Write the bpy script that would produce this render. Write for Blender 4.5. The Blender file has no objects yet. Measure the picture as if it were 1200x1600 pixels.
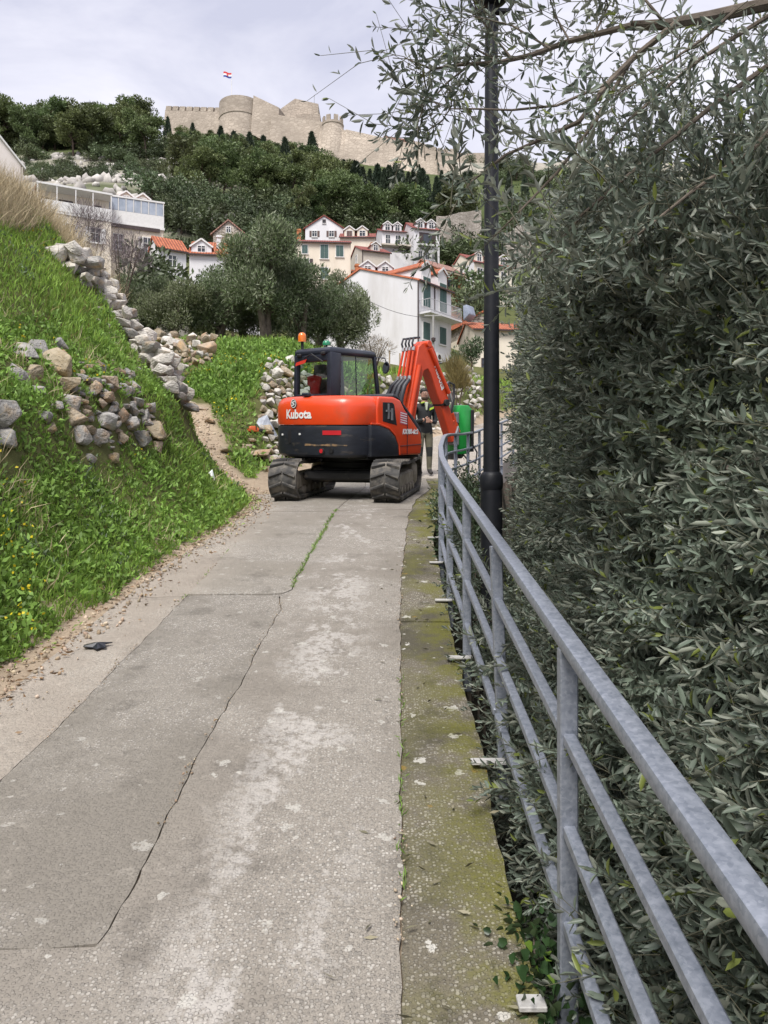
import bpy, bmesh, math, random
import numpy as np
from mathutils import Vector, Matrix

random.seed(7)
RNG = np.random.default_rng(11)
SC = bpy.context.scene
COL = SC.collection
R = math.radians

# ------------------------------------------------------------------ camera
CZ = 1.75
FPX = 1202.0
cam = bpy.data.cameras.new('camera')
cam.sensor_fit = 'VERTICAL'
cam.sensor_height = 24.0
cam.lens = 24.0 * FPX / 1600.0
cam.clip_start = 0.05
cam.clip_end = 3000
cam_o = bpy.data.objects.new('camera', cam)
COL.objects.link(cam_o)
cam_o.location = (0, 0, CZ)
cam_o.rotation_euler = (R(90), 0, 0)
SC.camera = cam_o

# ------------------------------------------------------------------ sky, sun, exposure
SUN_EL, SUN_AZ = 54.0, 200.0      # azimuth clockwise from +Y (north): behind the camera, to the left
world = bpy.data.worlds.new('World')
SC.world = world
world.use_nodes = True
wn, wl = world.node_tree.nodes, world.node_tree.links
wn.clear()
w_out = wn.new('ShaderNodeOutputWorld')
w_bg = wn.new('ShaderNodeBackground')
w_bg.inputs['Strength'].default_value = 0.12
sky = wn.new('ShaderNodeTexSky')
sky.sky_type = 'NISHITA'
sky.sun_disc = False
sky.sun_elevation = R(SUN_EL)
sky.sun_rotation = R(SUN_AZ)
sky.air_density = 1.4
sky.dust_density = 2.0
w_tc = wn.new('ShaderNodeTexCoord')
w_map = wn.new('ShaderNodeMapping')
w_map.inputs['Scale'].default_value = (1.0, 1.0, 2.4)
w_n = wn.new('ShaderNodeTexNoise')
w_n.inputs['Scale'].default_value = 2.6
w_n.inputs['Detail'].default_value = 6
w_n.inputs['Roughness'].default_value = 0.55
w_n.inputs['Distortion'].default_value = 0.6
w_rp = wn.new('ShaderNodeValToRGB')
w_rp.color_ramp.elements[0].position = 0.36
w_rp.color_ramp.elements[0].color = (0.535, 0.545, 0.67, 1)
w_rp.color_ramp.elements[1].position = 0.64
w_rp.color_ramp.elements[1].color = (0.83, 0.82, 0.90, 1)
w_sc = wn.new('ShaderNodeVectorMath'); w_sc.operation = 'SCALE'
w_sc.inputs["Scale"].default_value = 3.5
w_mx = wn.new('ShaderNodeMixRGB'); w_mx.inputs['Fac'].default_value = 0.97
wl.new(w_tc.outputs['Generated'], w_map.inputs['Vector'])
wl.new(w_map.outputs['Vector'], w_n.inputs['Vector'])
wl.new(w_n.outputs['Fac'], w_rp.inputs['Fac'])
wl.new(w_rp.outputs['Color'], w_sc.inputs[0])
wl.new(sky.outputs['Color'], w_mx.inputs['Color1'])
wl.new(w_sc.outputs['Vector'], w_mx.inputs['Color2'])
wl.new(w_mx.outputs['Color'], w_bg.inputs['Color'])
wl.new(w_bg.outputs['Background'], w_out.inputs['Surface'])

sun = bpy.data.lights.new('sun', 'SUN')
sun.energy = 1.5
sun.angle = R(26)
sun.color = (1.0, 0.965, 0.92)
sun_o = bpy.data.objects.new('sun', sun)
COL.objects.link(sun_o)
_az, _el = R(SUN_AZ), R(SUN_EL)
_d = Vector((math.sin(_az) * math.cos(_el), math.cos(_az) * math.cos(_el), math.sin(_el)))
sun_o.rotation_euler = _d.to_track_quat('Z', 'Y').to_euler()

SC.view_settings.view_transform = 'Standard'
SC.view_settings.look = 'None'
SC.view_settings.gamma = 1.0
SC.view_settings.exposure = 1.55
SC.view_settings.use_curve_mapping = False
SC.render.engine = 'CYCLES'
SC.cycles.use_denoising = True
SC.cycles.max_bounces = 6
SC.cycles.diffuse_bounces = 3
SC.cycles.glossy_bounces = 3
SC.cycles.transmission_bounces = 4
SC.cycles.transparent_max_bounces = 6

# ------------------------------------------------------------------ materials
MATS = {}
def _nodes(name):
    m = bpy.data.materials.new(name); m.use_nodes = True
    nt = m.node_tree
    return m, nt.nodes, nt.links, nt.nodes['Principled BSDF']

def mat(name, c1, c2=None, rough=0.7, metal=0.0, scale=6.0, bump=0.0, bscale=None, detail=5, spec=None, coord='Object',
        c3=None, c3scale=1.0, c3lo=0.55, c3hi=0.7, lo=0.35, hi=0.65, coat=0.0, stretch=None, island=0.0, objrand=0.0):
    m, n, l, b = _nodes(name)
    tc = n.new('ShaderNodeTexCoord')
    vec = tc.outputs[coord]
    if stretch:
        mp = n.new('ShaderNodeMapping'); mp.inputs['Scale'].default_value = stretch
        l.new(vec, mp.inputs['Vector']); vec = mp.outputs['Vector']
    if c2 is None: c2 = tuple(x * 0.8 for x in c1)
    nz = n.new('ShaderNodeTexNoise'); nz.inputs['Scale'].default_value = scale; nz.inputs['Detail'].default_value = detail
    nz.inputs['Roughness'].default_value = 0.6
    l.new(vec, nz.inputs['Vector'])
    rp = n.new('ShaderNodeValToRGB')
    rp.color_ramp.elements[0].position = lo; rp.color_ramp.elements[0].color = (*c2, 1)
    rp.color_ramp.elements[1].position = hi; rp.color_ramp.elements[1].color = (*c1, 1)
    l.new(nz.outputs['Fac'], rp.inputs['Fac'])
    out = rp.outputs['Color']
    if c3 is not None:
        n3 = n.new('ShaderNodeTexNoise'); n3.inputs['Scale'].default_value = c3scale; n3.inputs['Detail'].default_value = 7
        n3.inputs['Roughness'].default_value = 0.65
        l.new(vec, n3.inputs['Vector'])
        r3 = n.new('ShaderNodeMapRange'); r3.inputs[1].default_value = c3lo; r3.inputs[2].default_value = c3hi
        l.new(n3.outputs['Fac'], r3.inputs[0])
        mx = n.new('ShaderNodeMixRGB'); mx.inputs['Color2'].default_value = (*c3, 1)
        l.new(r3.outputs[0], mx.inputs['Fac']); l.new(out, mx.inputs['Color1'])
        out = mx.outputs['Color']
    if island or objrand:
        if island:
            g = n.new('ShaderNodeNewGeometry'); rnd = g.outputs['Random Per Island']; amt = island
        else:
            g = n.new('ShaderNodeObjectInfo'); rnd = g.outputs['Random']; amt = objrand
        hs = n.new('ShaderNodeHueSaturation')
        mr = n.new('ShaderNodeMapRange'); mr.inputs[3].default_value = 1 - amt; mr.inputs[4].default_value = 1 + amt
        l.new(rnd, mr.inputs[0]); l.new(mr.outputs[0], hs.inputs['Value'])
        mh = n.new('ShaderNodeMapRange'); mh.inputs[3].default_value = 0.5 - amt * 0.04; mh.inputs[4].default_value = 0.5 + amt * 0.04
        wv = n.new('ShaderNodeMath'); wv.operation = 'FRACT'
        ml = n.new('ShaderNodeMath'); ml.operation = 'MULTIPLY'; ml.inputs[1].default_value = 7.31
        l.new(rnd, ml.inputs[0]); l.new(ml.outputs[0], wv.inputs[0]); l.new(wv.outputs[0], mh.inputs[0])
        l.new(mh.outputs[0], hs.inputs['Hue'])
        l.new(out, hs.inputs['Color']); out = hs.outputs['Color']
    l.new(out, b.inputs['Base Color'])
    b.inputs['Roughness'].default_value = rough
    b.inputs['Metallic'].default_value = metal
    if spec is not None: b.inputs['Specular IOR Level'].default_value = spec
    if coat: b.inputs['Coat Weight'].default_value = coat; b.inputs['Coat Roughness'].default_value = 0.15
    if bump:
        nb = n.new('ShaderNodeTexNoise'); nb.inputs['Scale'].default_value = bscale or scale * 4; nb.inputs['Detail'].default_value = 6
        l.new(vec, nb.inputs['Vector'])
        bp = n.new('ShaderNodeBump'); bp.inputs['Strength'].default_value = 1.0; bp.inputs['Distance'].default_value = bump
        l.new(nb.outputs['Fac'], bp.inputs['Height']); l.new(bp.outputs['Normal'], b.inputs['Normal'])
    MATS[name] = m
    return m

def leafmat(name, top, under, rough=0.5, var=0.35, trans=0.15, nscale=0.6, objrand=0.0, tip=None):
    """foliage: upper and lower leaf side differ; every leaf has its own shade"""
    m, n, l, b = _nodes(name)
    g = n.new('ShaderNodeNewGeometry')
    o0 = n.new('ShaderNodeObjectInfo'); a0 = n.new('ShaderNodeMath'); a0.operation = 'ADD'; l.new(g.outputs['Random Per Island'], a0.inputs[0]); l.new(o0.outputs['Random'], a0.inputs[1])
    f0 = n.new('ShaderNodeMath'); f0.operation = 'FRACT'; l.new(a0.outputs[0], f0.inputs[0]); RND = f0.outputs[0]
    mx = n.new('ShaderNodeMixRGB')
    mx.inputs['Color1'].default_value = (*top, 1); mx.inputs['Color2'].default_value = (*under, 1)
    l.new(g.outputs['Backfacing'], mx.inputs['Fac'])
    out = mx.outputs['Color']
    tc = n.new('ShaderNodeTexCoord')
    nz = n.new('ShaderNodeTexNoise'); nz.inputs['Scale'].default_value = nscale; nz.inputs['Detail'].default_value = 3
    l.new(tc.outputs['Object'], nz.inputs['Vector'])
    hs = n.new('ShaderNodeHueSaturation')
    mr = n.new('ShaderNodeMapRange'); mr.inputs[3].default_value = 1 - var; mr.inputs[4].default_value = 1 + var
    l.new(RND, mr.inputs[0])
    ml = n.new('ShaderNodeMath'); ml.operation = 'MULTIPLY'; l.new(mr.outputs[0], ml.inputs[0])
    m2 = n.new('ShaderNodeMapRange'); m2.inputs[1].default_value = 0.3; m2.inputs[2].default_value = 0.7
    m2.inputs[3].default_value = 0.75; m2.inputs[4].default_value = 1.25
    l.new(nz.outputs['Fac'], m2.inputs[0]); l.new(m2.outputs[0], ml.inputs[1])
    val = ml.outputs[0]
    if objrand:
        oi = n.new('ShaderNodeObjectInfo')
        m3 = n.new('ShaderNodeMapRange'); m3.inputs[3].default_value = 1 - objrand; m3.inputs[4].default_value = 1 + objrand
        l.new(oi.outputs['Random'], m3.inputs[0])
        mm = n.new('ShaderNodeMath'); mm.operation = 'MULTIPLY'; l.new(val, mm.inputs[0]); l.new(m3.outputs[0], mm.inputs[1]); val = mm.outputs[0]
        mh = n.new('ShaderNodeMapRange'); mh.inputs[3].default_value = 0.47; mh.inputs[4].default_value = 0.52
        fr = n.new('ShaderNodeMath'); fr.operation = 'FRACT'; m4 = n.new('ShaderNodeMath'); m4.operation = 'MULTIPLY'; m4.inputs[1].default_value = 5.7
        l.new(oi.outputs['Random'], m4.inputs[0]); l.new(m4.outputs[0], fr.inputs[0]); l.new(fr.outputs[0], mh.inputs[0]); l.new(mh.outputs[0], hs.inputs['Hue'])
    l.new(val, hs.inputs['Value']); l.new(out, hs.inputs['Color'])
    out = hs.outputs['Color']
    if tip:
        fr = n.new('ShaderNodeMath'); fr.operation = 'FRACT'; m4 = n.new('ShaderNodeMath'); m4.operation = 'MULTIPLY'; m4.inputs[1].default_value = 13.7
        l.new(RND, m4.inputs[0]); l.new(m4.outputs[0], fr.inputs[0])
        gt = n.new('ShaderNodeMath'); gt.operation = 'GREATER_THAN'; gt.inputs[1].default_value = 1 - tip[1]
        l.new(fr.outputs[0], gt.inputs[0])
        mt = n.new('ShaderNodeMixRGB'); mt.inputs['Color2'].default_value = (*tip[0], 1)
        l.new(gt.outputs[0], mt.inputs['Fac']); l.new(out, mt.inputs['Color1']); out = mt.outputs['Color']
    l.new(out, b.inputs['Base Color'])
    b.inputs['Roughness'].default_value = rough
    b.inputs['Specular IOR Level'].default_value = 0.35
    if trans:
        tr = n.new('ShaderNodeBsdfTranslucent'); l.new(out, tr.inputs['Color'])
        ms = n.new('ShaderNodeMixShader'); ms.inputs['Fac'].default_value = trans
        o = n['Material Output']
        l.new(b.outputs[0], ms.inputs[1]); l.new(tr.outputs[0], ms.inputs[2]); l.new(ms.outputs[0], o.inputs['Surface'])
    MATS[name] = m
    return m

# ------------------------------------------------------------------ mesh helpers
def tag(o, label=None, cat=None, group=None, kind=None):
    if label: o['label'] = label
    if cat: o['category'] = cat
    if group: o['group'] = group
    if kind: o['kind'] = kind
    return o

def link(o, parent=None):
    COL.objects.link(o)
    if parent is not None: o.parent = parent
    return o

def empty(name, loc=(0, 0, 0), rz=0.0, label=None, cat=None, group=None):
    o = bpy.data.objects.new(name, None)
    o.empty_display_size = 0.2
    COL.objects.link(o)
    o.location = loc; o.rotation_euler = (0, 0, rz)
    return tag(o, label, cat, group)

def inst(name, me, parent=None, mtx=None):
    o = bpy.data.objects.new(name, me)
    link(o, parent)
    if mtx is not None: o.matrix_local = mtx
    return o

class MB:
    def __init__(s): s.v = []; s.f = []
    def add(s, vs, fs):
        k = len(s.v); s.v += [tuple(v) for v in vs]; s.f += [[i + k for i in f] for f in fs]; return s
    def box(s, x0, x1, y0, y1, z0, z1):
        return s.add([(x0,y0,z0),(x1,y0,z0),(x1,y1,z0),(x0,y1,z0),(x0,y0,z1),(x1,y0,z1),(x1,y1,z1),(x0,y1,z1)],
                     [[0,3,2,1],[4,5,6,7],[0,1,5,4],[1,2,6,5],[2,3,7,6],[3,0,4,7]])
    def bar(s, a, b, w, h, up=(0, 0, 1)):
        a, b, up = Vector(a), Vector(b), Vector(up)
        d = (b - a).normalized(); r = d.cross(up)
        if r.length < 1e-4: r = d.cross(Vector((0, 1, 0)))
        r.normalize(); u = r.cross(d)
        r *= w / 2; u *= h / 2
        vs = [a-r-u, a+r-u, a+r+u, a-r+u, b-r-u, b+r-u, b+r+u, b-r+u]
        return s.add(vs, [[0,1,2,3],[7,6,5,4],[0,4,5,1],[1,5,6,2],[2,6,7,3],[3,7,4,0]])
    def sweep(s, pts, w, h):
        """rectangular section along a polyline, upright"""
        P = [Vector(p) for p in pts]; n = len(P); vs = []; fs = []
        for i in range(n):
            d = (P[min(i+1, n-1)] - P[max(i-1, 0)]); d.normalize()
            r = d.cross(Vector((0, 0, 1))).normalized(); u = r.cross(d)
            for a, b in ((-1,-1),(1,-1),(1,1),(-1,1)): vs.append(P[i] + r*(a*w/2) + u*(b*h/2))
        for i in range(n-1):
            for k in range(4):
                fs.append([i*4+k, i*4+(k+1)%4, i*4+4+(k+1)%4, i*4+4+k])
        fs.append([3,2,1,0]); e = (n-1)*4; fs.append([e, e+1, e+2, e+3])
        return s.add(vs, fs)
    def tube(s, pts, rad, n=8, cap=True):
        P = [Vector(p) for p in pts]; m = len(P)
        if not hasattr(rad, '__len__'): rad = [rad] * m
        vs = []; fs = []
        ref = None
        for i in range(m):
            d = P[min(i+1, m-1)] - P[max(i-1, 0)]
            if d.length < 1e-7: d = Vector((0, 0, 1))
            d.normalize()
            if ref is None:
                ref = Vector((1, 0, 0)) if abs(d.x) < 0.8 else Vector((0, 1, 0))
            r = ref - d * ref.dot(d)
            if r.length < 1e-4: r = d.orthogonal()
            r.normalize(); u = d.cross(r); ref = r
            for k in range(n):
                a = 2*math.pi*k/n
                vs.append(P[i] + (r*math.cos(a) + u*math.sin(a)) * rad[i])
        for i in range(m-1):
            for k in range(n):
                fs.append([i*n+k, i*n+(k+1) % n, (i+1)*n+(k+1) % n, (i+1)*n+k])
        if cap:
            fs.append([k for k in range(n)][::-1]); fs.append([(m-1)*n+k for k in range(n)])
        return s.add(vs, fs)
    def prism(s, poly, axis, a, b):
        """2d polygon (counter clockwise seen from +axis) extruded along axis from a to b"""
        n = len(poly)
        def P(p, t):
            if axis == 'x': return (t, p[0], p[1])
            if axis == 'y': return (p[0], t, p[1])
            return (p[0], p[1], t)
        vs = [P(p, a) for p in poly] + [P(p, b) for p in poly]
        fs = [list(range(n))[::-1], list(range(n, 2*n))]
        for i in range(n): fs.append([i, (i+1) % n, n+(i+1) % n, n+i])
        return s.add(vs, fs)
    def loft(s, rings, cap=True):
        n = len(rings[0]); vs = [p for r in rings for p in r]; fs = []
        for i in range(len(rings)-1):
            for k in range(n): fs.append([i*n+k, i*n+(k+1) % n, (i+1)*n+(k+1) % n, (i+1)*n+k])
        if cap:
            fs.append(list(range(n))[::-1]); e = (len(rings)-1)*n; fs.append([e+k for k in range(n)])
        return s.add(vs, fs)
    def lathe(s, prof, n=20, c=(0, 0), cap=True):
        rings = [[(c[0]+r*math.cos(2*math.pi*k/n), c[1]+r*math.sin(2*math.pi*k/n), z) for k in range(n)] for r, z in prof]
        return s.loft(rings, cap)
    def xf(s, M):
        s.v = [tuple(M @ Vector(v)) for v in s.v]; return s
    def mesh(s, name, m=None, smooth=False, bevel=0.0, seg=1, fix=True, subsurf=0):
        bm = bmesh.new()
        bv = [bm.verts.new(v) for v in s.v]
        for f in s.f:
            try: bm.faces.new([bv[i] for i in f])
            except ValueError: pass
        if fix: bmesh.ops.recalc_face_normals(bm, faces=bm.faces)
        if bevel:
            ed = [e for e in bm.edges if len(e.link_faces) == 2 and e.calc_face_angle(0) > 0.5]
            if ed: bmesh.ops.bevel(bm, geom=ed, offset=bevel, segments=seg, affect='EDGES', profile=0.5, clamp_overlap=True)
        me = bpy.data.meshes.new(name); bm.to_mesh(me); bm.free()
        if m is not None: me.materials.append(m)
        if smooth:
            for p in me.polygons: p.use_smooth = True
            if smooth != 'all':
                me.set_sharp_from_angle(angle=R(smooth if smooth is not True else 40))
        return me
    def build(s, name, m, parent=None, **kw):
        o = bpy.data.objects.new(name, s.mesh(name, m, **kw))
        return link(o, parent)

def npmesh(name, V, quads=None, tris=None, m=None, smooth=False):
    me = bpy.data.meshes.new(name)
    V = np.asarray(V, dtype=np.float32).reshape(-1, 3)
    me.vertices.add(len(V)); me.vertices.foreach_set('co', V.ravel())
    idx = []; st = []; k = 0
    if quads is not None and len(quads):
        q = np.asarray(quads, dtype=np.int32).reshape(-1, 4)
        idx.append(q.ravel()); st.append(np.arange(len(q), dtype=np.int32) * 4); k = len(q) * 4
    if tris is not None and len(tris):
        t = np.asarray(tris, dtype=np.int32).reshape(-1, 3)
        idx.append(t.ravel()); st.append(np.arange(len(t), dtype=np.int32) * 3 + k)
    idx = np.concatenate(idx); st = np.concatenate(st)
    me.loops.add(len(idx)); me.loops.foreach_set('vertex_index', idx)
    me.polygons.add(len(st)); me.polygons.foreach_set('loop_start', st)
    if smooth: me.polygons.foreach_set('use_smooth', np.ones(len(st), dtype=bool))
    me.update(calc_edges=True); me.validate()
    if m is not None: me.materials.append(m)
    return me

def npobj(name, V, quads=None, tris=None, m=None, parent=None, smooth=False):
    return link(bpy.data.objects.new(name, npmesh(name, V, quads, tris, m, smooth)), parent)

def copy_tree(o, parent=None):
    c = o.copy(); COL.objects.link(c); c.parent = parent
    for ch in [x for x in o.children]: copy_tree(ch, c)
    return c

def frames(dirs, rng, roll=None):
    """rotation matrices whose local z is dirs (n,3)"""
    d = dirs / np.linalg.norm(dirs, axis=1, keepdims=True)
    a = rng.normal(size=d.shape)
    x = a - d * np.sum(a*d, 1, keepdims=True); x /= np.linalg.norm(x, axis=1, keepdims=True)
    y = np.cross(d, x)
    return np.stack([x, y, d], axis=2)

# value noise, vectorised
_NT = RNG.random((256, 256))
def vnoise(x, y):
    x = np.asarray(x, float); y = np.asarray(y, float)
    xi = np.floor(x).astype(int); yi = np.floor(y).astype(int)
    fx = x - xi; fy = y - yi
    fx = fx*fx*(3-2*fx); fy = fy*fy*(3-2*fy)
    g = lambda a, b: _NT[a & 255, b & 255]
    return (g(xi, yi)*(1-fx) + g(xi+1, yi)*fx)*(1-fy) + (g(xi, yi+1)*(1-fx) + g(xi+1, yi+1)*fx)*fy
def fbm(x, y, o=4):
    s = 0; a = 0.5
    for i in range(o):
        s = s + a*(vnoise(x*2**i + 17*i, y*2**i + 31*i) - 0.5); a *= 0.5
    return s
def sstep(a, b, x):  # works for a > b too
    t = np.clip((np.asarray(x, float)-a)/(b-a), 0, 1); return t*t*(3-2*t)

# ------------------------------------------------------------------ terrain functions (world metres; camera above the origin, y forward)
_PY = [-10, 0, 8, 10, 11.5, 13, 14.5, 18, 22, 28, 40, 60]
_PZ = [-1.71, 0, 1.368, 1.71, 1.90, 2.06, 2.25, 2.85, 3.65, 4.85, 7.2, 11]
def zP(y): return np.interp(y, _PY, _PZ)
def x_right(y): return np.interp(y, [-10, 2, 6, 8.5, 9.7, 11, 12.3, 13.6, 15, 18, 22, 28, 40], [.40, .44, .48, .55, .66, .80, 1.06, 1.40, 1.78, 2.7, 4.1, 6.3, 11])
def x_left(y): return np.interp(y, [-10, 9, 13, 16, 20, 24, 28, 36, 45, 60], [-2.2, -2.0, -1.9, -2.2, -.3, 1.4, 3.1, 6.5, 10, 16])
def x_foot(y): return np.interp(y, [-10, 4.6, 6.5, 8, 10.2, 12, 13.5, 15, 16.5, 17.5], [-2.5, -2.3, -2.2, -2.1, -1.87, -2.1, -2.7, -3.4, -4.1, -4.7])
_FY = [10, 14, 16, 18, 20, 24, 30, 45, 60, 75, 90, 110, 140, 180, 220, 270, 310, 340, 450, 480, 620, 900]
_FZ = [1.7, 2.2, 3.15, 4.2, 5.3, 7.0, 8.2, 10.1, 13, 19, 26, 35.5, 53, 75.5, 98, 127, 150, 163, 205, 208, 190, 150]
def Ffield(x, y):
    f = np.interp(y, _FY, _FZ)
    f = f + .2*np.clip(-x-4, 0, 45)*sstep(18, 70, y)*(1-sstep(120, 230, y))
    f = f - .17*np.clip(x+60, 0, 200)*sstep(200, 330, y)*(1-sstep(345, 430, y))
    f = f - 1.05*sstep(-3.5, .3, x)*sstep(17, 22, y)*(1-sstep(48, 62, y))
    f = f - .10*np.clip(x-4, 0, 60)*sstep(30, 60, y)*(1-sstep(100, 200, y))
    return f
def H(x, y):
    x = np.asarray(x, float); y = np.asarray(y, float)
    zp = zP(y); F = Ffield(x, y)
    t = x_left(y) - x
    s = sstep(0.05, 2.3, t)*sstep(12.5, 15.5, y)
    B = zp + (F - zp)*s
    # drop beyond the right edge of the path
    r = x - x_right(y)
    drop = np.where(r > -0.12, np.clip((r+0.12)/0.12, 0, 1)*1.35 + np.clip(r, 0, 12)*0.22, 0.0)
    far = sstep(30, 48, y)
    B = np.where(r > -0.12, (zp - drop)*(1-far) + F*far, B)
    # the grass bank left of the path
    k = np.interp(y, [8, 10, 13, 15, 17], [.97, 1.0, 1.25, 1.4, 1.4])
    tb = (x_foot(y) - x)*k
    tb = np.minimum(tb, (18.2 - y)*1.1)
    rise = np.interp(tb, [0, .3, .6, .95, 1.15, 2, 3, 4, 5, 8, 30], [0, .15, .42, .88, 1.5, 2.3, 3.45, 4.45, 4.85, 5.3, 8.0])
    nose = np.where(tb > 0, zp + rise + fbm(x*.9, y*.9)*.35*sstep(0, 1.2, tb), -99)
    h = np.maximum(B, nose)
    h = h + fbm(x*.5+9, y*.5)*.30*sstep(.3, 2.5, np.where(t > 0, t, 0))*sstep(15, 17, y)
    h = h + fbm(x*.06, y*.06)*5.0*sstep(100, 180, y) + fbm(x*.25, y*.25)*1.6*sstep(100, 160, y)
    return h
def at(px, py, d):
    """world point seen at pixel (px, py) of the 1200x1600 photograph at distance d along y"""
    return Vector(((px-600)/FPX*d, d, CZ + (800-py)/FPX*d))
def hits(px, py, d0=2.0, d1=500.0):
    """march the rays through photo pixels until they meet the terrain"""
    px = np.asarray(px, float); py = np.asarray(py, float)
    ds = d0*(d1/d0)**np.linspace(0, 1, 420)
    X = (px-600)[:, None]/FPX*ds; Y = np.broadcast_to(ds, X.shape); Z = CZ+(800-py)[:, None]/FPX*ds
    G = H(X, Y) >= Z
    k = np.argmax(G, 1); none = ~G.any(1)
    hi = ds[k]; lo = ds[np.maximum(k-1, 0)]
    for _ in range(8):
        d = (hi+lo)/2; up = H((px-600)/FPX*d, d) >= CZ+(800-py)/FPX*d
        hi = np.where(up, d, hi); lo = np.where(up, lo, d)
    res = np.where(none, np.nan, hi)
    return np.stack([(px-600)/FPX*res, res, CZ+(800-py)/FPX*res], 1)

# ================================================================== SETTING: ground
def ground_material():
    m, n, l, b = _nodes('ground_soil')
    at_ = n.new('ShaderNodeVertexColor'); at_.layer_name = 'soil'
    tc = n.new('ShaderNodeTexCoord')
    nz = n.new('ShaderNodeTexNoise'); nz.inputs['Scale'].default_value = 9; nz.inputs['Detail'].default_value = 8; nz.inputs['Roughness'].default_value = .7
    l.new(tc.outputs['Object'], nz.inputs['Vector'])
    n2 = n.new('ShaderNodeTexNoise'); n2.inputs['Scale'].default_value = .35; n2.inputs['Detail'].default_value = 8
    l.new(tc.outputs['Object'], n2.inputs['Vector'])
    ad = n.new('ShaderNodeMath'); ad.operation = 'ADD'; l.new(nz.outputs['Fac'], ad.inputs[0]); l.new(n2.outputs['Fac'], ad.inputs[1])
    mr = n.new('ShaderNodeMapRange'); mr.inputs[1].default_value = .6; mr.inputs[2].default_value = 1.4; mr.inputs[3].default_value = .62; mr.inputs[4].default_value = 1.35
    l.new(ad.outputs[0], mr.inputs[0])
    hs = n.new('ShaderNodeHueSaturation'); l.new(at_.outputs['Color'], hs.inputs['Color']); l.new(mr.outputs[0], hs.inputs['Value'])
    l.new(hs.outputs['Color'], b.inputs['Base Color']); b.inputs['Roughness'].default_value = .95; b.inputs['Specular IOR Level'].default_value = .1
    bp = n.new('ShaderNodeBump'); bp.inputs['Distance'].default_value = .03; l.new(nz.outputs['Fac'], bp.inputs['Height']); l.new(bp.outputs['Normal'], b.inputs['Normal'])
    return m

def _axis(lo, hi, step, far_lo, far_hi, g=1.12):
    a = list(np.arange(lo, hi+1e-6, step)); s = step
    v = a[-1]
    while v < far_hi: s = min(s*g, 14); v += s; a.append(v)
    s = step; v = a[0]; pre = []
    while v > far_lo: s = min(s*g, 14); v -= s; pre.append(v)
    return np.array(pre[::-1] + a)
gx = _axis(-9, 4, .14, -620, 620); gy = _axis(-2, 32, .15, -25, 1100)
GX, GY = np.meshgrid(gx, gy)
GZ = H(GX, GY)
inroad = (GX > x_left(GY)-.3) & (GX < x_right(GY)+.02) & (GY < 46) & (GX > -2.05 - 2*(GY > 13))
GZ = GZ - np.where(inroad, .03, 0)
nx, ny = len(gx), len(gy)
V = np.stack([GX, GY, GZ], 2).reshape(-1, 3)
ii = np.arange(nx*ny).reshape(ny, nx)
Q = np.stack([ii[:-1, :-1], ii[:-1, 1:], ii[1:, 1:], ii[1:, :-1]], 2).reshape(-1, 4)
ground = npobj('ground', V, Q, None, ground_material(), smooth=True)
tag(ground, kind='structure')
# soil colour by zone, plus painted shade right of the path
x, y, z = V[:, 0], V[:, 1], V[:, 2]
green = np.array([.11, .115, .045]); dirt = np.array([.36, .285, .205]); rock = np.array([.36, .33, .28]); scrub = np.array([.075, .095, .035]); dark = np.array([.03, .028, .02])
def dirtpath(x, y):
    """distance from the dirt track that climbs off the path"""
    c = np.interp(y, [12.5, 14, 15.5, 17, 18.5], [-2.3, -2.75, -3.35, -4.05, -4.7])
    return np.abs(x-c)
C = np.tile(green, (len(V), 1))
n1 = fbm(x*1.3, y*1.3)
f = sstep(60, 120, y)[:, None]; C = C*(1-f) + scrub*f
# rocky clearing on the hillside
pxs = 600 + FPX*x/np.maximum(y, 1)
rk = sstep(85, 120, y)*(1-sstep(250, 275, y))*(1-sstep(330, 420, pxs))
rk = rk*np.clip(fbm(x*.09, y*.16)*5+.62, 0, 1)
rk = np.maximum(rk, sstep(360, 400, y)*np.clip(.75+fbm(x*.05, y*.05)*2, 0, 1))
C = C*(1-rk[:, None]) + rock*rk[:, None]
dm = (1-sstep(.28, .62, dirtpath(x, y)+n1*.5))*((y > 12.3) & (y < 18.2))
dm = np.maximum(dm, (1-sstep(.0, .28, x_foot(y)-.10-x+n1*.35)*(y < 15))*((x < x_right(y)) & (y < 15)))
dm = np.maximum(dm, inroad.ravel()*1.0)
dm = np.maximum(dm, ((x > x_left(y)-.5) & (x < x_right(y)) & (y < 46) & (y > 12))*1.0)
C = C*(1-dm[:, None]) + dirt*dm[:, None]
rr = (x > x_right(y)-.05) & (y < 40); C[rr] = dark  # shade of the gap under the hedge, painted into the ground colour
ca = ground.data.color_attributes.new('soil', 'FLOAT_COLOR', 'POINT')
ca.data.foreach_set('color', np.concatenate([C, np.ones((len(C), 1))], 1).astype(np.float32).ravel())

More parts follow.
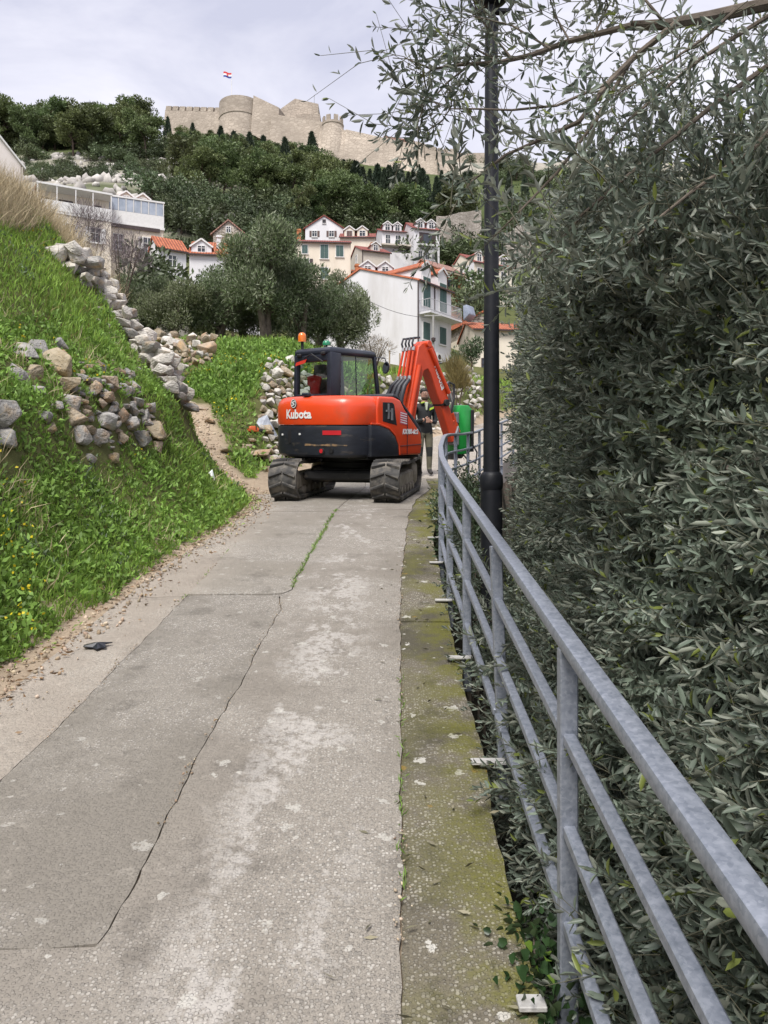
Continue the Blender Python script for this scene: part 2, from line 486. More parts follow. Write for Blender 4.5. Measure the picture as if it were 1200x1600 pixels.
# ------------------------------------------------------------------ concrete path
def concrete(name, cem, peb, stain, pale=0.0, moss=0.0, lichen=0.0, dust=0.0, dustx=None):
    m, n, l, b = _nodes(name)
    tc = n.new('ShaderNodeTexCoord'); vec = tc.outputs['Object']
    def noise(s, d=6, r=.6, mp=None):
        k = n.new('ShaderNodeTexNoise'); k.inputs['Scale'].default_value = s; k.inputs['Detail'].default_value = d; k.inputs['Roughness'].default_value = r
        if mp:
            mm = n.new('ShaderNodeMapping'); mm.inputs['Scale'].default_value = mp; l.new(vec, mm.inputs['Vector']); l.new(mm.outputs['Vector'], k.inputs['Vector'])
        else: l.new(vec, k.inputs['Vector'])
        return k.outputs['Fac']
    def rng(v, a, c, o0=0., o1=1.):
        k = n.new('ShaderNodeMapRange'); k.interpolation_type = 'SMOOTHSTEP'
        k.inputs[1].default_value = a; k.inputs[2].default_value = c; k.inputs[3].default_value = o0; k.inputs[4].default_value = o1
        l.new(v, k.inputs[0]); return k.outputs[0]
    def mul(a, c):
        k = n.new('ShaderNodeMath'); k.operation = 'MULTIPLY'
        l.new(a, k.inputs[0])
        if isinstance(c, (int, float)): k.inputs[1].default_value = c
        else: l.new(c, k.inputs[1])
        return k.outputs[0]
    def mix(f, a, c, mode='MIX'):
        k = n.new('ShaderNodeMixRGB'); k.blend_type = mode
        if isinstance(f, (int, float)): k.inputs['Fac'].default_value = f
        else: l.new(f, k.inputs['Fac'])
        for s, q in (('Color1', a), ('Color2', c)):
            if isinstance(q, tuple): k.inputs[s].default_value = (*q, 1)
            else: l.new(q, k.inputs[s])
        return k.outputs['Color']
    # warped coordinates for pebbles
    vo = n.new('ShaderNodeTexVoronoi'); vo.voronoi_dimensions = '2D'; vo.inputs['Scale'].default_value = 70; vo.inputs['Randomness'].default_value = 1
    l.new(vec, vo.inputs['Vector'])
    sep = n.new('ShaderNodeSeparateColor'); l.new(vo.outputs['Color'], sep.inputs['Color'])
    size = rng(sep.outputs[0], 0, 1, .12, .50)
    lt = n.new('ShaderNodeMath'); lt.operation = 'SUBTRACT'; l.new(size, lt.inputs[0]); l.new(vo.outputs['Distance'], lt.inputs[1])
    peb_m = rng(lt.outputs[0], -.03, .07)
    pv = rng(sep.outputs[1], 0, 1, .5, 1.15)
    hsv = n.new('ShaderNodeHueSaturation'); hsv.inputs['Color'].default_value = (*peb, 1); l.new(pv, hsv.inputs['Value'])
    worn = rng(noise(1.7, 6), .35, .62, .45, 1.0)
    cem_c = mix(rng(noise(170, 3), .3, .7), tuple(c*.72 for c in cem), tuple(min(1, c*1.2) for c in cem))
    col = mix(mul(peb_m, worn), cem_c, hsv.outputs['Color'])
    col = mix(rng(noise(.9, 7, .65), .44, .60, 0, .9), col, stain)
    col = mix(rng(noise(2.3, 9, .72), .56, .66, 0, .55), col, tuple(c*.62 for c in stain))
    col = mix(rng(noise(5.0, 8, .7), .50, .72, 0, .45), col, tuple(c*.55 for c in cem))
    col = mix(rng(noise(14.0, 8, .7), .55, .75, 0, .5), col, tuple(min(1, c*1.5) for c in cem))
    sx = n.new('ShaderNodeSeparateXYZ'); l.new(vec, sx.inputs[0])
    if pale:
        # lime worn out of the middle of the slab
        band = n.new('ShaderNodeMath'); band.operation = 'ADD'; band.inputs[1].default_value = .38; l.new(sx.outputs['X'], band.inputs[0])
        ab = n.new('ShaderNodeMath'); ab.operation = 'ABSOLUTE'; l.new(band.outputs[0], ab.inputs[0])
        bm_ = rng(ab.outputs[0], .05, .42, 1, 0)
        pn = rng(noise(3.1, 10, .68, (1, .55, .5)), .505, .56)
        p2 = rng(noise(22, 6, .7), .36, .56)
        col = mix(mul(mul(mul(pn, p2), bm_), pale), col, (.50, .47, .435))
    if dust:
        d0, d1 = dustx
        dn = rng(noise(3.0, 7, .65), .36, .60, .35, 1)
        dm_ = rng(sx.outputs['X'], d0, d1, 1, 0)
        col = mix(mul(mul(dn, dm_), dust), col, (.46, .405, .34))
    if lichen:
        v2 = n.new('ShaderNodeTexVoronoi'); v2.voronoi_dimensions = '2D'; v2.inputs['Scale'].default_value = 5.5; l.new(vec, v2.inputs['Vector'])
        s2 = n.new('ShaderNodeSeparateColor'); l.new(v2.outputs['Color'], s2.inputs['Color'])
        thr = rng(s2.outputs[0], .66, 1, .0, .16)
        ss = n.new('ShaderNodeMath'); ss.operation = 'SUBTRACT'; l.new(thr, ss.inputs[0]); l.new(v2.outputs['Distance'], ss.inputs[1])
        nn = n.new('ShaderNodeMath'); nn.operation = 'ADD'; l.new(ss.outputs[0], nn.inputs[0]); l.new(rng(noise(30, 5), .3, .7, -.12, .12), nn.inputs[1])
        col = mix(mul(rng(nn.outputs[0], 0, .03), lichen), col, (.54, .52, .47))
    if moss:
        mn = rng(noise(3.2, 8, .68), .40, .58)
        edge = rng(sx.outputs['X'], .10, .46, .30, 1.0)
        fine = rng(noise(60, 4), .3, .7, .55, 1)
        col = mix(mul(mul(mul(mn, edge), fine), moss), col, (.150, .150, .018))
        on = rng(noise(6.5, 5), .66, .72)
        col = mix(mul(on, .6), col, (.30, .19, .03))
    l.new(col, b.inputs['Base Color'])
    b.inputs['Roughness'].default_value = .9; b.inputs['Specular IOR Level'].default_value = .2
    h = n.new('ShaderNodeMath'); h.operation = 'ADD'; l.new(mul(peb_m, .6), h.inputs[0]); l.new(mul(noise(35, 6), 1.0), h.inputs[1])
    bp = n.new('ShaderNodeBump'); bp.inputs['Distance'].default_value = .008; bp.inputs['Strength'].default_value = 1.0
    l.new(h.outputs[0], bp.inputs['Height']); l.new(bp.outputs['Normal'], b.inputs['Normal'])
    MATS[name] = m; return m

M_mid = concrete('concrete_middle', (.30, .272, .235), (.46, .43, .385), (.245, .22, .187), pale=.75, lichen=.6)
M_dark = concrete('concrete_weathered', (.272, .248, .213), (.44, .41, .37), (.215, .195, .165), lichen=.4)
M_left = concrete('concrete_left', (.30, .274, .236), (.47, .44, .395), (.26, .235, .198), lichen=.35, dust=.35, dustx=(-1.7, -1.2))
M_kerb = concrete('concrete_mossy', (.165, .146, .11), (.42, .39, .33), (.085, .077, .055), moss=.85, lichen=.9)
M_dust = concrete('concrete_dusty', (.36, .32, .27), (.48, .445, .39), (.31, .27, .225), dust=.45, dustx=(-2.4, -1.4))
M_far = concrete('concrete_pale', (.44, .39, .335), (.47, .44, .39), (.38, .335, .28), lichen=.1)

path = empty('path'); tag(path, kind='structure')
def jl(y): return np.interp(y, [2.3, 2.55, 3.85, 5.9, 6.3, 6.45, 8, 10.5, 12, 14], [-.90, -.87, -.865, -.79, -.86, -.78, -.74, -.66, -.55, -.35]) + fbm(np.asarray(y)*2.2, 3.3)*.05 + fbm(np.asarray(y)*9., 1.3)*.034
def jr(y): return np.interp(y, [-3, 2, 4.8, 7, 9, 10.2, 12, 14], [.05, .055, .10, .16, .26, .34, .50, .85]) + fbm(np.asarray(y)*2.0, 8.3)*.045 + fbm(np.asarray(y)*9., 6.3)*.034
def jd(y): return np.interp(y, [-3, 2.4, 5.3, 6.3, 10.4, 13], [-1.72, -1.70, -1.63, -1.60, -1.62, -1.62]) + fbm(np.asarray(y)*1.7, 14.3)*.04 + fbm(np.asarray(y)*9., 9.3)*.034
def slab(name, patches, m, thick=.12, nu=5, step=.06, crown=0.0):
    mb = MB()
    for (lf, rf, y0, y1, dz) in patches:
        yl0, yr0 = y0; yl1, yr1 = y1
        nv = max(3, int((max(yl1, yr1)-min(yl0, yr0))/step)+1)
        top = []
        for j in range(nv+1):
            row = []
            for i in range(nu+1):
                u = i/nu; v = j/nv
                yy = (yl0+(yr0-yl0)*u)*(1-v) + (yl1+(yr1-yl1)*u)*v
                xq = float(lf(yy))*(1-u) + float(rf(yy))*u; yy += float(fbm(xq*4, 7.7))*.05*(1 if j in (0, nv) else 0)
                xx = float(lf(yy))*(1-u) + float(rf(yy))*u
                zz = float(zP(yy)) + dz + float(fbm(xx*1.5, yy*1.5))*.012 - (.006 if (i in (0, nu) or j in (0, nv)) else 0)
                row.append((xx, yy, zz))
            top.append(row)
        k = len(mb.v); W = nu+1
        vs = [p for r in top for p in r]
        rim = [j*W for j in range(nv+1)], [j*W+nu for j in range(nv+1)], list(range(W)), [nv*W+i for i in range(W)]
        fs = []
        for j in range(nv):
            for i in range(nu): fs.append([j*W+i, j*W+i+1, (j+1)*W+i+1, (j+1)*W+i])
        low = {}
        for r in rim:
            for a, c in zip(r[:-1], r[1:]):
                for q in (a, c):
                    if q not in low: low[q] = len(vs); vs.append((vs[q][0], vs[q][1], vs[q][2]-thick))
                fs.append([a, c, low[c], low[a]])
        mb.add(vs, fs)
    return mb.build(name, m, path, smooth=50)
g = .0035
slab('slab', [(lambda y: -2.2 if y < 2.36 else jl(y)+g, lambda y: jr(y)-g*.6, (-2.5, -2.5), (10.45, 10.6), 0)], M_mid, nu=7, step=.05)
slab('slab', [(lambda y: jd(y)+g*.5, lambda y: jl(y)-g*1.4, (2.342, 2.412), (6.300, 6.325), -.006)], M_dark)
slab('slab', [(lambda y: jd(y)+g*.5, lambda y: jl(y)-g*1.4, (6.308, 6.333), (8.755, 8.735), .004)], M_left)
slab('slab', [(lambda y: jd(y)+g*.5, lambda y: jl(y)-g*1.4, (8.762, 8.742), (10.4, 10.45), .0)], M_left)
slab('slab', [(lambda y: jd(y)+g*.5, lambda y: jl(y)-g*1.4, (10.407, 10.457), (15.6, 15.6), .004)], M_left)
slab('slab', [(lambda y: jl(y)+g, lambda y: jr(y)-g*.6, (10.48, 10.62), (15.6, 15.6), .003)], M_mid)
slab('slab', [(lambda y: x_foot(y)+.08+fbm(y*3, 5.)*.12, lambda y: jd(y)-g*.5, (2.295, 2.335), (6.215, 6.262), -.006)], M_dust)
slab('slab', [(lambda y: np.minimum(x_foot(y)+.08+fbm(y*3, 5.)*.12, -1.8), lambda y: jd(y)-g*.5, (6.22, 6.27), (13.0, 13.0), -.004)], M_dust)
slab('kerb', [(lambda y: jr(y)+g*.6, lambda y: x_right(y)+fbm(y*2.3, 2.1)*.07, (-2.5, -2.5), (5.62, 5.60), -.012)], M_kerb, thick=.55, step=.1)
slab('kerb', [(lambda y: jr(y)+g*.6, lambda y: x_right(y)+fbm(y*2.3, 2.1)*.07, (5.63, 5.61), (8.3, 8.3), -.004)], M_kerb, thick=.55, step=.1)
slab('kerb', [(lambda y: jr(y)+g*.6, lambda y: x_right(y)+fbm(y*2.3, 2.1)*.07, (8.31, 8.31), (15.6, 15.6), -.008)], M_kerb, thick=.55, step=.1)
slab('slab', [(lambda y: x_left(y), lambda y: x_right(y), (15.62, 15.62), (19.5, 19.5), 0)], M_far, thick=.5)
slab('slab', [(lambda y: x_left(y), lambda y: x_right(y), (19.51, 19.51), (24, 24), 0)], M_far, thick=.5)
slab('slab', [(lambda y: x_left(y), lambda y: x_right(y), (24.01, 24.01), (42, 42), 0)], M_far, thick=.5)

# ================================================================== STONES
def rock_mesh(name, m, seed, n=13, sq=.7):
    rg = random.Random(seed)
    bm = bmesh.new()
    for i in range(n):
        v = Vector((rg.gauss(0, 1), rg.gauss(0, 1), rg.gauss(0, 1))).normalized()
        v = Vector([math.copysign(abs(c)**sq, c) for c in v]) * rg.uniform(.82, 1.05)
        bm.verts.new(v*.5)
    bmesh.ops.convex_hull(bm, input=bm.verts)
    for v in [v for v in bm.verts if not v.link_faces]: bm.verts.remove(v)
    bmesh.ops.bevel(bm, geom=list(bm.edges), offset=.035, segments=1, affect='EDGES', profile=.5, clamp_overlap=True)
    bmesh.ops.recalc_face_normals(bm, faces=bm.faces)
    me = bpy.data.meshes.new(name); bm.to_mesh(me); bm.free(); me.materials.append(m)
    for p in me.polygons: p.use_smooth = True
    me.set_sharp_from_angle(angle=R(28))
    return me
M_limestone = mat('limestone_grey', (.40, .385, .36), (.25, .24, .22), rough=.9, scale=3, bump=.03, bscale=9, c3=(.36, .25, .14), c3scale=1.6, c3lo=.52, c3hi=.70, objrand=.22)
M_limebrown = mat('limestone_warm', (.40, .34, .26), (.26, .20, .13), rough=.9, scale=3, bump=.03, bscale=9, c3=(.40, .24, .11), c3scale=1.3, c3lo=.50, c3hi=.68, objrand=.25)
M_limewhite = mat('limestone_pale', (.60, .565, .51), (.43, .40, .345), rough=.9, scale=3, bump=.03, bscale=9, c3=(.37, .28, .18), c3scale=1.3, c3lo=.55, c3hi=.72, objrand=.2)
ROCKS = {k: [rock_mesh('stone', m, 40*q+i, n=12+i % 4) for i in range(7)] for q, (k, m) in enumerate((('grey', M_limestone), ('brown', M_limebrown), ('pale', M_limewhite)))}

STONE_XY = []
def put_stone(parent, p, size, kinds, sink=.25, flat=.7, name='stone', tilt=.5):
    me = random.choice(ROCKS[random.choice(kinds)])
    sx, sy, sz = size*random.uniform(.85, 1.3), size*random.uniform(.75, 1.1), size*flat*random.uniform(.8, 1.15)
    M = Matrix.Translation(Vector(p) + Vector((0, 0, sz*(.5-sink)))) @ Matrix.Rotation(random.uniform(0, 6.3), 4, 'Z') @ Matrix.Rotation(random.uniform(-tilt, tilt), 4, 'X') @ Matrix.Rotation(random.uniform(-tilt, tilt), 4, 'Y') @ Matrix.Diagonal((sx, sy, sz, 1))
    STONE_XY.append((p[0], p[1], size))
    o = bpy.data.objects.new(name, me); COL.objects.link(o); o.parent = parent
    o.matrix_local = parent.matrix_basis.inverted() @ M
    return o

def stone_field(parent, poly, n, size_px, kinds, mind=.72, d0=2.0, sink=.3, flat=.72, limit=None, lift=0.0):
    """stones sitting on the terrain over an area; sizes in metres come from their apparent size"""
    poly = np.array(poly, float)
    lo, hi = poly.min(0), poly.max(0)
    acc = []; tries = 0
    def inside(p):
        c = False; j = len(poly)-1
        for i in range(len(poly)):
            if (poly[i, 1] > p[1]) != (poly[j, 1] > p[1]) and p[0] < (poly[j, 0]-poly[i, 0])*(p[1]-poly[i, 1])/(poly[j, 1]-poly[i, 1])+poly[i, 0]: c = not c
            j = i
        return c
    while len(acc) < n and tries < n*60:
        tries += 1
        p = (random.uniform(lo[0], hi[0]), random.uniform(lo[1], hi[1]))
        if not inside(p): continue
        s = random.uniform(*size_px) if random.random() < .7 else random.uniform(size_px[0], (size_px[0]+size_px[1])/2)
        if all((p[0]-q[0])**2/1.25+(p[1]-q[1])**2 > (mind*(s+q[2])/2)**2 for q in acc): acc.append((p[0], p[1], s))
    W = hits([a[0] for a in acc], [a[1] for a in acc], d0=d0, d1=60)
    out = []
    for (a, w) in zip(acc, W):
        if np.isnan(w[1]): continue
        out.append(put_stone(parent, (w[0], w[1], w[2]+lift), a[2]/FPX*w[1], kinds, sink=sink, flat=flat))
    return out

# fieldstone terrace wall on the near bank
tw = empty('terrace_wall', tuple(hits([150], [690])[0]), label='broken grey fieldstone terrace wall half buried in the near grass bank', cat='stone wall')
bpy.context.view_layer.update()
big = [(0, 655, 62), (8, 690, 48), (40, 560, 38), (30, 590, 36), (55, 590, 38), (88, 577, 52), (60, 550, 34), (90, 545, 36), (108, 610, 40), (113, 636, 40), (118, 662, 42), (125, 688, 40), (152, 690, 44), (145, 612, 30), (165, 625, 28), (172, 606, 34), (165, 663, 38), (188, 655, 34), (180, 640, 26), (205, 645, 28), (205, 668, 34), (218, 690, 36), (240, 680, 40), (225, 655, 26), (195, 615, 26), (210, 608, 22), (235, 640, 24), (190, 690, 26), (70, 655, 26), (78, 672, 22), (175, 720, 22), (245, 703, 26), (140, 720, 24), (148, 600, 24), (185, 585, 22), (160, 580, 24), (200, 590, 22), (215, 630, 22), (135, 650, 22), (90, 640, 20), (230, 665, 22), (60, 615, 24)]
W = hits([a[0] for a in big], [a[1] for a in big], d0=3.0, d1=40)
for a, w in zip(big, W):
    put_stone(tw, w, a[2]*1.02/FPX*w[1], ['grey', 'grey', 'brown'], sink=.32, flat=.9)
stone_field(tw, [(95, 560), (210, 575), (255, 690), (150, 705), (115, 640)], 80, (10, 24), ['grey', 'grey', 'brown'], mind=.55, d0=3.0, sink=.28)

# pale dry stone spine wall running down the bank
sp = empty('spine_wall', tuple(hits([215], [540])[0]), label='pale dry stone wall running down the shoulder of the grass bank', cat='stone wall')
bpy.context.view_layer.update()
spc = hits([124, 150, 175, 196, 212, 228, 246, 266, 284], [440, 452, 470, 498, 528, 556, 586, 614, 640], d0=8, d1=18)
spl = [Vector(p) for p in spc if not np.isnan(p[1])]
seg = [0]
for a, b_ in zip(spl[:-1], spl[1:]): seg.append(seg[-1]+(b_-a).length)
s_ = 0.0
while s_ < seg[-1]:
    k = max(i for i in range(len(seg)) if seg[i] <= s_); k = min(k, len(spl)-2); t = (s_-seg[k])/max(1e-5, seg[k+1]-seg[k]); q = spl[k].lerp(spl[k+1], t)
    ax = (spl[k+1]-spl[k]); ax.z = 0; ax.normalize(); pr = Vector((ax.y, -ax.x, 0))
    if pr.y > 0: pr = -pr
    for lv in range(3):
        for j in (-1, 0, 1):
            if lv == 2 and random.random() < .45: continue
            o_ = pr*(j*.20+random.uniform(-.07, .07)+.08) + ax*random.uniform(-.08, .08)
            g_ = float(H(q.x+o_.x, q.y+o_.y))
            put_stone(sp, (q.x+o_.x, q.y+o_.y, min(g_, q.z+.1)+.02+lv*.16), random.uniform(.20, .36), ['pale', 'pale', 'pale', 'grey'], sink=.1, flat=.75, tilt=.3)
    s_ += .24
_skip = (lambda *a, **k: None)
_skip(sp, [(116, 426), (150, 424), (198, 452), (220, 500), (238, 540), (268, 570), (290, 640), (262, 632), (228, 590), (196, 545), (168, 500), (134, 462)], 190, (17, 36), ['pale', 'pale', 'grey'], mind=.50, d0=6, sink=.0, flat=.95, lift=.10)
stone_field(sp, [(150, 470), (200, 520), (240, 590), (225, 600), (180, 540), (140, 490)], 16, (9, 16), ['pale', 'grey'], mind=1.2, d0=6)

# brown rubble wall beyond the spine
rw = empty('rubble_wall', tuple(hits([285], [570], d0=18.4)[0]), label='tumbled brown and pale boulder wall below the left olive trees', cat='stone wall')
bpy.context.view_layer.update()
bigr = [(270, 520, 30), (300, 520, 26), (315, 535, 30), (268, 552, 34), (290, 560, 34), (322, 560, 36), (300, 542, 22), (262, 582, 30), (250, 540, 26), (285, 535, 24), (240, 525, 22), (330, 540, 22)]
W = hits([a[0] for a in bigr], [a[1] for a in bigr], d0=18.4, d1=60)
for a, w in zip(bigr, W):
    if not np.isnan(w[1]): put_stone(rw, w, a[2]*.98/FPX*w[1], ['brown', 'brown', 'pale'], sink=0, flat=.95)
stone_field(rw, [(215, 492), (235, 494), (300, 516), (335, 530), (330, 575), (275, 592), (245, 570), (225, 530)], 220, (9, 21), ['brown', 'brown', 'pale'], mind=.52, d0=18.4, sink=0, flat=.9, lift=.12)

# long dry stone revetment along the outer side of the bend, behind the machine
lw = empty('dry_stone_revetment', tuple(hits([430], [650], d0=14)[0]), label='long pale dry stone revetment curving behind the red excavator', cat='stone wall')
bpy.context.view_layer.update()
a1 = stone_field(lw, [(418, 566), (470, 575), (480, 600), (480, 720), (430, 725), (412, 690), (405, 640)], 150, (10, 24), ['pale', 'pale', 'brown'], mind=.56, d0=14, sink=.15, flat=.9, lift=.06)
a2 = stone_field(lw, [(590, 590), (640, 600), (700, 590), (722, 560), (745, 575), (752, 640), (740, 665), (690, 680), (600, 660)], 150, (8, 18), ['pale', 'pale', 'grey'], mind=.58, d0=16, sink=.15, flat=.9, lift=.06)
stone_field(lw, [(480, 585), (590, 595), (600, 690), (480, 720)], 15, (14, 26), ['pale', 'brown'], mind=.8, d0=14)
# flat brown ledge stones beside the dirt track
lg = empty('ledge_stones', tuple(hits([400], [715], d0=10)[0]), label='low brown ledge of flat stones beside the left track of the excavator', cat='stones')
bpy.context.view_layer.update()
for (a, b_, s) in [(405, 712, 44), (428, 722, 40), (388, 700, 26), (420, 735, 30), (352, 705, 22), (330, 660, 20), (300, 632, 26), (318, 640, 18), (395, 690, 22)]:
    w = hits([a], [b_], d0=8)[0]; put_stone(lg, w, s/FPX*w[1], ['brown'], sink=.3, flat=.45, tilt=.15)

# loose gravel of the verge: too many to count
gr_v = []; gr_q = []
gm = ROCKS['brown'][0]
gv = np.array([v.co[:] for v in gm.vertices]);
ico = bmesh.new(); bmesh.ops.create_icosphere(ico, subdivisions=1, radius=.5); iv = np.array([v.co[:] for v in ico.verts]); it = np.array([[v.index for v in f.verts] for f in ico.faces]); ico.free()
def gravel(name, N, fx, s0, s1, m, label):
    X, Y = fx(N); Z = H(X, Y)
    S = s0*(s1/s0)**(RNG.random(len(X))**2.2)
    D = frames(RNG.normal(size=(len(X), 3)), RNG)
    base = iv[None]*(1+RNG.normal(size=(len(X), len(iv), 1))*.13)*np.array([1.2, .9, .6])
    VV = np.einsum('nij,nkj->nki', D, base)*S[:, None, None] + np.stack([X, Y, Z+.004], 1)[:, None]
    T = (it[None] + (np.arange(len(X))*len(iv))[:, None, None]).reshape(-1, 3)
    o = npobj(name, VV, None, T, m); tag(o, label, 'gravel', kind='stuff'); return o
def verge_pts(N):
    Y = 2.4 + (15-2.4)*RNG.random(N)**1.2
    X = x_foot(Y) + RNG.normal(size=N)*.13 + .10
    return X, Y
gravel('gravel', 2600, verge_pts, .008, .045, mat('gravel_mix', (.46, .38, .29), (.26, .19, .12), rough=.95, scale=5, island=.45), 'loose brown gravel and chips between the concrete path and the grass')
def joint_crumbs(N):
    Y = 2.4+8*RNG.random(N)**1.3; w = RNG.integers(0, 3, N)
    X = np.where(w == 0, jl(Y), np.where(w == 1, jr(Y), jd(Y)))+RNG.normal(size=N)*.013
    k = fbm(Y*2.2, w*7.7) > -.05
    return X[k], Y[k]
gravel('joint_crumbs', 1900, joint_crumbs, .003, .014, MATS['gravel_mix'], 'crumbs of broken concrete and grit along the slab joints')
def track_pts(N):
    Y = 12.6 + 5.4*RNG.random(N)
    X = np.interp(Y, [12.5, 14, 15.5, 17, 18.5], [-2.3, -2.75, -3.35, -4.05, -4.7]) + RNG.normal(size=N)*.25
    return X, Y
gravel('gravel', 900, track_pts, .02, .09, MATS['gravel_mix'], 'loose stones on the dirt track climbing left of the excavator')

# rocky outcrops of the hillside clearing, a few pixels each and past counting
def outcrop_pts(N):
    d = 100+170*RNG.random(N)**.8; p = 10+350*RNG.random(N)
    X = (p-600)/FPX*d
    k = fbm(X*.09, d*.16)*5+.45 > RNG.random(N)
    return X[k], d[k]
gravel('rock_outcrop', 2600, outcrop_pts, .7, 3.4, mat('outcrop', (.50, .47, .43), (.33, .31, .28), rough=.95, scale=.5, island=.25), 'pale limestone outcrops in the open clearing below the pines')

# ================================================================== RAILING
def galvanised():
    m, n, l, b = _nodes('galvanised_steel')
    tc = n.new('ShaderNodeTexCoord')
    vo = n.new('ShaderNodeTexVoronoi'); vo.inputs['Scale'].default_value = 120; l.new(tc.outputs['Object'], vo.inputs['Vector'])
    nz = n.new('ShaderNodeTexNoise'); nz.inputs['Scale'].default_value = 45; nz.inputs['Detail'].default_value = 6; l.new(tc.outputs['Object'], nz.inputs['Vector'])
    mx = n.new('ShaderNodeMixRGB'); mx.inputs['Fac'].default_value = .72
    l.new(vo.outputs['Color'], mx.inputs['Color1']); l.new(nz.outputs['Fac'], mx.inputs['Color2'])
    bw = n.new('ShaderNodeRGBToBW'); l.new(mx.outputs['Color'], bw.inputs[0])
    rp = n.new('ShaderNodeValToRGB'); rp.color_ramp.elements[0].position = .30; rp.color_ramp.elements[0].color = (.20, .225, .27, 1)
    rp.color_ramp.elements[1].position = .72; rp.color_ramp.elements[1].color = (.36, .385, .44, 1)
    l.new(bw.outputs[0], rp.inputs['Fac'])
    n2 = n.new('ShaderNodeTexNoise'); n2.inputs['Scale'].default_value = 7; n2.inputs['Detail'].default_value = 8; l.new(tc.outputs['Object'], n2.inputs['Vector'])
    r2 = n.new('ShaderNodeMapRange'); r2.inputs[1].default_value = .70; r2.inputs[2].default_value = .78; l.new(n2.outputs['Fac'], r2.inputs[0])
    m2 = n.new('ShaderNodeMixRGB'); m2.inputs['Color2'].default_value = (.30, .22, .15, 1); l.new(r2.outputs[0], m2.inputs['Fac']); l.new(rp.outputs['Color'], m2.inputs['Color1'])
    l.new(m2.outputs['Color'], b.inputs['Base Color'])
    b.inputs['Metallic'].default_value = .45; b.inputs['Roughness'].default_value = .48
    rr = n.new('ShaderNodeMapRange'); rr.inputs[3].default_value = .38; rr.inputs[4].default_value = .62; l.new(nz.outputs['Fac'], rr.inputs[0]); l.new(rr.outputs[0], b.inputs['Roughness'])
    return m
M_galv = galvanised()
M_plate = mat('plate_zinc', (.55, .54, .52), (.40, .39, .37), rough=.7, metal=.1, scale=20, bump=.002)
def rail_x(y): return float(np.interp(y, [-3, 6.2, 7.4, 8.57, 9.67, 11, 12.3, 13.6, 15, 18, 22, 28], [.525, .525, .555, .63, .74, .885, 1.15, 1.485, 1.86, 2.78, 4.2, 6.4]))
railing = empty('railing', (rail_x(2.2), 2.2, float(zP(2.2))), label='galvanised steel railing with three lower rails along the right edge of the path', cat='railing')
RO = railing.location.copy()
post_y = [-.55, .84, 2.2, 3.56, 4.88, 6.14, 7.4, 8.57, 9.67, 10.95, 12.25, 13.6, 15, 16.4, 17.8, 19.3, 21]
def loc(p): return tuple(Vector(p)-RO)
for i, yy in enumerate(post_y):
    xx = rail_x(yy); zz = float(zP(yy)); lean = .045 if i == 3 else random.uniform(-.006, .006)
    mb = MB(); mb.bar((xx+lean*.8, yy, zz-.22), (xx-lean*.2, yy, zz+.985), .052, .045, up=(0, 1, 0))
    mb.v = [loc(v) for v in mb.v]; po = mb.build('post', M_galv, railing, bevel=.004)
    px0 = min(xx-.13, float(x_right(yy))-.07)
    mb = MB(); mb.box(px0+random.uniform(-.02, .02), xx+.03 if i != 2 else xx-.075, yy-.085, yy-.024, zz-.004, zz+.012)
    mb.v = [loc(v) for v in mb.v]; mb.build('foot_plate', M_plate, po, bevel=.003)
ys = list(np.arange(-1.0, 7, .5))+list(np.arange(7, 21.2, .2))
mb = MB(); mb.sweep([loc((rail_x(q), q, float(zP(q))+1.005)) for q in ys], .054, .040); mb.build('handrail', M_galv, railing, bevel=.008, seg=2, smooth=35)
for a, b_ in zip(post_y[:-1], post_y[1:]):
    for h in (.735, .475, .205):
        mb = MB(); p = [(rail_x(q), q, float(zP(q))+h) for q in np.linspace(a+.02, b_-.02, 4 if a > 6 else 2)]
        mb.sweep([loc(q) for q in p], .036, .034); mb.build('rail', M_galv, railing, bevel=.005, seg=1, smooth=35)

# ================================================================== LAMP POST
M_black = mat('lamp_black_paint', (.012, .013, .017), (.008, .009, .012), rough=.5, scale=8, spec=.25, c3=(.02, .02, .022), c3scale=12)
lx, ly = .845, 6.05
lz = float(zP(ly))
lamp = empty('lamp_post', (lx, ly, lz-.66), label='tall black street lamp post rising behind the railing in front of the olive', cat='lamp post')
MB().lathe([(.086, 0), (.086, 1.50), (.084, 1.53), (.084, 1.545)], 28).build('base_sleeve', M_black, lamp, smooth=35)
MB().lathe([(.080, 1.545), (.089, 1.57), (.092, 1.61), (.088, 1.66), (.074, 1.685), (.066, 1.69)], 28).build('collar', M_black, lamp, smooth=50)
MB().lathe([(.065, 1.69), (.051, 5.05), (.051, 5.2)], 28).build('pole', M_black, lamp, smooth=40)
lh = MB(); lh.lathe([(.05, 5.15), (.058, 5.17), (.058, 5.24), (.03, 5.26)], 20); lh.build('pole_cap', M_black, lamp, smooth=40)
mb = MB(); mb.bar((-.15, 0, 5.31), (.13, 0, 5.31), .05, .035); mb.tube([(0, 0, 5.2), (0, 0, 5.36)], .03, 12); br = mb.build('cross_bracket', M_black, lamp, bevel=.006)
for s in (-1, 1):
    mb = MB(); mb.tube([(s*.13, 0, 5.31), (s*.17, 0, 5.38), (s*.19, 0, 5.50), (s*.19, 0, 5.78)], .014, 10); mb.build('lantern_arm', M_black, lamp, smooth=True)
MB().lathe([(.05, 5.36), (.12, 5.40), (.15, 5.44), (.15, 5.48)], 20).build('lantern_base', M_black, lamp, smooth=40)
M_opal = mat('lamp_glass', (.62, .62, .60), (.55, .55, .53), rough=.2)
MB().lathe([(.13, 5.482), (.165, 5.60), (.165, 5.78)], 20).build('lantern_glass', M_opal, lamp, smooth=40)
MB().lathe([(.20, 5.782), (.21, 5.80), (.12, 5.90), (.03, 5.95)], 20).build('lantern_roof', M_black, lamp, smooth=40)

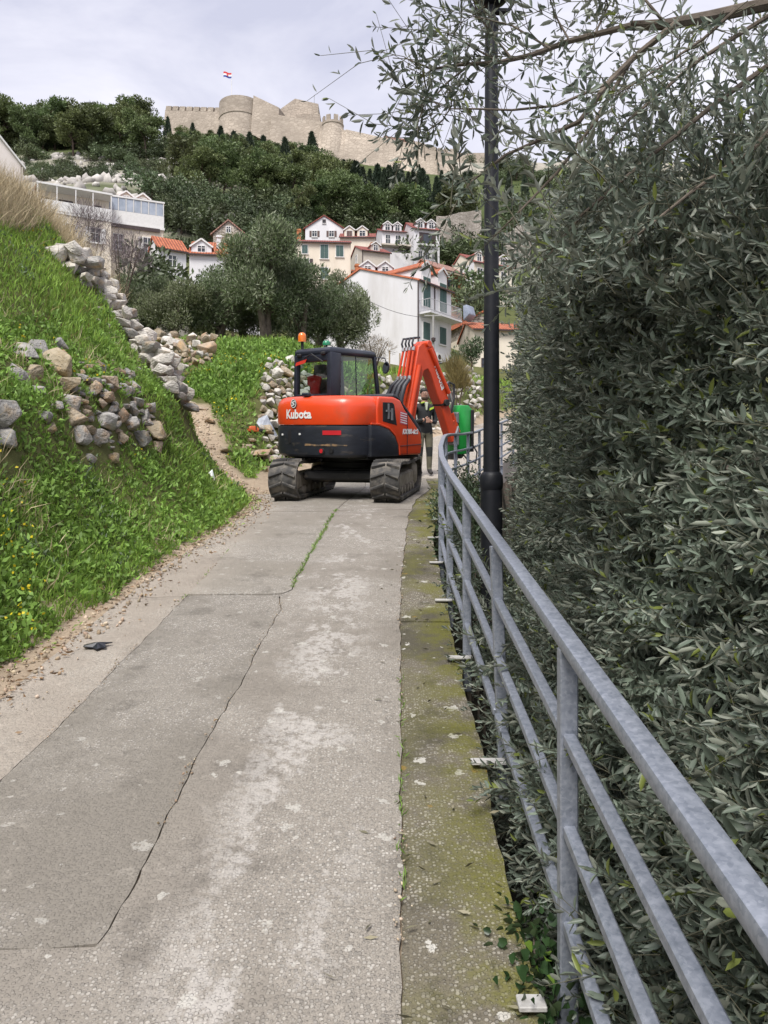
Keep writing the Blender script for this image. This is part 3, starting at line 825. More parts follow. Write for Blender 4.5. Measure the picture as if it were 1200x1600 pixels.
# ================================================================== EXCAVATOR
M_org = mat('machine_orange', (.74, .066, .014), (.68, .058, .012), rough=.34, scale=2.5, coat=.25, c3=(.36, .085, .045), c3scale=2.2, c3lo=.52, c3hi=.85)
M_org2 = mat('boom_orange', (.68, .070, .016), (.56, .052, .013), rough=.42, scale=3, c3=(.30, .07, .035), c3scale=5, c3lo=.56, c3hi=.78)
M_navy = mat('machine_charcoal', (.020, .023, .033), (.013, .015, .021), rough=.45, scale=4, c3=(.15, .12, .09), c3scale=2.4, c3lo=.58, c3hi=.82, stretch=(1, 1, 4))
M_cabf = mat('cab_frame_paint', (.018, .022, .036), (.012, .015, .024), rough=.35, scale=4)
M_dkgrey = mat('hood_grey', (.055, .060, .072), (.042, .046, .056), rough=.5, scale=5)
M_rubber = mat('track_rubber', (.075, .072, .068), (.032, .031, .030), rough=.85, scale=7, bump=.004, bscale=40, c3=(.23, .205, .17), c3scale=4, c3lo=.46, c3hi=.70)
M_trackin = mat('track_inner_mud', (.40, .36, .30), (.24, .21, .17), rough=.9, scale=6, bump=.006, bscale=30)
M_frame = mat('undercarriage_black', (.022, .021, .02), (.013, .013, .012), rough=.7, scale=6, c3=(.20, .17, .13), c3scale=4, c3lo=.58, c3hi=.75)
M_hose = mat('hydraulic_hose', (.045, .047, .055), (.028, .03, .036), rough=.5, scale=10)
M_hoseg = mat('hydraulic_hose_grey', (.20, .21, .22), (.13, .135, .14), rough=.5, scale=10)
M_chrome = mat('fitting_steel', (.55, .55, .54), (.40, .40, .39), rough=.3, metal=.8, scale=10)
M_white = mat('decal_white', (.80, .80, .78), (.74, .74, .72), rough=.4)
M_red = mat('decal_red', (.55, .02, .03), (.48, .018, .025), rough=.35)
M_green = mat('mulcher_green', (.022, .40, .065), (.016, .31, .05), rough=.4, scale=3, coat=.2, c3=(.03, .20, .05), c3scale=4, c3lo=.6, c3hi=.8)
M_steel = mat('worn_steel', (.30, .31, .33), (.19, .20, .21), rough=.5, metal=.4, scale=6)
M_amber = mat('beacon_amber', (.80, .20, .012), (.70, .16, .01), rough=.15, coat=.5)
M_bgreen = mat('beacon_green', (.012, .24, .11), (.01, .19, .085), rough=.15, coat=.5)
M_seat = mat('seat_vinyl', (.035, .038, .04), (.025, .027, .03), rough=.6)
def glassmat(name, tint, fac, rough=.02):
    m, n, l, b = _nodes(name)
    tr = n.new('ShaderNodeBsdfTransparent'); tr.inputs['Color'].default_value = (*tint, 1)
    gl = n.new('ShaderNodeBsdfGlossy'); gl.inputs['Roughness'].default_value = rough; gl.inputs['Color'].default_value = (.9, .95, .95, 1)
    fr = n.new('ShaderNodeFresnel'); fr.inputs['IOR'].default_value = 1.5
    ad = n.new('ShaderNodeMath'); ad.operation = 'MULTIPLY_ADD'; ad.inputs[1].default_value = 1.0; ad.inputs[2].default_value = fac; l.new(fr.outputs[0], ad.inputs[0])
    ms = n.new('ShaderNodeMixShader'); l.new(ad.outputs[0], ms.inputs['Fac']); l.new(tr.outputs[0], ms.inputs[1]); l.new(gl.outputs[0], ms.inputs[2])
    l.new(ms.outputs[0], n['Material Output'].inputs['Surface'])
    return m
M_cglass = glassmat('cab_glass', (.80, .88, .86), .03)

EX, EY, ESC = -.53, 12.62, 1.0
ez = float(zP(EY))+.004
slope = (float(zP(EY+1.1))-float(zP(EY-1.1)))/2.2
nrm = Vector((0, -slope, 1)).normalized()
hd = R(10)
fw = Vector((math.sin(hd), math.cos(hd), 0)); fw = (fw - nrm*fw.dot(nrm)).normalized(); rt = fw.cross(nrm)
exc = empty('excavator', label='red crawler excavator with black counterweight parked on the concrete path', cat='excavator')
exc.matrix_basis = Matrix(((rt.x, fw.x, nrm.x, EX), (rt.y, fw.y, nrm.y, EY), (rt.z, fw.z, nrm.z, ez), (0, 0, 0, 1))) @ Matrix.Scale(ESC, 4)
UR = Matrix.Rotation(R(-29), 4, 'Z')           # slewed upper body
def up(mb, name, m, parent=exc, **kw): return mb.xf(UR).build(name, m, parent, **kw)

# --- tracks
TW, TL, TR_ = .43, 1.02, .285
def track_loop(r, n=10):
    pts = []
    for k in range(n+1):
        a = math.pi/2 + math.pi*k/n
        pts.append((-TL + r*math.cos(a), TR_+.035 + r*math.sin(a)))
    for k in range(1, 7): pts.append((-TL + 2*TL*k/7, TR_+.035-r))
    for k in range(n+1):
        a = -math.pi/2 + math.pi*k/n
        pts.append((TL + r*math.cos(a), TR_+.035 + r*math.sin(a)))
    for k in range(1, 7): pts.append((TL - 2*TL*k/7, TR_+.035+r - (.02 if 2 <= k <= 5 else 0)))
    return pts
lugm = MB()
for s in (-1, 1):
    a0, a1 = 0.012*s, .205*s
    bl = [(a0, -.035), (a1, .040), (a1, .085), (a0, .018)]
    tl = [(a0, -.022), (a1*.98, .050), (a1*.98, .074), (a0, .008)]
    vs = [(p[0], p[1], -.004) for p in bl]+[(p[0], p[1], .032) for p in tl]
    lugm.add(vs, [[0,1,2,3],[4,5,6,7],[0,1,5,4],[1,2,6,5],[2,3,7,6],[3,0,4,7]])
lug_me = lugm.mesh('lug', M_rubber)
for sx in (-.775, .775):
    o_, i_ = track_loop(TR_), track_loop(TR_-.045); n_ = len(o_)
    rings = []
    for (a, b_) in zip(o_, i_):
        rings.append([(sx-TW/2, a[0], a[1]), (sx+TW/2, a[0], a[1]), (sx+TW/2, b_[0], b_[1]), (sx-TW/2, b_[0], b_[1])])
    mb = MB(); vs = [p for r in rings for p in r]; fs = []
    for i in range(n_):
        j = (i+1) % n_
        for k in range(4): fs.append([i*4+k, i*4+(k+1) % 4, j*4+(k+1) % 4, j*4+k])
    mb.add(vs, fs); belt = mb.build('track_belt', M_rubber, exc, smooth=35)
    # chevron lugs
    P = [Vector((0, a, b_)) for a, b_ in o_]; P.append(P[0])
    L = [0]
    for a, b_ in zip(P[:-1], P[1:]): L.append(L[-1]+(b_-a).length)
    N = 36
    for q in range(N):
        s = L[-1]*q/N
        k = max(i for i in range(len(L)) if L[i] <= s); k = min(k, len(P)-2)
        t = (s-L[k])/max(1e-6, L[k+1]-L[k]); p = P[k].lerp(P[k+1], t)
        ka = (P[(k+1) % (len(P)-1)]-P[k]).normalized()
        nn = Vector((0, -ka.z, ka.y)); c = Vector((0, p.y - max(-TL, min(TL, p.y)), p.z-(TR_+.035)))
        if c.dot(nn) < 0: nn = -nn
        if abs(p.y) > TL: nn = c.normalized(); ka = Vector((0, nn.z, -nn.y))*(1 if ka.dot(Vector((0, nn.z, -nn.y))) > 0 else -1)
        xa = ka.cross(nn)
        M = Matrix(((xa.x, ka.x, nn.x, sx), (xa.y, ka.y, nn.y, p.y), (xa.z, ka.z, nn.z, p.z), (0, 0, 0, 1)))
        inst('lug', lug_me, belt, M)
    # frame, idler, sprocket and rollers inside the belt
    MB().box(sx-.13, sx+.13, -.78, .78, .17, .40).build('track_frame', M_trackin, exc, bevel=.03)
    for yy in (-TL, TL):
        mb = MB(); mb.lathe([(.05, -.16), (.16, -.15), (.225, -.10), (.235, 0), (.225, .10), (.16, .15), (.05, .16)], 18)
        mb.xf(Matrix.Translation((sx, yy, TR_+.035)) @ Matrix.Rotation(R(90), 4, 'Y')); mb.build('idler_wheel', M_trackin, exc, smooth=35)
    for yy in (-.6, -.3, 0, .3, .6):
        mb = MB(); mb.lathe([(.03, -.17), (.075, -.16), (.075, .16), (.03, .17)], 12)
        mb.xf(Matrix.Translation((sx, yy, .135)) @ Matrix.Rotation(R(90), 4, 'Y')); mb.build('track_roller', M_trackin, exc, smooth=35)
MB().box(-.58, .58, -.42, .42, .24, .50).build('carbody', M_frame, exc, bevel=.04)
MB().box(-.60, .60, -.78, -.48, .30, .44).build('cross_member', M_frame, exc, bevel=.03)
MB().box(-.60, .60, .48, .78, .30, .44).build('cross_member', M_frame, exc, bevel=.03)
MB().lathe([(.50, .48), (.50, .56), (.46, .57), (.46, .64)], 28).build('slew_ring', M_frame, exc, smooth=35)
# --- upper body
def outline(ins=0.0, yb=-.44, left_front=-.44, right_front=.22, notch=None):
    pts = [(-.90, left_front)]
    pts += [(-.90, -.52), (-.885, -.66), (-.84, -.76)]
    for k in range(-7, 8):
        xx = k*.105; pts.append((xx, .40-math.sqrt(1.52**2-xx*xx)))
    pts += [(.84, -.76), (.885, -.66), (.90, -.52), (.90, right_front)]
    if notch: pts += [(notch, right_front), (notch, left_front)]
    c = (0.05, -.45)
    return [((p[0]-c[0])*(1-ins)+c[0], (p[1]-c[1])*(1-ins)+c[1]) for p in pts]
def rear_y(xx): return .40-math.sqrt(1.52**2-min(abs(xx), .8)**2)
def rings(levels, **kw): return [[(p[0], p[1], z) for p in outline(i, **kw)] for z, i in levels]
mb = MB(); mb.loft(rings([(.665, .07), (.70, .015), (.76, 0), (1.08, 0), (1.13, .012), (1.15, .05)], left_front=.10, right_front=.0)); cw = up(mb, 'counterweight', M_navy, smooth=35)
mb = MB(); mb.box(-.85, .85, -.6, .70, .625, .672); up(mb, 'deck_plate', M_frame, bevel=.01)
hood_l = [(1.152, .012), (1.20, .0), (1.42, .0), (1.50, .03), (1.555, .085), (1.58, .17), (1.588, .35)]
mb = MB(); mb.loft(rings(hood_l, left_front=-.44, right_front=.10, notch=.14)); hood = up(mb, 'engine_hood', M_org, smooth=40)
# right side panels
side = [(.66, .672), (.69, .86), (.66, 1.02), (.22, 1.40), (.12, 1.53), (-.05, 1.575), (-.42, 1.575), (-.46, 1.40), (-.46, 1.0), (-.30, .672)]
mb = MB(); mb.prism(side, 'x', .14, .925); sp_ = up(mb, 'side_panel', M_org, bevel=.035, seg=3, smooth=40)
# black skirt that curls down the flank
sk = [(-.62, .668), (.06, .668), (.045, .82), (-.04, .97), (-.20, 1.085), (-.42, 1.14), (-.62, 1.15)]
mb = MB(); mb.prism(sk, 'x', .80, .946); up(mb, 'counterweight_skirt', M_navy, bevel=.02, seg=2, smooth=40)
arc = [(-.62, 1.165), (-.42, 1.155), (-.19, 1.098), (-.025, .98), (.06, .825), (.075, .68)]
mb = MB(); mb.sweep([(.935, a, b_) for a, b_ in arc], .03, .03); up(mb, 'skirt_trim', M_org, bevel=.006)
mb = MB(); mb.tube([(.928, .28, .68), (.932, .28, 1.0), (.930, .28, 1.42)], .005, 5); up(mb, 'panel_seam', M_navy)
mb = MB(); mb.tube([(.930, .10, .82), (.932, .66, .84)], .005, 5); up(mb, 'panel_seam', M_navy)
# intake window with louvres
vw = [(-.33, 1.20), (.02, 1.14), (-.05, 1.46), (-.10, 1.49), (-.33, 1.49)]
mb = MB(); mb.prism(vw, 'x', .915, .930); vent = up(mb, 'intake_window', mat('vent_dark', (.012, .012, .014), rough=.6), bevel=.006)
mb = MB(); mb.bar((.934, -.20, 1.24), (.934, -.20, 1.47), .02, .03); mb.bar((.934, -.12, 1.22), (.934, -.12, 1.40), .03, .035); mb.bar((.934, -.26, 1.36), (.934, -.16, 1.36), .02, .03); up(mb, 'pipe', M_steel, vent)
# grey sloping cover
cv = [(.66, 1.03), (.69, .90), (.72, .93), (.69, 1.09), (.48, 1.28), (.26, 1.45), (.08, 1.59), (-.04, 1.635), (-.06, 1.58), (.10, 1.535)]
mb = MB(); mb.prism(cv, 'x', .18, .900); up(mb, 'sloping_cover', M_dkgrey, bevel=.02, seg=2, smooth=40)
# front of the deck
mb = MB(); mb.box(-.14, .20, .62, 1.02, .66, 1.05); up(mb, 'swing_bracket', M_org2, bevel=.04, seg=2)

def text_mesh(s, size, bold=0.0):
    cu = bpy.data.curves.new('txt', 'FONT'); cu.body = s; cu.size = size; cu.align_x = 'CENTER'; cu.align_y = 'CENTER'; cu.offset = bold; cu.resolution_u = 2
    o = bpy.data.objects.new('txt', cu); COL.objects.link(o)
    dg = bpy.context.evaluated_depsgraph_get(); me = bpy.data.meshes.new_from_object(o.evaluated_get(dg))
    COL.objects.unlink(o); bpy.data.objects.remove(o); bpy.data.curves.remove(cu)
    return me
def text_part(name, s, size, fn, m, parent, bold=0.0):
    me = text_mesh(s, size, bold); me.name = name
    bm = bmesh.new(); bm.from_mesh(me); bmesh.ops.triangulate(bm, faces=bm.faces)
    for _ in range(2): bmesh.ops.subdivide_edges(bm, edges=[e for e in bm.edges if e.calc_length() > .05], cuts=1)
    for v in bm.verts: v.co = UR @ Vector(fn(v.co.x, v.co.y))
    bm.to_mesh(me); bm.free(); me.materials.clear(); me.materials.append(m)
    return link(bpy.data.objects.new(name, me), parent)
text_part('lettering', 'Kubota', .185, lambda u, v: (u*1.05-.10, rear_y(u*1.05-.10)-.008, 1.305+v), M_white, hood, bold=.007)
text_part('lettering', 'KX080-4α2', .105, lambda u, v: (.9335, .36+u*.80+v*.12, 1.04+v), M_white, sp_, bold=.006)
# round emblem above the lettering
def ring_pts(cx, cz, r0, r1, n=20): 
    mb = MB(); vs = []; fs = []
    for k in range(n):
        a = 2*math.pi*k/n
        for r in (r0, r1):
            xx, zz = cx+r*math.cos(a), cz+r*math.sin(a)
            vs.append((xx, rear_y(xx)-.011, zz))
    for k in range(n): fs.append([2*k, 2*k+1, (2*k+3) % (2*n), (2*k+2) % (2*n)])
    mb.add(vs, fs); return mb
up(ring_pts(-.18, 1.47, .001, .070), 'emblem_disc', M_cabf, hood)
mb = ring_pts(-.18, 1.47, .054, .066); mb.v = [(a, b_-.004, c) for a, b_, c in mb.v]
mb2 = MB()
for (a0, c0, a1, c1) in ((-.21, 1.49, -.15, 1.50), (-.21, 1.49, -.16, 1.455), (-.16, 1.455, -.21, 1.44)):
    mb2.bar((a0, rear_y(-.18)-.016, c0), (a1, rear_y(-.18)-.016, c1), .016, .006, up=(0, 1, 0))
mb.add(mb2.v, mb2.f); up(mb, 'emblem', M_white, hood)
# sticker
mb = MB(); mb.prism([(.09, 1.17), (.28, 1.14), (.285, 1.335), (.095, 1.37)], 'x', .926, .9285); stk = up(mb, 'warning_sticker', mat('sticker_pink', (.62, .10, .14), rough=.4), sp_)
mb = MB()
for k in range(5): mb.bar((.9297, .108, 1.338-k*.036), (.9297, .270, 1.312-k*.036), .002, .014)
up(mb, 'sticker_lines', M_white, stk)
# rear reflectors, eyes, tow holes
def on_rear(mb, name, m, parent=cw, **kw): return up(mb, name, m, parent, **kw)
mb = MB(); xs = np.linspace(.38, .66, 5)
mb.add([(a, rear_y(a)-.006, z) for z in (1.00, 1.065) for a in xs], [[i, i+1, 6+i, 5+i] for i in range(4)]); on_rear(mb, 'rear_reflector', M_red)
mb = MB(); mb.lathe([(.05, -.02), (.05, .012), (.03, .012)], 14); mb.xf(Matrix.Translation((.36, rear_y(.36), .76)) @ Matrix.Rotation(R(90), 4, 'X')); on_rear(mb, 'tow_eye', M_frame)
mb = MB(); mb.lathe([(.032, -.02), (.032, .02)], 12); mb.xf(Matrix.Translation((.36, rear_y(.36), .76)) @ Matrix.Rotation(R(90), 4, 'X')); on_rear(mb, 'tail_lamp', M_red)
for (xx, zz, sx_, sz_) in ((-.30, 1.02, .045, .05), (-.30, .93, .035, .07), (.50, .77, .05, .045)):
    mb = MB(); mb.lathe([(1, -.01), (1, .006), (.8, .007)], 14); mb.xf(Matrix.Translation((xx, rear_y(xx), zz)) @ Matrix.Rotation(R(90), 4, 'X') @ Matrix.Diagonal((sx_, sz_, 1, 1))); on_rear(mb, 'lifting_recess', MATS['vent_dark'])
for (xx, zz) in ((-.52, 1.0), (-.05, 1.01)):
    mb = MB(); mb.box(xx-.016, xx+.016, rear_y(xx)-.012, rear_y(xx)+.01, zz-.014, zz+.014); on_rear(mb, 'bolt_cap', M_white)
mb = MB(); mb.box(-.905, -.87, -.66, -.56, .98, 1.08); on_rear(mb, 'side_marker', mat('marker_orange', (.42, .09, .02), rough=.3))
mb = MB(); mb.box(-.06, .09, -1.075, -1.0, 1.575, 1.63); mb.box(-.03, .05, -1.05, -.9, 1.55, 1.60); up(mb, 'rear_camera', M_cabf, hood, bevel=.012)
# scraped paint streak
mb = MB(); xs = np.linspace(.05, .74, 9)
vs = []
for i, a in enumerate(xs): vs += [(a, rear_y(a)-.0045, .835+.005*math.sin(i*2)), (a, rear_y(a)-.0045, .862+.008*math.sin(i*1.3+1))]
mb.add(vs, [[2*i, 2*i+2, 2*i+3, 2*i+1] for i in range(8)]); on_rear(mb, 'scrape_mark', mat('scraped_paint', (.24, .15, .075), (.06, .05, .04), rough=.8, scale=14, lo=.42, hi=.58))

# --- cab
cx0, cx1, cy0, cy1, cz0, cz1 = -.90, -.03, -.44, .84, 1.0, 2.34
def pil(name, a, b_, w, h, **kw):
    mb = MB(); mb.bar(a, b_, w, h, up=(0, 1, 0)); return up(mb, name, M_cabf, exc, bevel=.02, seg=2, smooth=40, **kw)
pil('cab_pillar', (cx0+.04, cy0+.04, 1.0), (cx0+.06, cy0+.07, cz1-.05), .08, .09)
pil('cab_pillar', (cx1-.05, cy0+.10, 1.3), (cx1-.06, cy0+.14, cz1-.05), .10, .24)
pil('cab_pillar', (cx1-.035, cy1-.03, 1.3), (cx1-.055, cy1-.16, cz1-.05), .06, .07)
pil('cab_pillar', (cx0+.035, cy1-.03, 1.0), (cx0+.055, cy1-.16, cz1-.05), .06, .07)
roof_o = [(cx0+.05, cy0+.02), (cx1-.04, cy0+.02), (cx1-.02, cy0+.12), (cx1-.03, cy1-.14), (cx1-.10, cy1-.08), (cx0+.10, cy1-.08), (cx0+.03, cy1-.14), (cx0+.02, cy0+.12)]
cc = ((cx0+cx1)/2, (cy0+cy1)/2)
def rscale(s, z): return [((p[0]-cc[0])*s+cc[0], (p[1]-cc[1])*s+cc[1], z) for p in roof_o]
mb = MB(); mb.loft([rscale(.97, cz1-.085), rscale(1.0, cz1-.06), rscale(1.0, cz1-.02), rscale(.96, cz1+.02), rscale(.85, cz1+.04)]); roof = up(mb, 'cab_roof', M_cabf, smooth=45)
mb = MB(); mb.box(cx0+.03, cx1-.02, cy0+.015, cy0+.06, 1.0, 1.64); up(mb, 'cab_rear_panel', M_cabf, bevel=.01)
mb = MB(); mb.box(cx0+.01, cx0+.05, cy0+.03, cy1-.03, .95, 1.32); up(mb, 'cab_door_panel', M_cabf, bevel=.01)
mb = MB(); mb.box(cx0+.05, cx1-.03, cy0+.02, cy0+.06, cz1-.19, cz1-.075); up(mb, 'rear_header', M_cabf, bevel=.015)
mb = MB(); mb.add([(cx0+.07, cy0+.045, 1.64), (cx1-.08, cy0+.045, 1.64), (cx1-.09, cy0+.075, cz1-.18), (cx0+.08, cy0+.075, cz1-.18)], [[0, 1, 2, 3]]); up(mb, 'rear_window', M_cglass, fix=False)
mb = MB(); mb.add([(cx1-.03, cy0+.22, 1.5), (cx1-.03, cy1-.06, 1.5), (cx1-.05, cy1-.18, cz1-.10), (cx1-.05, cy0+.25, cz1-.10)], [[0, 1, 2, 3]]); up(mb, 'side_window', M_cglass, fix=False)
mb = MB(); mb.add([(cx0+.02, cy0+.1, 1.32), (cx0+.02, cy1-.06, 1.32), (cx0+.04, cy1-.18, cz1-.10), (cx0+.04, cy0+.12, cz1-.10)], [[0, 1, 2, 3]]); up(mb, 'door_window', M_cglass, fix=False)
mb = MB(); mb.add([(cx0+.06, cy1-.03, 1.1), (cx1-.06, cy1-.03, 1.1), (cx1-.08, cy1-.17, cz1-.10), (cx0+.08, cy1-.17, cz1-.10)], [[0, 1, 2, 3]]); up(mb, 'windscreen', M_cglass, fix=False)
pil('window_divider', (cx1-.028, .20, 1.45), (cx1-.048, .20, cz1-.08), .012, .02)
pil('window_sill', (cx1-.03, cy0+.2, 1.50), (cx1-.03, cy1-.05, 1.47), .03, .03)
pil('window_header', (cx1-.05, cy0+.2, cz1-.085), (cx1-.05, cy1-.16, cz1-.085), .03, .03)
mb = MB(); mb.box(-.66, -.22, -.20, .28, 1.02, 1.28); seat = up(mb, 'operator_seat', M_seat, bevel=.05, seg=2)
mb = MB(); mb.box(-.67, -.21, -.30, -.16, 1.25, 1.88); up(mb, 'seat_back', M_seat, seat, bevel=.05, seg=2)
mb = MB(); mb.box(-.57, -.31, -.30, -.19, 1.90, 2.12); up(mb, 'headrest', M_seat, seat, bevel=.045, seg=2)
mb = MB(); mb.add([(-.66, -.335, 1.93), (-.50, -.345, 1.95), (-.34, -.34, 1.92), (-.40, -.345, 1.72), (-.38, -.34, 1.60), (-.60, -.345, 1.62), (-.58, -.34, 1.76), (-.66, -.335, 1.80)], [[0, 1, 2, 3, 4, 5, 6, 7]])
for v in list(mb.v): mb.v.append((v[0], v[1]+.03, v[2]))
mb.f.append([15-k for k in range(8)]); mb.f += [[k, (k+1) % 8, 8+(k+1) % 8, 8+k] for k in range(8)]
up(mb, 'red_vest', mat('vest_red', (.62, .03, .03), (.5, .02, .02), rough=.8), seat, smooth=60)
mb = MB(); mb.prism([(-.82, 2.10), (-.60, 2.14), (-.56, 2.20), (-.80, 2.155)], 'y', cy0-.005, cy0+.004); up(mb, 'rear_sticker', mat('sticker_scarlet', (.65, .05, .03), rough=.4), roof)
mb = MB(); mb.tube([(-.60, cy0-.01, 2.22), (-.42, cy0-.03, 2.27), (-.18, cy0-.02, 2.14)], .012, 6); up(mb, 'wiper_arm', MATS['vent_dark'], roof)
mb = MB(); mb.box(-.78, -.69, cy0-.02, cy0+.05, 2.24, 2.29); mb.box(-.25, -.16, cy0-.02, cy0+.05, 2.25, 2.30); up(mb, 'work_light', MATS['vent_dark'], roof, bevel=.012)
mb = MB(); mb.lathe([(.025, 2.37), (.025, 2.50), (.05, 2.505)], 12, c=(-.80, -.30)); up(mb, 'beacon_stem', M_frame, roof, smooth=40)
mb = MB(); mb.lathe([(.068, 2.50), (.068, 2.58), (.058, 2.625), (.03, 2.648)], 18, c=(-.80, -.30)); up(mb, 'amber_beacon', M_amber, roof, smooth=50)
mb = MB(); mb.lathe([(.018, 2.37), (.018, 2.47)], 10, c=(-.63, .10)); up(mb, 'beacon_stem', M_frame, roof, smooth=40)
mb = MB(); mb.lathe([(.065, 2.465), (.068, 2.50), (.055, 2.53), (.025, 2.545)], 18, c=(-.63, .10)); up(mb, 'green_beacon', M_bgreen, roof, smooth=50)
mb = MB(); mb.tube([(cx1-.05, cy1-.12, 2.28), (.06, cy1-.05, 2.26), (.085, cy1-.04, 2.18)], .010, 8); mir = up(mb, 'mirror_arm', M_cabf, smooth=True)
mb = MB(); mb.lathe([(.02, -.03), (.07, -.02), (.085, .01), (.08, .02)], 16); mb.xf(Matrix.Translation((.09, cy1-.05, 2.10)) @ Matrix.Rotation(R(80), 4, 'X') @ Matrix.Diagonal((.85, 1.25, 1, 1))); up(mb, 'mirror', M_cabf, mir, smooth=40)
mb = MB(); mb.lathe([(.002, 0), (.07, 0)], 16, cap=False); mb.xf(Matrix.Translation((.09, cy1-.075, 2.10)) @ Matrix.Rotation(R(80), 4, 'X') @ Matrix.Diagonal((.85, 1.25, 1, 1))); up(mb, 'mirror_glass', mat('mirror_silver', (.7, .72, .74), rough=.06, metal=1), mir)

# --- boom, arm and flail mower
BM = UR @ Matrix.Translation((.30, 1.03, 0)) @ Matrix.Rotation(R(-12), 4, 'Z')
def bo(mb, name, m, parent=exc, **kw): return mb.xf(BM).build(name, m, parent, **kw)
boom_p = [(-.10, 1.00), (.10, .98), (.16, 1.35), (.27, 1.88), (.34, 2.07), (.42, 2.10), (.50, 2.00), (.66, 1.64), (.745, 1.50), (.935, 1.565), (.825, 1.86), (.635, 2.34), (.54, 2.50), (.43, 2.56), (.29, 2.53), (.20, 2.46), (.06, 1.80), (-.06, 1.30)]
mb = MB(); mb.prism(boom_p, 'x', -.115, .115); boom = bo(mb, 'boom', M_org2, bevel=.012, smooth=30)
arm_p = [(.745, 1.49), (.930, 1.555), (1.16, .97), (1.13, .86), (1.03, .84)]
mb = MB(); mb.prism(arm_p, 'x', -.095, .095); arm = bo(mb, 'arm', M_org2, bevel=.012, smooth=30)
mb = MB(); mb.tube([(-.16, .85, 1.535), (.16, .85, 1.535)], .06, 14); bo(mb, 'arm_pin', M_frame, bevel=.006)
mb = MB(); mb.tube([(-.16, .42, 2.52), (.16, .42, 2.52)], .055, 14); bo(mb, 'boom_pin', M_org2, bevel=.006)
mb = MB(); mb.prism([(.735, 1.50), (.75, 1.478), (.94, 1.545), (.93, 1.57)], 'x', -.12, .12); bo(mb, 'joint_band', M_frame)
# cylinders and pipes up the back of the boom
for k, s in enumerate((-.19, -.10, -.02, .07)):
    off = -.055
    b0, b1, b2 = (.02+off, 1.62), (.09+off, 1.95), (.185+off, 2.42)
    mb = MB(); mb.tube([(s*1.15, b1[0], b1[1]), (s, b2[0], b2[1])], .021 if k != 2 else .03, 10); bo(mb, 'hydraulic_pipe', M_org2, boom, smooth=40)
    mb = MB(); mb.tube([(s*1.15, b1[0]-.012, b1[1]-.05), (s*1.13, b1[0], b1[1]+.02)], .030, 10); bo(mb, 'fitting', M_chrome, boom, smooth=40)
    mb = MB(); mb.tube([(s*1.6-.02, b0[0]-.14, b0[1]-.30), (s*1.55-.015, b0[0]-.12, b0[1]-.02), (s*1.3, b0[0]-.05, b0[1]+.18), (s*1.15, b1[0]-.012, b1[1]-.04)], [.040, .042, .038, .032], 10); bo(mb, 'hose', M_hose, boom, smooth=True)
    mb = MB(); mb.tube([(s, b2[0], b2[1]), (s*1.05, b2[0]-.03, b2[1]+.10), (s*1.05-.02, b2[0]+.02, b2[1]+.19), (s, b2[0]+.14, b2[1]+.20)], .018, 8); bo(mb, 'hose', M_hose, boom, smooth=True)
    mb = MB(); mb.tube([(s, b2[0]-.01, b2[1]-.02), (s, b2[0]+.005, b2[1]+.04)], .029, 10); bo(mb, 'fitting', M_chrome, boom, smooth=40)
mb = MB(); mb.tube([(.11, .02, 1.30), (.12, .22, 2.15)], .045, 12); cyl = bo(mb, 'boom_cylinder', M_org2, boom, smooth=40)
mb = MB(); mb.tube([(.135, .45, 2.44), (.14, .90, 1.70)], .036, 12); bo(mb, 'arm_cylinder', M_org2, boom, smooth=40)
mb = MB(); mb.tube([(.14, .90, 1.70), (.14, .96, 1.55)], .022, 12); bo(mb, 'cylinder_rod', M_chrome, boom, smooth=40)
me = text_mesh('Kubota', .15, .004); me.name = 'lettering'
for v in me.vertices:
    u, w_ = v.co.x, v.co.y
    dr = Vector((0, .40, -.92)).normalized(); pr = Vector((0, .92, .40)).normalized()
    v.co = BM @ (Vector((.119, .70, 1.97)) + dr*u + pr*w_)
me.materials.clear(); me.materials.append(M_white); link(bpy.data.objects.new('lettering', me), boom)
for k, (a, b_, c) in enumerate(((.20, .30, .0), (.14, .22, .05), (.10, .26, -.06))):
    mb = MB(); mb.tube([(c, .86, 1.80), (c, .93+a*.4, 1.90), (c-.02, 1.06+a*.5, 1.86), (c-.02, 1.08+a*.4, 1.62), (c, 1.06, 1.40), (c, 1.10, 1.18)], .017, 8); bo(mb, 'hose', M_hoseg if k != 1 else M_hose, arm, smooth=True)
# linkage and coupler
mb = MB(); mb.tube([(.05, 1.05, 1.35), (.05, 1.22, 1.02)], .045, 12); bo(mb, 'bucket_cylinder', M_org2, arm, smooth=40)
mb = MB(); mb.bar((-.08, 1.06, 1.22), (-.08, 1.18, 1.0), .03, .07); mb.bar((.08, 1.06, 1.22), (.08, 1.18, 1.0), .03, .07); bo(mb, 'linkage', M_org2, arm, bevel=.01)
mb = MB(); mb.prism([(1.06, .80), (1.19, .78), (1.19, 1.12), (1.16, 1.14), (1.08, .95)], 'x', -.12, .12); bo(mb, 'coupler', M_steel, arm, bevel=.015)
mb = MB(); mb.prism([(1.20, .62), (1.20, 1.36), (1.24, 1.50), (1.46, 1.50), (1.56, 1.42), (1.56, .72), (1.48, .62)], 'x', -.30, .08); mow = bo(mb, 'flail_mower', M_green, bevel=.02, seg=2, smooth=35)
mb = MB(); mb.prism([(1.14, 1.20), (1.20, 1.16), (1.20, 1.38), (1.14, 1.36)], 'x', -.10, .10); bo(mb, 'mower_mount', M_steel, mow, bevel=.01)
mb = MB(); mb.box(.06, .10, 1.50, 1.585, .66, 1.42); bo(mb, 'mower_side_skid', M_frame, mow, bevel=.01)
mb = MB(); mb.tube([(-.33, 1.30, .62), (.05, 1.30, .62)], .08, 14); bo(mb, 'flail_rotor', M_frame, mow, bevel=.01)
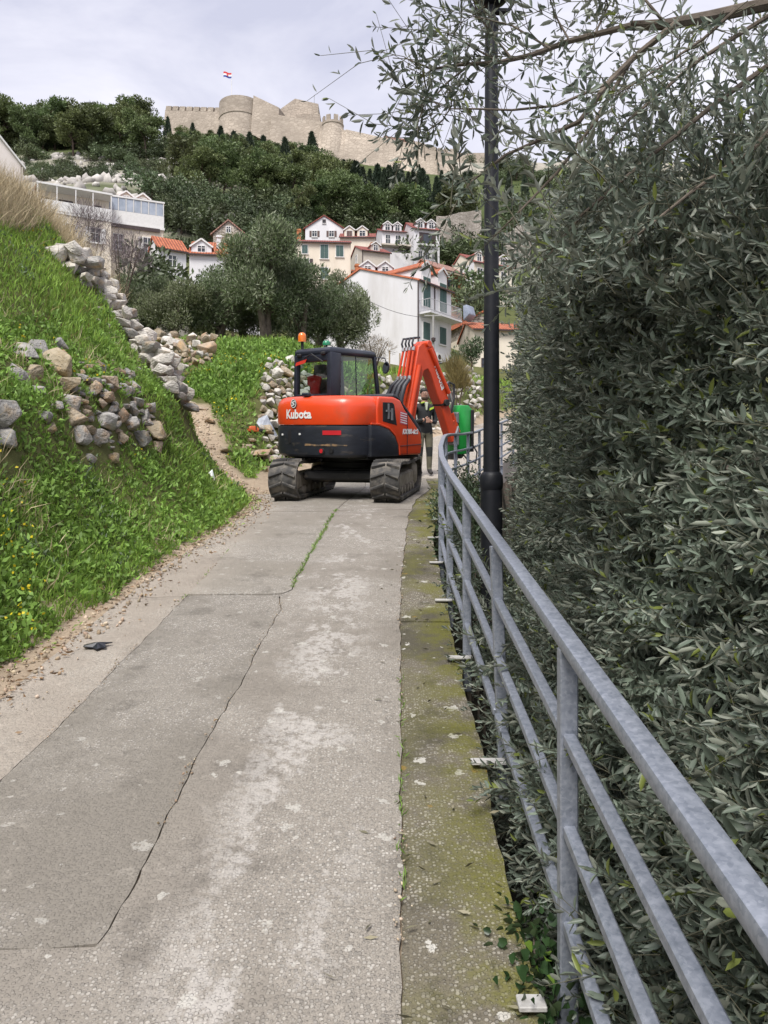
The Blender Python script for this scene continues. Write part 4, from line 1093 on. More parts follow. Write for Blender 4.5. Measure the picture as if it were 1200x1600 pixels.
mb = MB(); mb.box(-.34, .06, 1.195, 1.215, .52, .66); bo(mb, 'rubber_flap', M_rubber, mow)
mb = MB(); mb.tube([(.0, 1.30, .70), (.10, 1.42, .52), (.15, 1.58, .46), (.12, 1.64, .65), (.05, 1.46, .95)], .015, 8); bo(mb, 'hose', M_hose, mow, smooth=True)

# ================================================================== WORKER
def skin_mesh(name, verts, edges, root=0, levels=2):
    me = bpy.data.meshes.new(name); me.from_pydata([v[:3] for v in verts], edges, [])
    o = bpy.data.objects.new(name, me); COL.objects.link(o)
    md = o.modifiers.new('skin', 'SKIN'); md.use_smooth_shade = True
    sv = me.skin_vertices[0].data
    for i, v in enumerate(verts):
        r = v[3]; sv[i].radius = (r, r) if not isinstance(r, tuple) else r
        sv[i].use_root = (i == root)
    sb = o.modifiers.new('sub', 'SUBSURF'); sb.levels = levels; sb.render_levels = levels
    dg = bpy.context.evaluated_depsgraph_get(); dg.update()
    out = bpy.data.meshes.new_from_object(o.evaluated_get(dg))
    COL.objects.unlink(o); bpy.data.objects.remove(o)
    for p in out.polygons: p.use_smooth = True
    return out
M_skin = mat('skin', (.45, .26, .19), (.38, .21, .15), rough=.55)
M_jacket = mat('jacket_black', (.013, .015, .016), (.008, .009, .010), rough=.75, scale=8)
M_trous = mat('trousers_khaki', (.135, .125, .085), (.09, .085, .055), rough=.85, scale=8)
M_pads = mat('knee_pad_dark', (.02, .022, .02), rough=.8)
M_boot = mat('boot_dark', (.02, .017, .015), rough=.6)
M_hair = mat('hair_dark', (.018, .013, .010), (.010, .008, .006), rough=.6)
M_viz = mat('hi_vis_lime', (.42, .60, .04), (.36, .52, .03), rough=.7)
pw = (.84, 16.0)
per = empty('person', (pw[0], pw[1], float(zP(pw[1]))+.005), R(14), label='worker in black jacket with lime patches and khaki trousers standing behind the boom', cat='person')
B = [(0, 0, .95, .15), (0, 0, 1.10, .145), (0, .005, 1.28, .165), (0, .01, 1.42, .15), (0, .0, 1.50, .075), (0, -.012, 1.555, .058), (0, -.022, 1.62, .082), (0, -.02, 1.70, .088), (0, -.015, 1.755, .062),
     (-.17, .01, 1.42, .075), (-.235, .02, 1.24, .058), (-.225, -.03, 1.10, .05), (-.11, -.19, 1.12, .042), (-.055, -.225, 1.14, .035),
     (.17, .01, 1.42, .075), (.235, .02, 1.24, .058), (.225, -.03, 1.10, .05), (.11, -.19, 1.10, .042), (.055, -.225, 1.10, .035),
     (-.09, 0, .88, .105), (-.105, -.01, .50, .075), (-.11, .015, .12, .055), (-.115, -.09, .05, .045), (-.118, -.15, .04, .038),
     (.09, 0, .88, .105), (.105, -.01, .50, .075), (.11, .015, .12, .055), (.115, -.09, .05, .045), (.118, -.15, .04, .038)]
E = [(0,1),(1,2),(2,3),(3,4),(4,5),(5,6),(6,7),(7,8),(3,9),(9,10),(10,11),(11,12),(12,13),(3,14),(14,15),(15,16),(16,17),(17,18),(0,19),(19,20),(20,21),(21,22),(22,23),(0,24),(24,25),(25,26),(26,27),(27,28)]
bme = skin_mesh('body', B, E)
for m_ in (M_skin, M_jacket, M_trous, M_pads, M_boot): bme.materials.append(m_)
for p in bme.polygons:
    c = p.center
    if c.z > 1.515: k = 0
    elif c.y < -.165 and 1.0 < c.z < 1.22 and abs(c.x) < .10: k = 0
    elif c.z > .86: k = 1
    elif c.z < .13: k = 4
    elif .40 < c.z < .58 and c.y < -.02: k = 3
    else: k = 2
    p.material_index = k
body = link(bpy.data.objects.new('body', bme), per)
# fingers
for s, zz in ((-1, 1.14), (1, 1.105)):
    hv = [(s*.05, -.225, zz, .03), (s*.02, -.24, zz-.01, .022)]; he = [(0, 1)]
    for q in range(4):
        k = len(hv); hv += [(s*.012, -.245, zz+.025-.017*q, .010), (s*-.022, -.258, zz+.022-.017*q, .009), (s*-.040, -.240, zz+.018-.017*q, .008)]; he += [(1, k), (k, k+1), (k+1, k+2)]
    k = len(hv); hv += [(s*.03, -.245, zz+.04, .010), (s*.0, -.262, zz+.052, .009)]; he += [(0, k), (k, k+1)]
    hm = skin_mesh('hand', hv, he, levels=1); hm.materials.append(M_skin); link(bpy.data.objects.new('hand', hm), per)
mb = MB(); mb.lathe([(.03, 1.815), (.07, 1.805), (.088, 1.775), (.092, 1.735), (.086, 1.70)], 16, c=(0, -.005), cap=True)
mb.v = [(a, b_+.012 if c > 1.7 else b_+.03, c) for a, b_, c in mb.v]; mb.build('hair', M_hair, per, smooth='all')
mb = MB(); mb.lathe([(.045, 1.553), (.066, 1.572), (.080, 1.605), (.076, 1.618)], 14, c=(0, -.030)); mb.build('beard', mat('beard_brown', (.10, .06, .04), (.06, .035, .025), rough=.8), per, smooth='all')
mb = MB(); mb.prism([(-.013, 1.655), (.013, 1.655), (.006, 1.695), (-.006, 1.695)], 'y', -.138, -.095); mb.build('nose', M_skin, per, bevel=.004)
mb = MB()
for s in (-1, 1): mb.tube([(s*.036+.024*math.cos(a), -.118, 1.695+.018*math.sin(a)) for a in np.linspace(0, 6.283, 13)], .0045, 5)
mb.bar((-.012, -.12, 1.70), (.012, -.12, 1.70), .006, .006)
for s in (-1, 1): mb.bar((s*.06, -.115, 1.70), (s*.095, -.01, 1.70), .005, .006)
mb.build('glasses', M_hair, per)
for s in (-1, 1):
    mb = MB(); mb.lathe([(.004, -.006), (.022, 0), (.004, .006)], 10); mb.xf(Matrix.Translation((s*.094, -.01, 1.675)) @ Matrix.Rotation(R(90), 4, 'Y') @ Matrix.Diagonal((1.4, .8, 1, 1))); mb.build('ear', M_skin, per, smooth='all')
mb = MB(); mb.prism([(-.035, 1.50), (.035, 1.50), (.012, 1.33), (-.008, 1.33)], 'y', -.172, -.11); mb.build('shirt_front', mat('shirt_pale', (.55, .60, .45), rough=.8), per, bevel=.01)
mb = MB(); mb.prism([(.07, 1.33), (.15, 1.37), (.155, 1.41), (.075, 1.38)], 'y', -.168, -.08); mb.prism([(-.10, 1.47), (-.03, 1.50), (-.045, 1.52), (-.12, 1.49)], 'y', -.145, -.08); mb.build('hi_vis_patch', M_viz, per, bevel=.004)

# ================================================================== SMALL THINGS ON THE GROUND
def gpt(px, py, d0=2.5): return tuple(hits([px], [py], d0=d0, d1=80)[0])
def sheet(name, p, pts, m, label, cat, rough=.02, rz=0.0, th=.006):
    """a crumpled flat scrap lying on the ground"""
    mb = MB(); n = len(pts)
    vs = []
    for (a, b_) in pts:
        z = float(H(p[0]+a, p[1]+b_))-p[2]+.012+random.uniform(0, rough); vs.append((a, b_, z))
    c = (sum(v[0] for v in vs)/n, sum(v[1] for v in vs)/n, max(v[2] for v in vs)+rough*.5)
    vs2 = [(v[0], v[1], v[2]-th) for v in vs]
    mb.add(vs+[c]+vs2+[(c[0], c[1], c[2]-th)], [[i, (i+1) % n, n] for i in range(n)]+[[n+1+(i+1) % n, n+1+i, 2*n+1] for i in range(n)]+[[i, n+1+i, n+1+(i+1) % n, (i+1) % n] for i in range(n)])
    o = mb.build(name, m); o.location = p; tag(o, label, cat); return o
p = gpt(150, 1012)
sheet('plastic_scrap', p, [(-.085, .02), (-.03, .055), (.02, .045), (.09, .05), (.055, .02), (.075, -.04), (.045, -.03), (.03, -.07), (-.01, -.03), (-.07, -.035)], mat('scrap_black', (.02, .022, .03), (.012, .013, .018), rough=.35), 'torn black plastic scrap lying on the dusty verge', 'litter', .012)
p = gpt(332, 755)
sheet('paper_litter', p, [(-.05, -.03), (.01, -.05), (.06, -.01), (.04, .05), (-.02, .06), (-.06, .02)], mat('litter_white', (.75, .80, .78), rough=.6), 'small crumpled white scrap in the grass near the excavator track', 'litter', .10)
p = gpt(412, 668, d0=10)
sheet('grey_tarpaulin', p, [(-.15, -.1), (-.05, -.15), (.15, -.1), (.32, -.05), (.30, .12), (.1, .18), (-.12, .1)], mat('tarp_grey', (.42, .45, .50), (.22, .24, .28), rough=.5, scale=9), 'crumpled pale grey sheet on the stones left of the excavator', 'tarpaulin', .07)
cs = empty('chainsaw', gpt(396, 676, d0=10), R(25), label='orange and black chainsaw lying on the grass left of the excavator', cat='chainsaw')
cs.scale = (.75, .75, .75)
mb = MB(); mb.prism([(-.18, .02), (.14, .02), (.16, .12), (.05, .20), (-.12, .19), (-.19, .10)], 'y', -.09, .09); mb.build('saw_body', mat('saw_orange', (.62, .12, .03), (.5, .09, .02), rough=.45), cs, bevel=.025, seg=2, smooth=40)
mb = MB(); mb.prism([(.14, .05), (.62, .05), (.66, .08), (.62, .115), (.14, .115)], 'y', -.012, .012); mb.build('guide_bar', M_frame, cs, bevel=.003)
mb = MB(); mb.tube([(.06, -.10, .08), (.05, -.11, .24), (.05, .10, .26), (.06, .11, .10)], .014, 8); mb.build('front_handle', M_frame, cs, smooth=True)
mb = MB(); mb.tube([(-.16, 0, .06), (-.34, 0, .07), (-.36, 0, .15), (-.15, 0, .17)], .018, 8); mb.build('rear_handle', M_frame, cs, smooth=True)

# ================================================================== TOWN
M_wallw = mat('render_white', (.70, .69, .70), (.62, .61, .62), rough=.9, scale=.5, c3=(.50, .48, .46), c3scale=.35, c3lo=.50, c3hi=.8, stretch=(1, 1, .3))
M_wallc = mat('render_cream', (.72, .65, .54), (.64, .57, .46), rough=.9, scale=.6, c3=(.52, .45, .36), c3scale=.5, c3lo=.55, c3hi=.8, stretch=(1, 1, .3))
M_wallb = mat('render_beige', (.58, .52, .45), (.50, .45, .38), rough=.9, scale=.6, c3=(.40, .36, .30), c3scale=.5, c3lo=.55, c3hi=.8, stretch=(1, 1, .3))
M_wallp = mat('render_pinkish', (.72, .66, .62), (.66, .60, .55), rough=.9, scale=.6)
M_brickw = mat('raw_hollow_brick', (.46, .19, .085), (.36, .14, .06), rough=.9, scale=3)
def stonewall(name, c1, c2, joint, s=2.0):
    m, n, l, b = _nodes(name)
    tc = n.new('ShaderNodeTexCoord')
    mp = n.new('ShaderNodeMapping'); mp.inputs['Scale'].default_value = (1, 1, 1.7); l.new(tc.outputs['Object'], mp.inputs['Vector'])
    v = n.new('ShaderNodeTexVoronoi'); v.inputs['Scale'].default_value = s; l.new(mp.outputs['Vector'], v.inputs['Vector'])
    v2 = n.new('ShaderNodeTexVoronoi'); v2.feature = 'DISTANCE_TO_EDGE'; v2.inputs['Scale'].default_value = s; l.new(mp.outputs['Vector'], v2.inputs['Vector'])
    sp = n.new('ShaderNodeSeparateColor'); l.new(v.outputs['Color'], sp.inputs['Color'])
    mx = n.new('ShaderNodeMixRGB'); mx.inputs['Color1'].default_value = (*c1, 1); mx.inputs['Color2'].default_value = (*c2, 1); l.new(sp.outputs[0], mx.inputs['Fac'])
    nz = n.new('ShaderNodeTexNoise'); nz.inputs['Scale'].default_value = s*.12; nz.inputs['Detail'].default_value = 8; l.new(tc.outputs['Object'], nz.inputs['Vector'])
    mr = n.new('ShaderNodeMapRange'); mr.inputs[1].default_value = .3; mr.inputs[2].default_value = .7; mr.inputs[3].default_value = .68; mr.inputs[4].default_value = 1.2; l.new(nz.outputs['Fac'], mr.inputs[0])
    hs = n.new('ShaderNodeHueSaturation'); l.new(mx.outputs['Color'], hs.inputs['Color']); l.new(mr.outputs[0], hs.inputs['Value'])
    ed = n.new('ShaderNodeMapRange'); ed.inputs[1].default_value = .0; ed.inputs[2].default_value = .07; l.new(v2.outputs['Distance'], ed.inputs[0])
    m2 = n.new('ShaderNodeMixRGB'); m2.inputs['Color1'].default_value = (*joint, 1); l.new(ed.outputs[0], m2.inputs['Fac']); l.new(hs.outputs['Color'], m2.inputs['Color2'])
    l.new(m2.outputs['Color'], b.inputs['Base Color']); b.inputs['Roughness'].default_value = .95; b.inputs['Specular IOR Level'].default_value = .15
    bp = n.new('ShaderNodeBump'); bp.inputs['Distance'].default_value = .06; l.new(ed.outputs[0], bp.inputs['Height']); l.new(bp.outputs['Normal'], b.inputs['Normal'])
    MATS[name] = m; return m
M_stonew = stonewall('rubble_masonry', (.52, .47, .41), (.36, .32, .27), (.26, .23, .19), 2.2)
M_fort = stonewall('fortress_masonry', (.47, .405, .33), (.37, .315, .255), (.31, .26, .21), .55)
def rooftile(name, c1, c2):
    m, n, l, b = _nodes(name)
    tc = n.new('ShaderNodeTexCoord')
    wv = n.new('ShaderNodeTexWave'); wv.wave_type = 'BANDS'; wv.bands_direction = 'X'; wv.inputs['Scale'].default_value = 1.3; wv.inputs['Distortion'].default_value = .3; l.new(tc.outputs['Object'], wv.inputs['Vector'])
    nz = n.new('ShaderNodeTexNoise'); nz.inputs['Scale'].default_value = 2.5; nz.inputs['Detail'].default_value = 7; l.new(tc.outputs['Object'], nz.inputs['Vector'])
    rp = n.new('ShaderNodeValToRGB'); rp.color_ramp.elements[0].position = .35; rp.color_ramp.elements[0].color = (*c2, 1); rp.color_ramp.elements[1].position = .65; rp.color_ramp.elements[1].color = (*c1, 1)
    l.new(nz.outputs['Fac'], rp.inputs['Fac'])
    mr = n.new('ShaderNodeMapRange'); mr.inputs[3].default_value = .62; mr.inputs[4].default_value = 1.1; l.new(wv.outputs['Fac'], mr.inputs[0])
    hs = n.new('ShaderNodeHueSaturation'); l.new(rp.outputs['Color'], hs.inputs['Color']); l.new(mr.outputs[0], hs.inputs['Value'])
    l.new(hs.outputs['Color'], b.inputs['Base Color']); b.inputs['Roughness'].default_value = .9
    bp = n.new('ShaderNodeBump'); bp.inputs['Distance'].default_value = .08; l.new(wv.outputs['Fac'], bp.inputs['Height']); l.new(bp.outputs['Normal'], b.inputs['Normal'])
    return m
M_tile = rooftile('clay_tile_orange', (.52, .17, .085), (.38, .11, .055))
M_tile2 = rooftile('clay_tile_red', (.34, .105, .085), (.26, .075, .06))
M_tile3 = rooftile('clay_tile_faded', (.42, .24, .19), (.33, .18, .14))
M_pane = mat('window_glass', (.055, .065, .08), (.03, .036, .045), rough=.12, scale=.8)
M_shut = mat('shutter_green', (.045, .095, .085), (.035, .075, .068), rough=.6)
M_shutb = mat('shutter_brown', (.10, .055, .045), rough=.6)
M_trim = mat('trim_white', (.70, .69, .67), (.62, .61, .59), rough=.7)
M_gut = mat('gutter_brown', (.05, .03, .028), rough=.5)
M_iron = mat('balcony_iron', (.50, .50, .51), rough=.5)

class House:
    def __init__(s, name, label, px, d, ye, a, W, D, h, rh, wm, rm, ridge='x', below=6, ov=.28, group=None):
        p = at(px, ye, d); s.W, s.D, s.h, s.rh, s.ridge, s.wm, s.rm = W, D, h, rh, ridge, wm, rm
        s.root = empty(name, (p.x, p.y, p.z-h), R(a), label, 'house', group)
        if ridge == 'x':
            MB().prism([(0, -below), (D, -below), (D, h), (D/2, h+rh), (0, h)], 'x', 0, W).build('wall', wm, s.root)
            s.sl = rh/(D/2); t = .13; e = ov*s.sl
            pr = [(-ov, h-e+.02), (D/2, h+rh+.02), (D+ov, h-e+.02), (D+ov, h-e+.02+t), (D/2, h+rh+.02+t*1.1), (-ov, h-e+.02+t)]
            s.roof = MB().prism(pr, 'x', -.12, W+.12).build('roof', rm, s.root)
            MB().bar((-.12, -ov, h-e+.05), (W+.12, -ov, h-e+.05), .11, .10).build('gutter', M_gut, s.roof)
        else:
            MB().prism([(0, -below), (W, -below), (W, h), (W/2, h+rh), (0, h)], 'y', 0, D).build('wall', wm, s.root)
            s.sl = rh/(W/2); t = .13; e = ov*s.sl
            pr = [(-ov, h-e+.02), (W/2, h+rh+.02), (W+ov, h-e+.02), (W+ov, h-e+.02+t), (W/2, h+rh+.02+t*1.1), (-ov, h-e+.02+t)]
            s.roof = MB().prism(pr, 'y', -.18, D+.12).build('roof', rm, s.root)
    def _P(s, face, u, z, out):
        return (u, -out, z) if face == 'f' else (-out, u, z) if face == 'l' else (s.W+out, u, z)
    def _box(s, face, u0, u1, z0, z1, o0, o1, mb=None):
        mb = mb or MB()
        a = s._P(face, u0, z0, o0); b_ = s._P(face, u1, z1, o1)
        mb.box(min(a[0], b_[0]), max(a[0], b_[0]), min(a[1], b_[1]), max(a[1], b_[1]), z0, z1); return mb
    def window(s, u, z, w=.8, h=1.2, face='f', style='plain', sm=None, parent=None, out0=0.0, frame=None, arch=False):
        sm = sm or M_shut; par = parent or s.root; f = .07
        mb = MB(); O = out0
        for (a, b_, c, d_) in ((u-w/2-f, u-w/2, z-f, z+h+f), (u+w/2, u+w/2+f, z-f, z+h+f), (u-w/2, u+w/2, z+h, z+h+f), (u-w/2, u+w/2, z-f, z), (u-.025, u+.025, z, z+h), (u-w/2, u+w/2, z+h*.62, z+h*.62+.04)):
            s._box(face, a, b_, c, d_, O-.02, O+.07, mb)
        fr = mb.build('window', frame or M_trim, par)
        third = par is not s.root
        pp = par if third else fr
        s._box(face, u-w/2, u+w/2, z, z+h, O-.02, O+.025).build('pane', M_pane, pp)
        if not third: s._box(face, u-w/2-.12, u+w/2+.12, z-f-.06, z-f, O-.02, O+.14).build('sill', M_trim, fr)
        if style == 'closed':
            for q in (-1, 1):
                mb = s._box(face, u-w/2+.01 if q < 0 else u+.012, u-.012 if q < 0 else u+w/2-.01, z+.01, z+h-.01, O+.03, O+.105)
                mb.build('shutter', sm, pp)
        elif style == 'open':
            for q in (-1, 1):
                c = u+q*(w/2+.08+w/4)
                s._box(face, c-w/4, c+w/4, z-.02, z+h+.02, O+.01, O+.06).build('shutter', sm, pp)
        return fr
    def dormer(s, u, w=1.3, z0=None, hd=1.2, style='plain', yd=None, sm=None, ww=.75, wh=.95, zoff=.15):
        z0 = s.h+.35 if z0 is None else z0
        yd = (z0-s.h)/s.sl if yd is None else yd
        rr = w*.36; L = (z0+hd+rr-s.h)/s.sl - yd
        mb = MB(); mb.prism([(u-w/2, z0-.6), (u+w/2, z0-.6), (u+w/2, z0+hd), (u, z0+hd+rr), (u-w/2, z0+hd)], 'y', yd, yd+L); dm = mb.build('dormer', s.wm, s.root)
        o = .14; sl = rr/(w/2); t = .11
        mb = MB(); mb.prism([(u-w/2-o, z0+hd-o*sl+.015), (u, z0+hd+rr+.015), (u+w/2+o, z0+hd-o*sl+.015), (u+w/2+o, z0+hd-o*sl+t), (u, z0+hd+rr+t), (u-w/2-o, z0+hd-o*sl+t)], 'y', yd-.10, yd+L+.1); mb.build('dormer_roof', s.rm, dm)
        s.window(u, z0+zoff, ww, wh, 'f', style, sm, parent=dm, out0=-yd)
        # white barge boards
        mb = MB(); mb.bar((u-w/2-o, yd-.13, z0+hd-o*sl+.05), (u, yd-.13, z0+hd+rr+.05), .05, .13); mb.bar((u+w/2+o, yd-.13, z0+hd-o*sl+.05), (u, yd-.13, z0+hd+rr+.05), .05, .13); mb.build('barge_board', M_trim, dm)
    def balcony(s, u0, u1, z, dep=1.0, bars=True, m=None):
        sl = MB().box(u0, u1, -dep, .01, z-.14, z).build('balcony', s.wm, s.root)
        mb = MB()
        for zz in (z+.95, z+.10): mb.bar((u0+.03, -dep+.04, zz), (u1-.03, -dep+.04, zz), .04, .04); mb.bar((u0+.03, -dep+.04, zz), (u0+.03, 0, zz), .04, .04); mb.bar((u1-.03, -dep+.04, zz), (u1-.03, 0, zz), .04, .04)
        n = max(3, int((u1-u0)/.16))
        for k in range(n+1):
            q = u0+.03+(u1-u0-.06)*k/n; mb.bar((q, -dep+.04, z), (q, -dep+.04, z+.95), .022, .022, up=(0, 1, 0))
        for k in range(5): mb.bar((u0+.03, -dep+.04+dep*k/5, z), (u0+.03, -dep+.04+dep*k/5, z+.95), .022, .022, up=(0, 1, 0))
        mb.build('balustrade', m or M_iron, sl)
    def chimney(s, u, v, z0, z1, m=None):
        mb = MB(); mb.box(u-.22, u+.22, v-.22, v+.22, z0, z1); mb.box(u-.28, u+.28, v-.28, v+.28, z1-.22, z1-.1); mb.build('chimney', m or s.wm, s.roof)

# the white house behind the boom
h = House('gable_house', 'white gabled house with green shutters and iron balcony behind the excavator boom', 653, 60, 438, 50, 4.5, 12, 7.2, 2.05, M_wallw, M_tile, below=7)
for u in (1.05, 3.25):
    h.dormer(u, 1.25, h.h+.05, 1.15, 'closed', yd=-.02, ww=.9, wh=2.3, zoff=-1.9)
    h.window(u, 2.75, .85, 1.35, style='closed')
h.balcony(.15, 4.5, 4.72, 1.1)
MB().tube([(-.05, -.06, -1), (-.05, -.06, h.h-.1)], .055, 8).build('downpipe', M_gut, h.root)
MB().tube([(2.15, -.06, 4.8), (2.15, -.06, h.h-.1)], .05, 8).build('downpipe', M_gut, h.root)
for u in (2.5, 4.1):
    ac = MB().box(u-.38, u+.38, -.32, -.02, 1.25, 1.85).build('air_conditioner', M_trim, h.root, bevel=.02)
    MB().lathe([(.20, 0), (.20, .01)], 14).xf(Matrix.Translation((u-.08, -.33, 1.55)) @ Matrix.Rotation(R(90), 4, 'X')).build('fan_grille', M_gut, ac)
aw = MB(); aw.prism([(-1.15, 4.75), (-1.75, 5.2), (-1.5, 6.0), (-1.1, 6.1)], 'x', 4.55, 5.6); aw.build('covered_balcony_end', mat('tarp_bluegrey', (.30, .34, .42), (.22, .25, .32), rough=.5, scale=4), h.root, bevel=.08, seg=2, smooth=40)
# low neighbour with two dormers
h = House('dormer_cottage', 'low white cottage with two orange tiled dormers above the white gabled house', 556, 76, 424, 8, 4.6, 7, 4.5, 1.1, M_wallw, M_tile)
for u in (1.2, 2.95): h.dormer(u, 1.5, h.h+.05, .55, ww=.6, wh=.4)
h.chimney(.4, 2.5, h.h, h.h+1.5, M_brickw)
# beige house
h = House('beige_house', 'beige rendered house with dark red roof and one dormer left of the tall houses', 566, 93, 391, 20, 3.6, 5.2, 5.0, 1.25, M_wallb, M_tile2)
h.dormer(1.75, 1.1, h.h+.05, .8, ww=.5, wh=.65); h.window(2.3, 1.0, .8, 1.0)
h.window(2.2, h.h-.9, .55, .95, face='l'); h.chimney(2.2, 2.6, h.h+.8, h.h+2.0, M_brickw)
MB().tube([(.02, -.06, -1), (.02, -.06, h.h-.1)], .05, 6).build('downpipe', M_gut, h.root)
# cream house with green shutters
h = House('cream_house', 'cream house with green shutters and brick chimney behind the olive trees', 460, 85, 378, 4, 6.2, 6, 6.5, 1.15, M_wallc, M_tile2)
h.window(1.15, h.h-1.25, .62, .9, style='closed'); h.window(3.3, h.h-1.75, .85, 1.5, style='closed'); h.window(1.25, h.h-2.95, .7, 1.1, style='open', sm=M_gut)
h.window(5.0, h.h-1.5, .8, 1.2, style='closed'); h.window(3.3, h.h-4.0, .8, 1.2, style='closed')
h.chimney(.4, 2.2, h.h, h.h+2.2, M_brickw)
# white gable end house
h = House('gable_end_house', 'white house with its pointed gable end and two pairs of brown shutters', 477, 104, 357, 0, 5.1, 7, 5, 1.65, M_wallw, M_tile2, ridge='y')
h.window(2.55, h.h+.75, .32, .4, frame=M_gut); h.window(1.25, h.h-1.1, .6, .75, style='open', sm=M_shutb); h.window(3.55, h.h-1.1, .6, .75, style='open', sm=M_shutb)
# cream house with two dormers
h = House('cream_dormer_house', 'long cream house with two small dormers beside the white gable end', 531, 101, 371, 0, 4.6, 6, 5, 1.45, M_wallc, M_tile2)
for u, st in ((1.25, 'closed'), (2.95, 'plain')): h.dormer(u, 1.35, h.h+.05, .95, st, sm=M_shutb, ww=.7, wh=.7)
# the two tall white houses
h = House('tall_house', 'tall white house with twin dormers and a recessed loggia, rightmost of the pair', 647, 108, 357, 14, 3.75, 8, 6.6, 2.15, M_wallw, M_tile2)
for u in (1.0, 2.6): h.dormer(u, 1.2, h.h+.15, .95, ww=.62, wh=.85)
lo = MB().box(.75, 3.2, -.03, .02, h.h-2.1, h.h-.45).build('loggia', M_gut, h.root)  # flat dark panel, the shade of the recess put into its colour
h._box('f', 1.35, 2.55, h.h-2.0, h.h-.7, .03, .06).build('loggia_door', M_pane, lo); MB().box(.65, 3.3, -.35, .0, h.h-2.35, h.h-2.1).build('loggia_parapet', M_wallw, lo)
for u in (.9, 1.9, 2.9): h.window(u, h.h-4.2, .5, 1.1)
h.window(2.2, h.h-5.9, .8, .9)
h = House('tall_house', 'tall white house with twin dormers over two french windows, leftmost of the pair', 597, 110, 361, 11, 3.55, 7, 6.0, 1.45, M_wallw, M_tile2)
for u in (.85, 2.3): h.dormer(u, 1.2, h.h+.12, .95, ww=.62, wh=.85); h.window(u, h.h-2.05, .62, 1.55)
h.window(1.5, h.h-1.6, .4, .7, face='l')
te = MB().box(-.3, 4.3, -1.3, -.004, h.h-2.35, h.h-2.15).build('terrace_slab', M_wallb, h.root); h.window(1.9, h.h-4.1, .9, 1.2)
MB().box(-.2, 4.4, -1.6, -1.35, h.h-9, h.h-3.5).build('terrace_wall', M_wallw, h.root)
# unplastered brick house
h = House('brick_house', 'unplastered orange brick house with a faded tile roof', 684, 80, 419, 38, 4.0, 5.2, 4.0, 1.5, M_brickw, M_tile3)
MB().box(-.2, 4.1, -.55, -.30, h.h-.42, h.h-.26).build('scaffold_deck', mat('timber_grey', (.40, .32, .22), rough=.9), h.root)
for u in (.3, 1.6, 3.4): MB().tube([(u, -.5, h.h-3), (u, -.5, h.h+.6)], .035, 6).build('scaffold_pole', MATS['timber_grey'], h.root)
h.window(2.0, h.h-2.0, 1.2, 1.2, frame=M_gut)
# white and cream house at the lamp post
h = House('cream_white_house', 'white and cream house with dormers partly hidden by the black lamp post', 741, 92, 409, 26, 5.6, 6.2, 6, 1.75, M_wallc, M_tile2)
for u in (.8, 2.4, 4.2): h.dormer(u, 1.15, h.h+.1, .9, ww=.55, wh=.8); h.window(u, h.h-2.3, .7, 1.6)
h.balcony(0, 5.5, h.h-2.4, .8, m=M_trim); MB().box(-.03, -.005, .02, 6.1, -6, h.h-.02).build('white_side_wall', M_wallw, h.root)
# stone cottage and annex at the foot of the lamp post
h = House('stone_cottage', 'rubble stone cottage with orange tile roof right of the white gabled house', 722, 70, 508, 22, 4.2, 6, 5.5, 1.35, M_stonew, M_tile, ridge='y', ov=.35)
h.window(1.25, h.h-1.9, .6, 1.0, frame=M_gut); h.window(2.9, h.h-1.9, .6, 1.0, frame=M_gut)
an = MB().box(-1.15, .9, -2.3, -.006, -5, h.h-1.75).build('annex', M_wallc, h.root); MB().box(-1.18, .93, -2.34, -2.25, h.h-3.2, h.h-1.65).build('parapet', M_wallp, an)
MB().box(-.55, .15, -2.33, -2.28, h.h-5.2, h.h-3.6).build('doorway', M_shutb, an)
h = House('ochre_cottage', 'small ochre house with an orange roof edge half hidden by the lamp post', 740, 62, 514, 8, 4.5, 5, 6, 1.0, M_wallc, M_tile, ov=.35)
h.window(1.0, 2.4, .6, 1.2, frame=M_gut)
# left: long white apartment house with balcony
h = House('balcony_house', 'long white apartment house with a covered upper balcony on the left', 58, 62, 291, 26, 5.5, 7, 7.5, .9, M_wallc, M_tile, ov=.2)
MB().box(-.1, 5.6, -1.5, -.004, h.h-.28, h.h-.13).build('canopy', M_trim, h.root)
MB().box(-.05, 5.55, -1.45, -.004, h.h-2.45, h.h-2.25).build('balcony_floor', M_trim, h.root)
MB().box(-.05, 5.55, -1.47, -1.40, h.h-2.25, h.h-1.45).build('balcony_parapet', M_trim, h.root)
for u in (0, 1.4, 2.8, 4.1, 5.5): MB().bar((u, -1.43, h.h-1.45), (u, -1.43, h.h-.28), .08, .08, up=(0, 1, 0)).build('balcony_post', M_trim, h.root)
for u in (.6, 1.9, 2.4, 4.6): h.window(u, h.h-1.75, .45, .9, style='plain', frame=M_gut)
MB().box(0, 5.5, -1.38, -.005, -6, h.h-2.46).build('lower_storey', M_wallc, h.root)
for u in (.9, 2.4, 4.3): h.window(u, h.h-4.3, .7, 1.15, style='open', sm=M_trim, out0=1.38)
MB().tube([(-.35, -1.2, -3), (-.35, -1.2, h.h-.2)], .06, 6).build('downpipe', M_wallb, h.root)
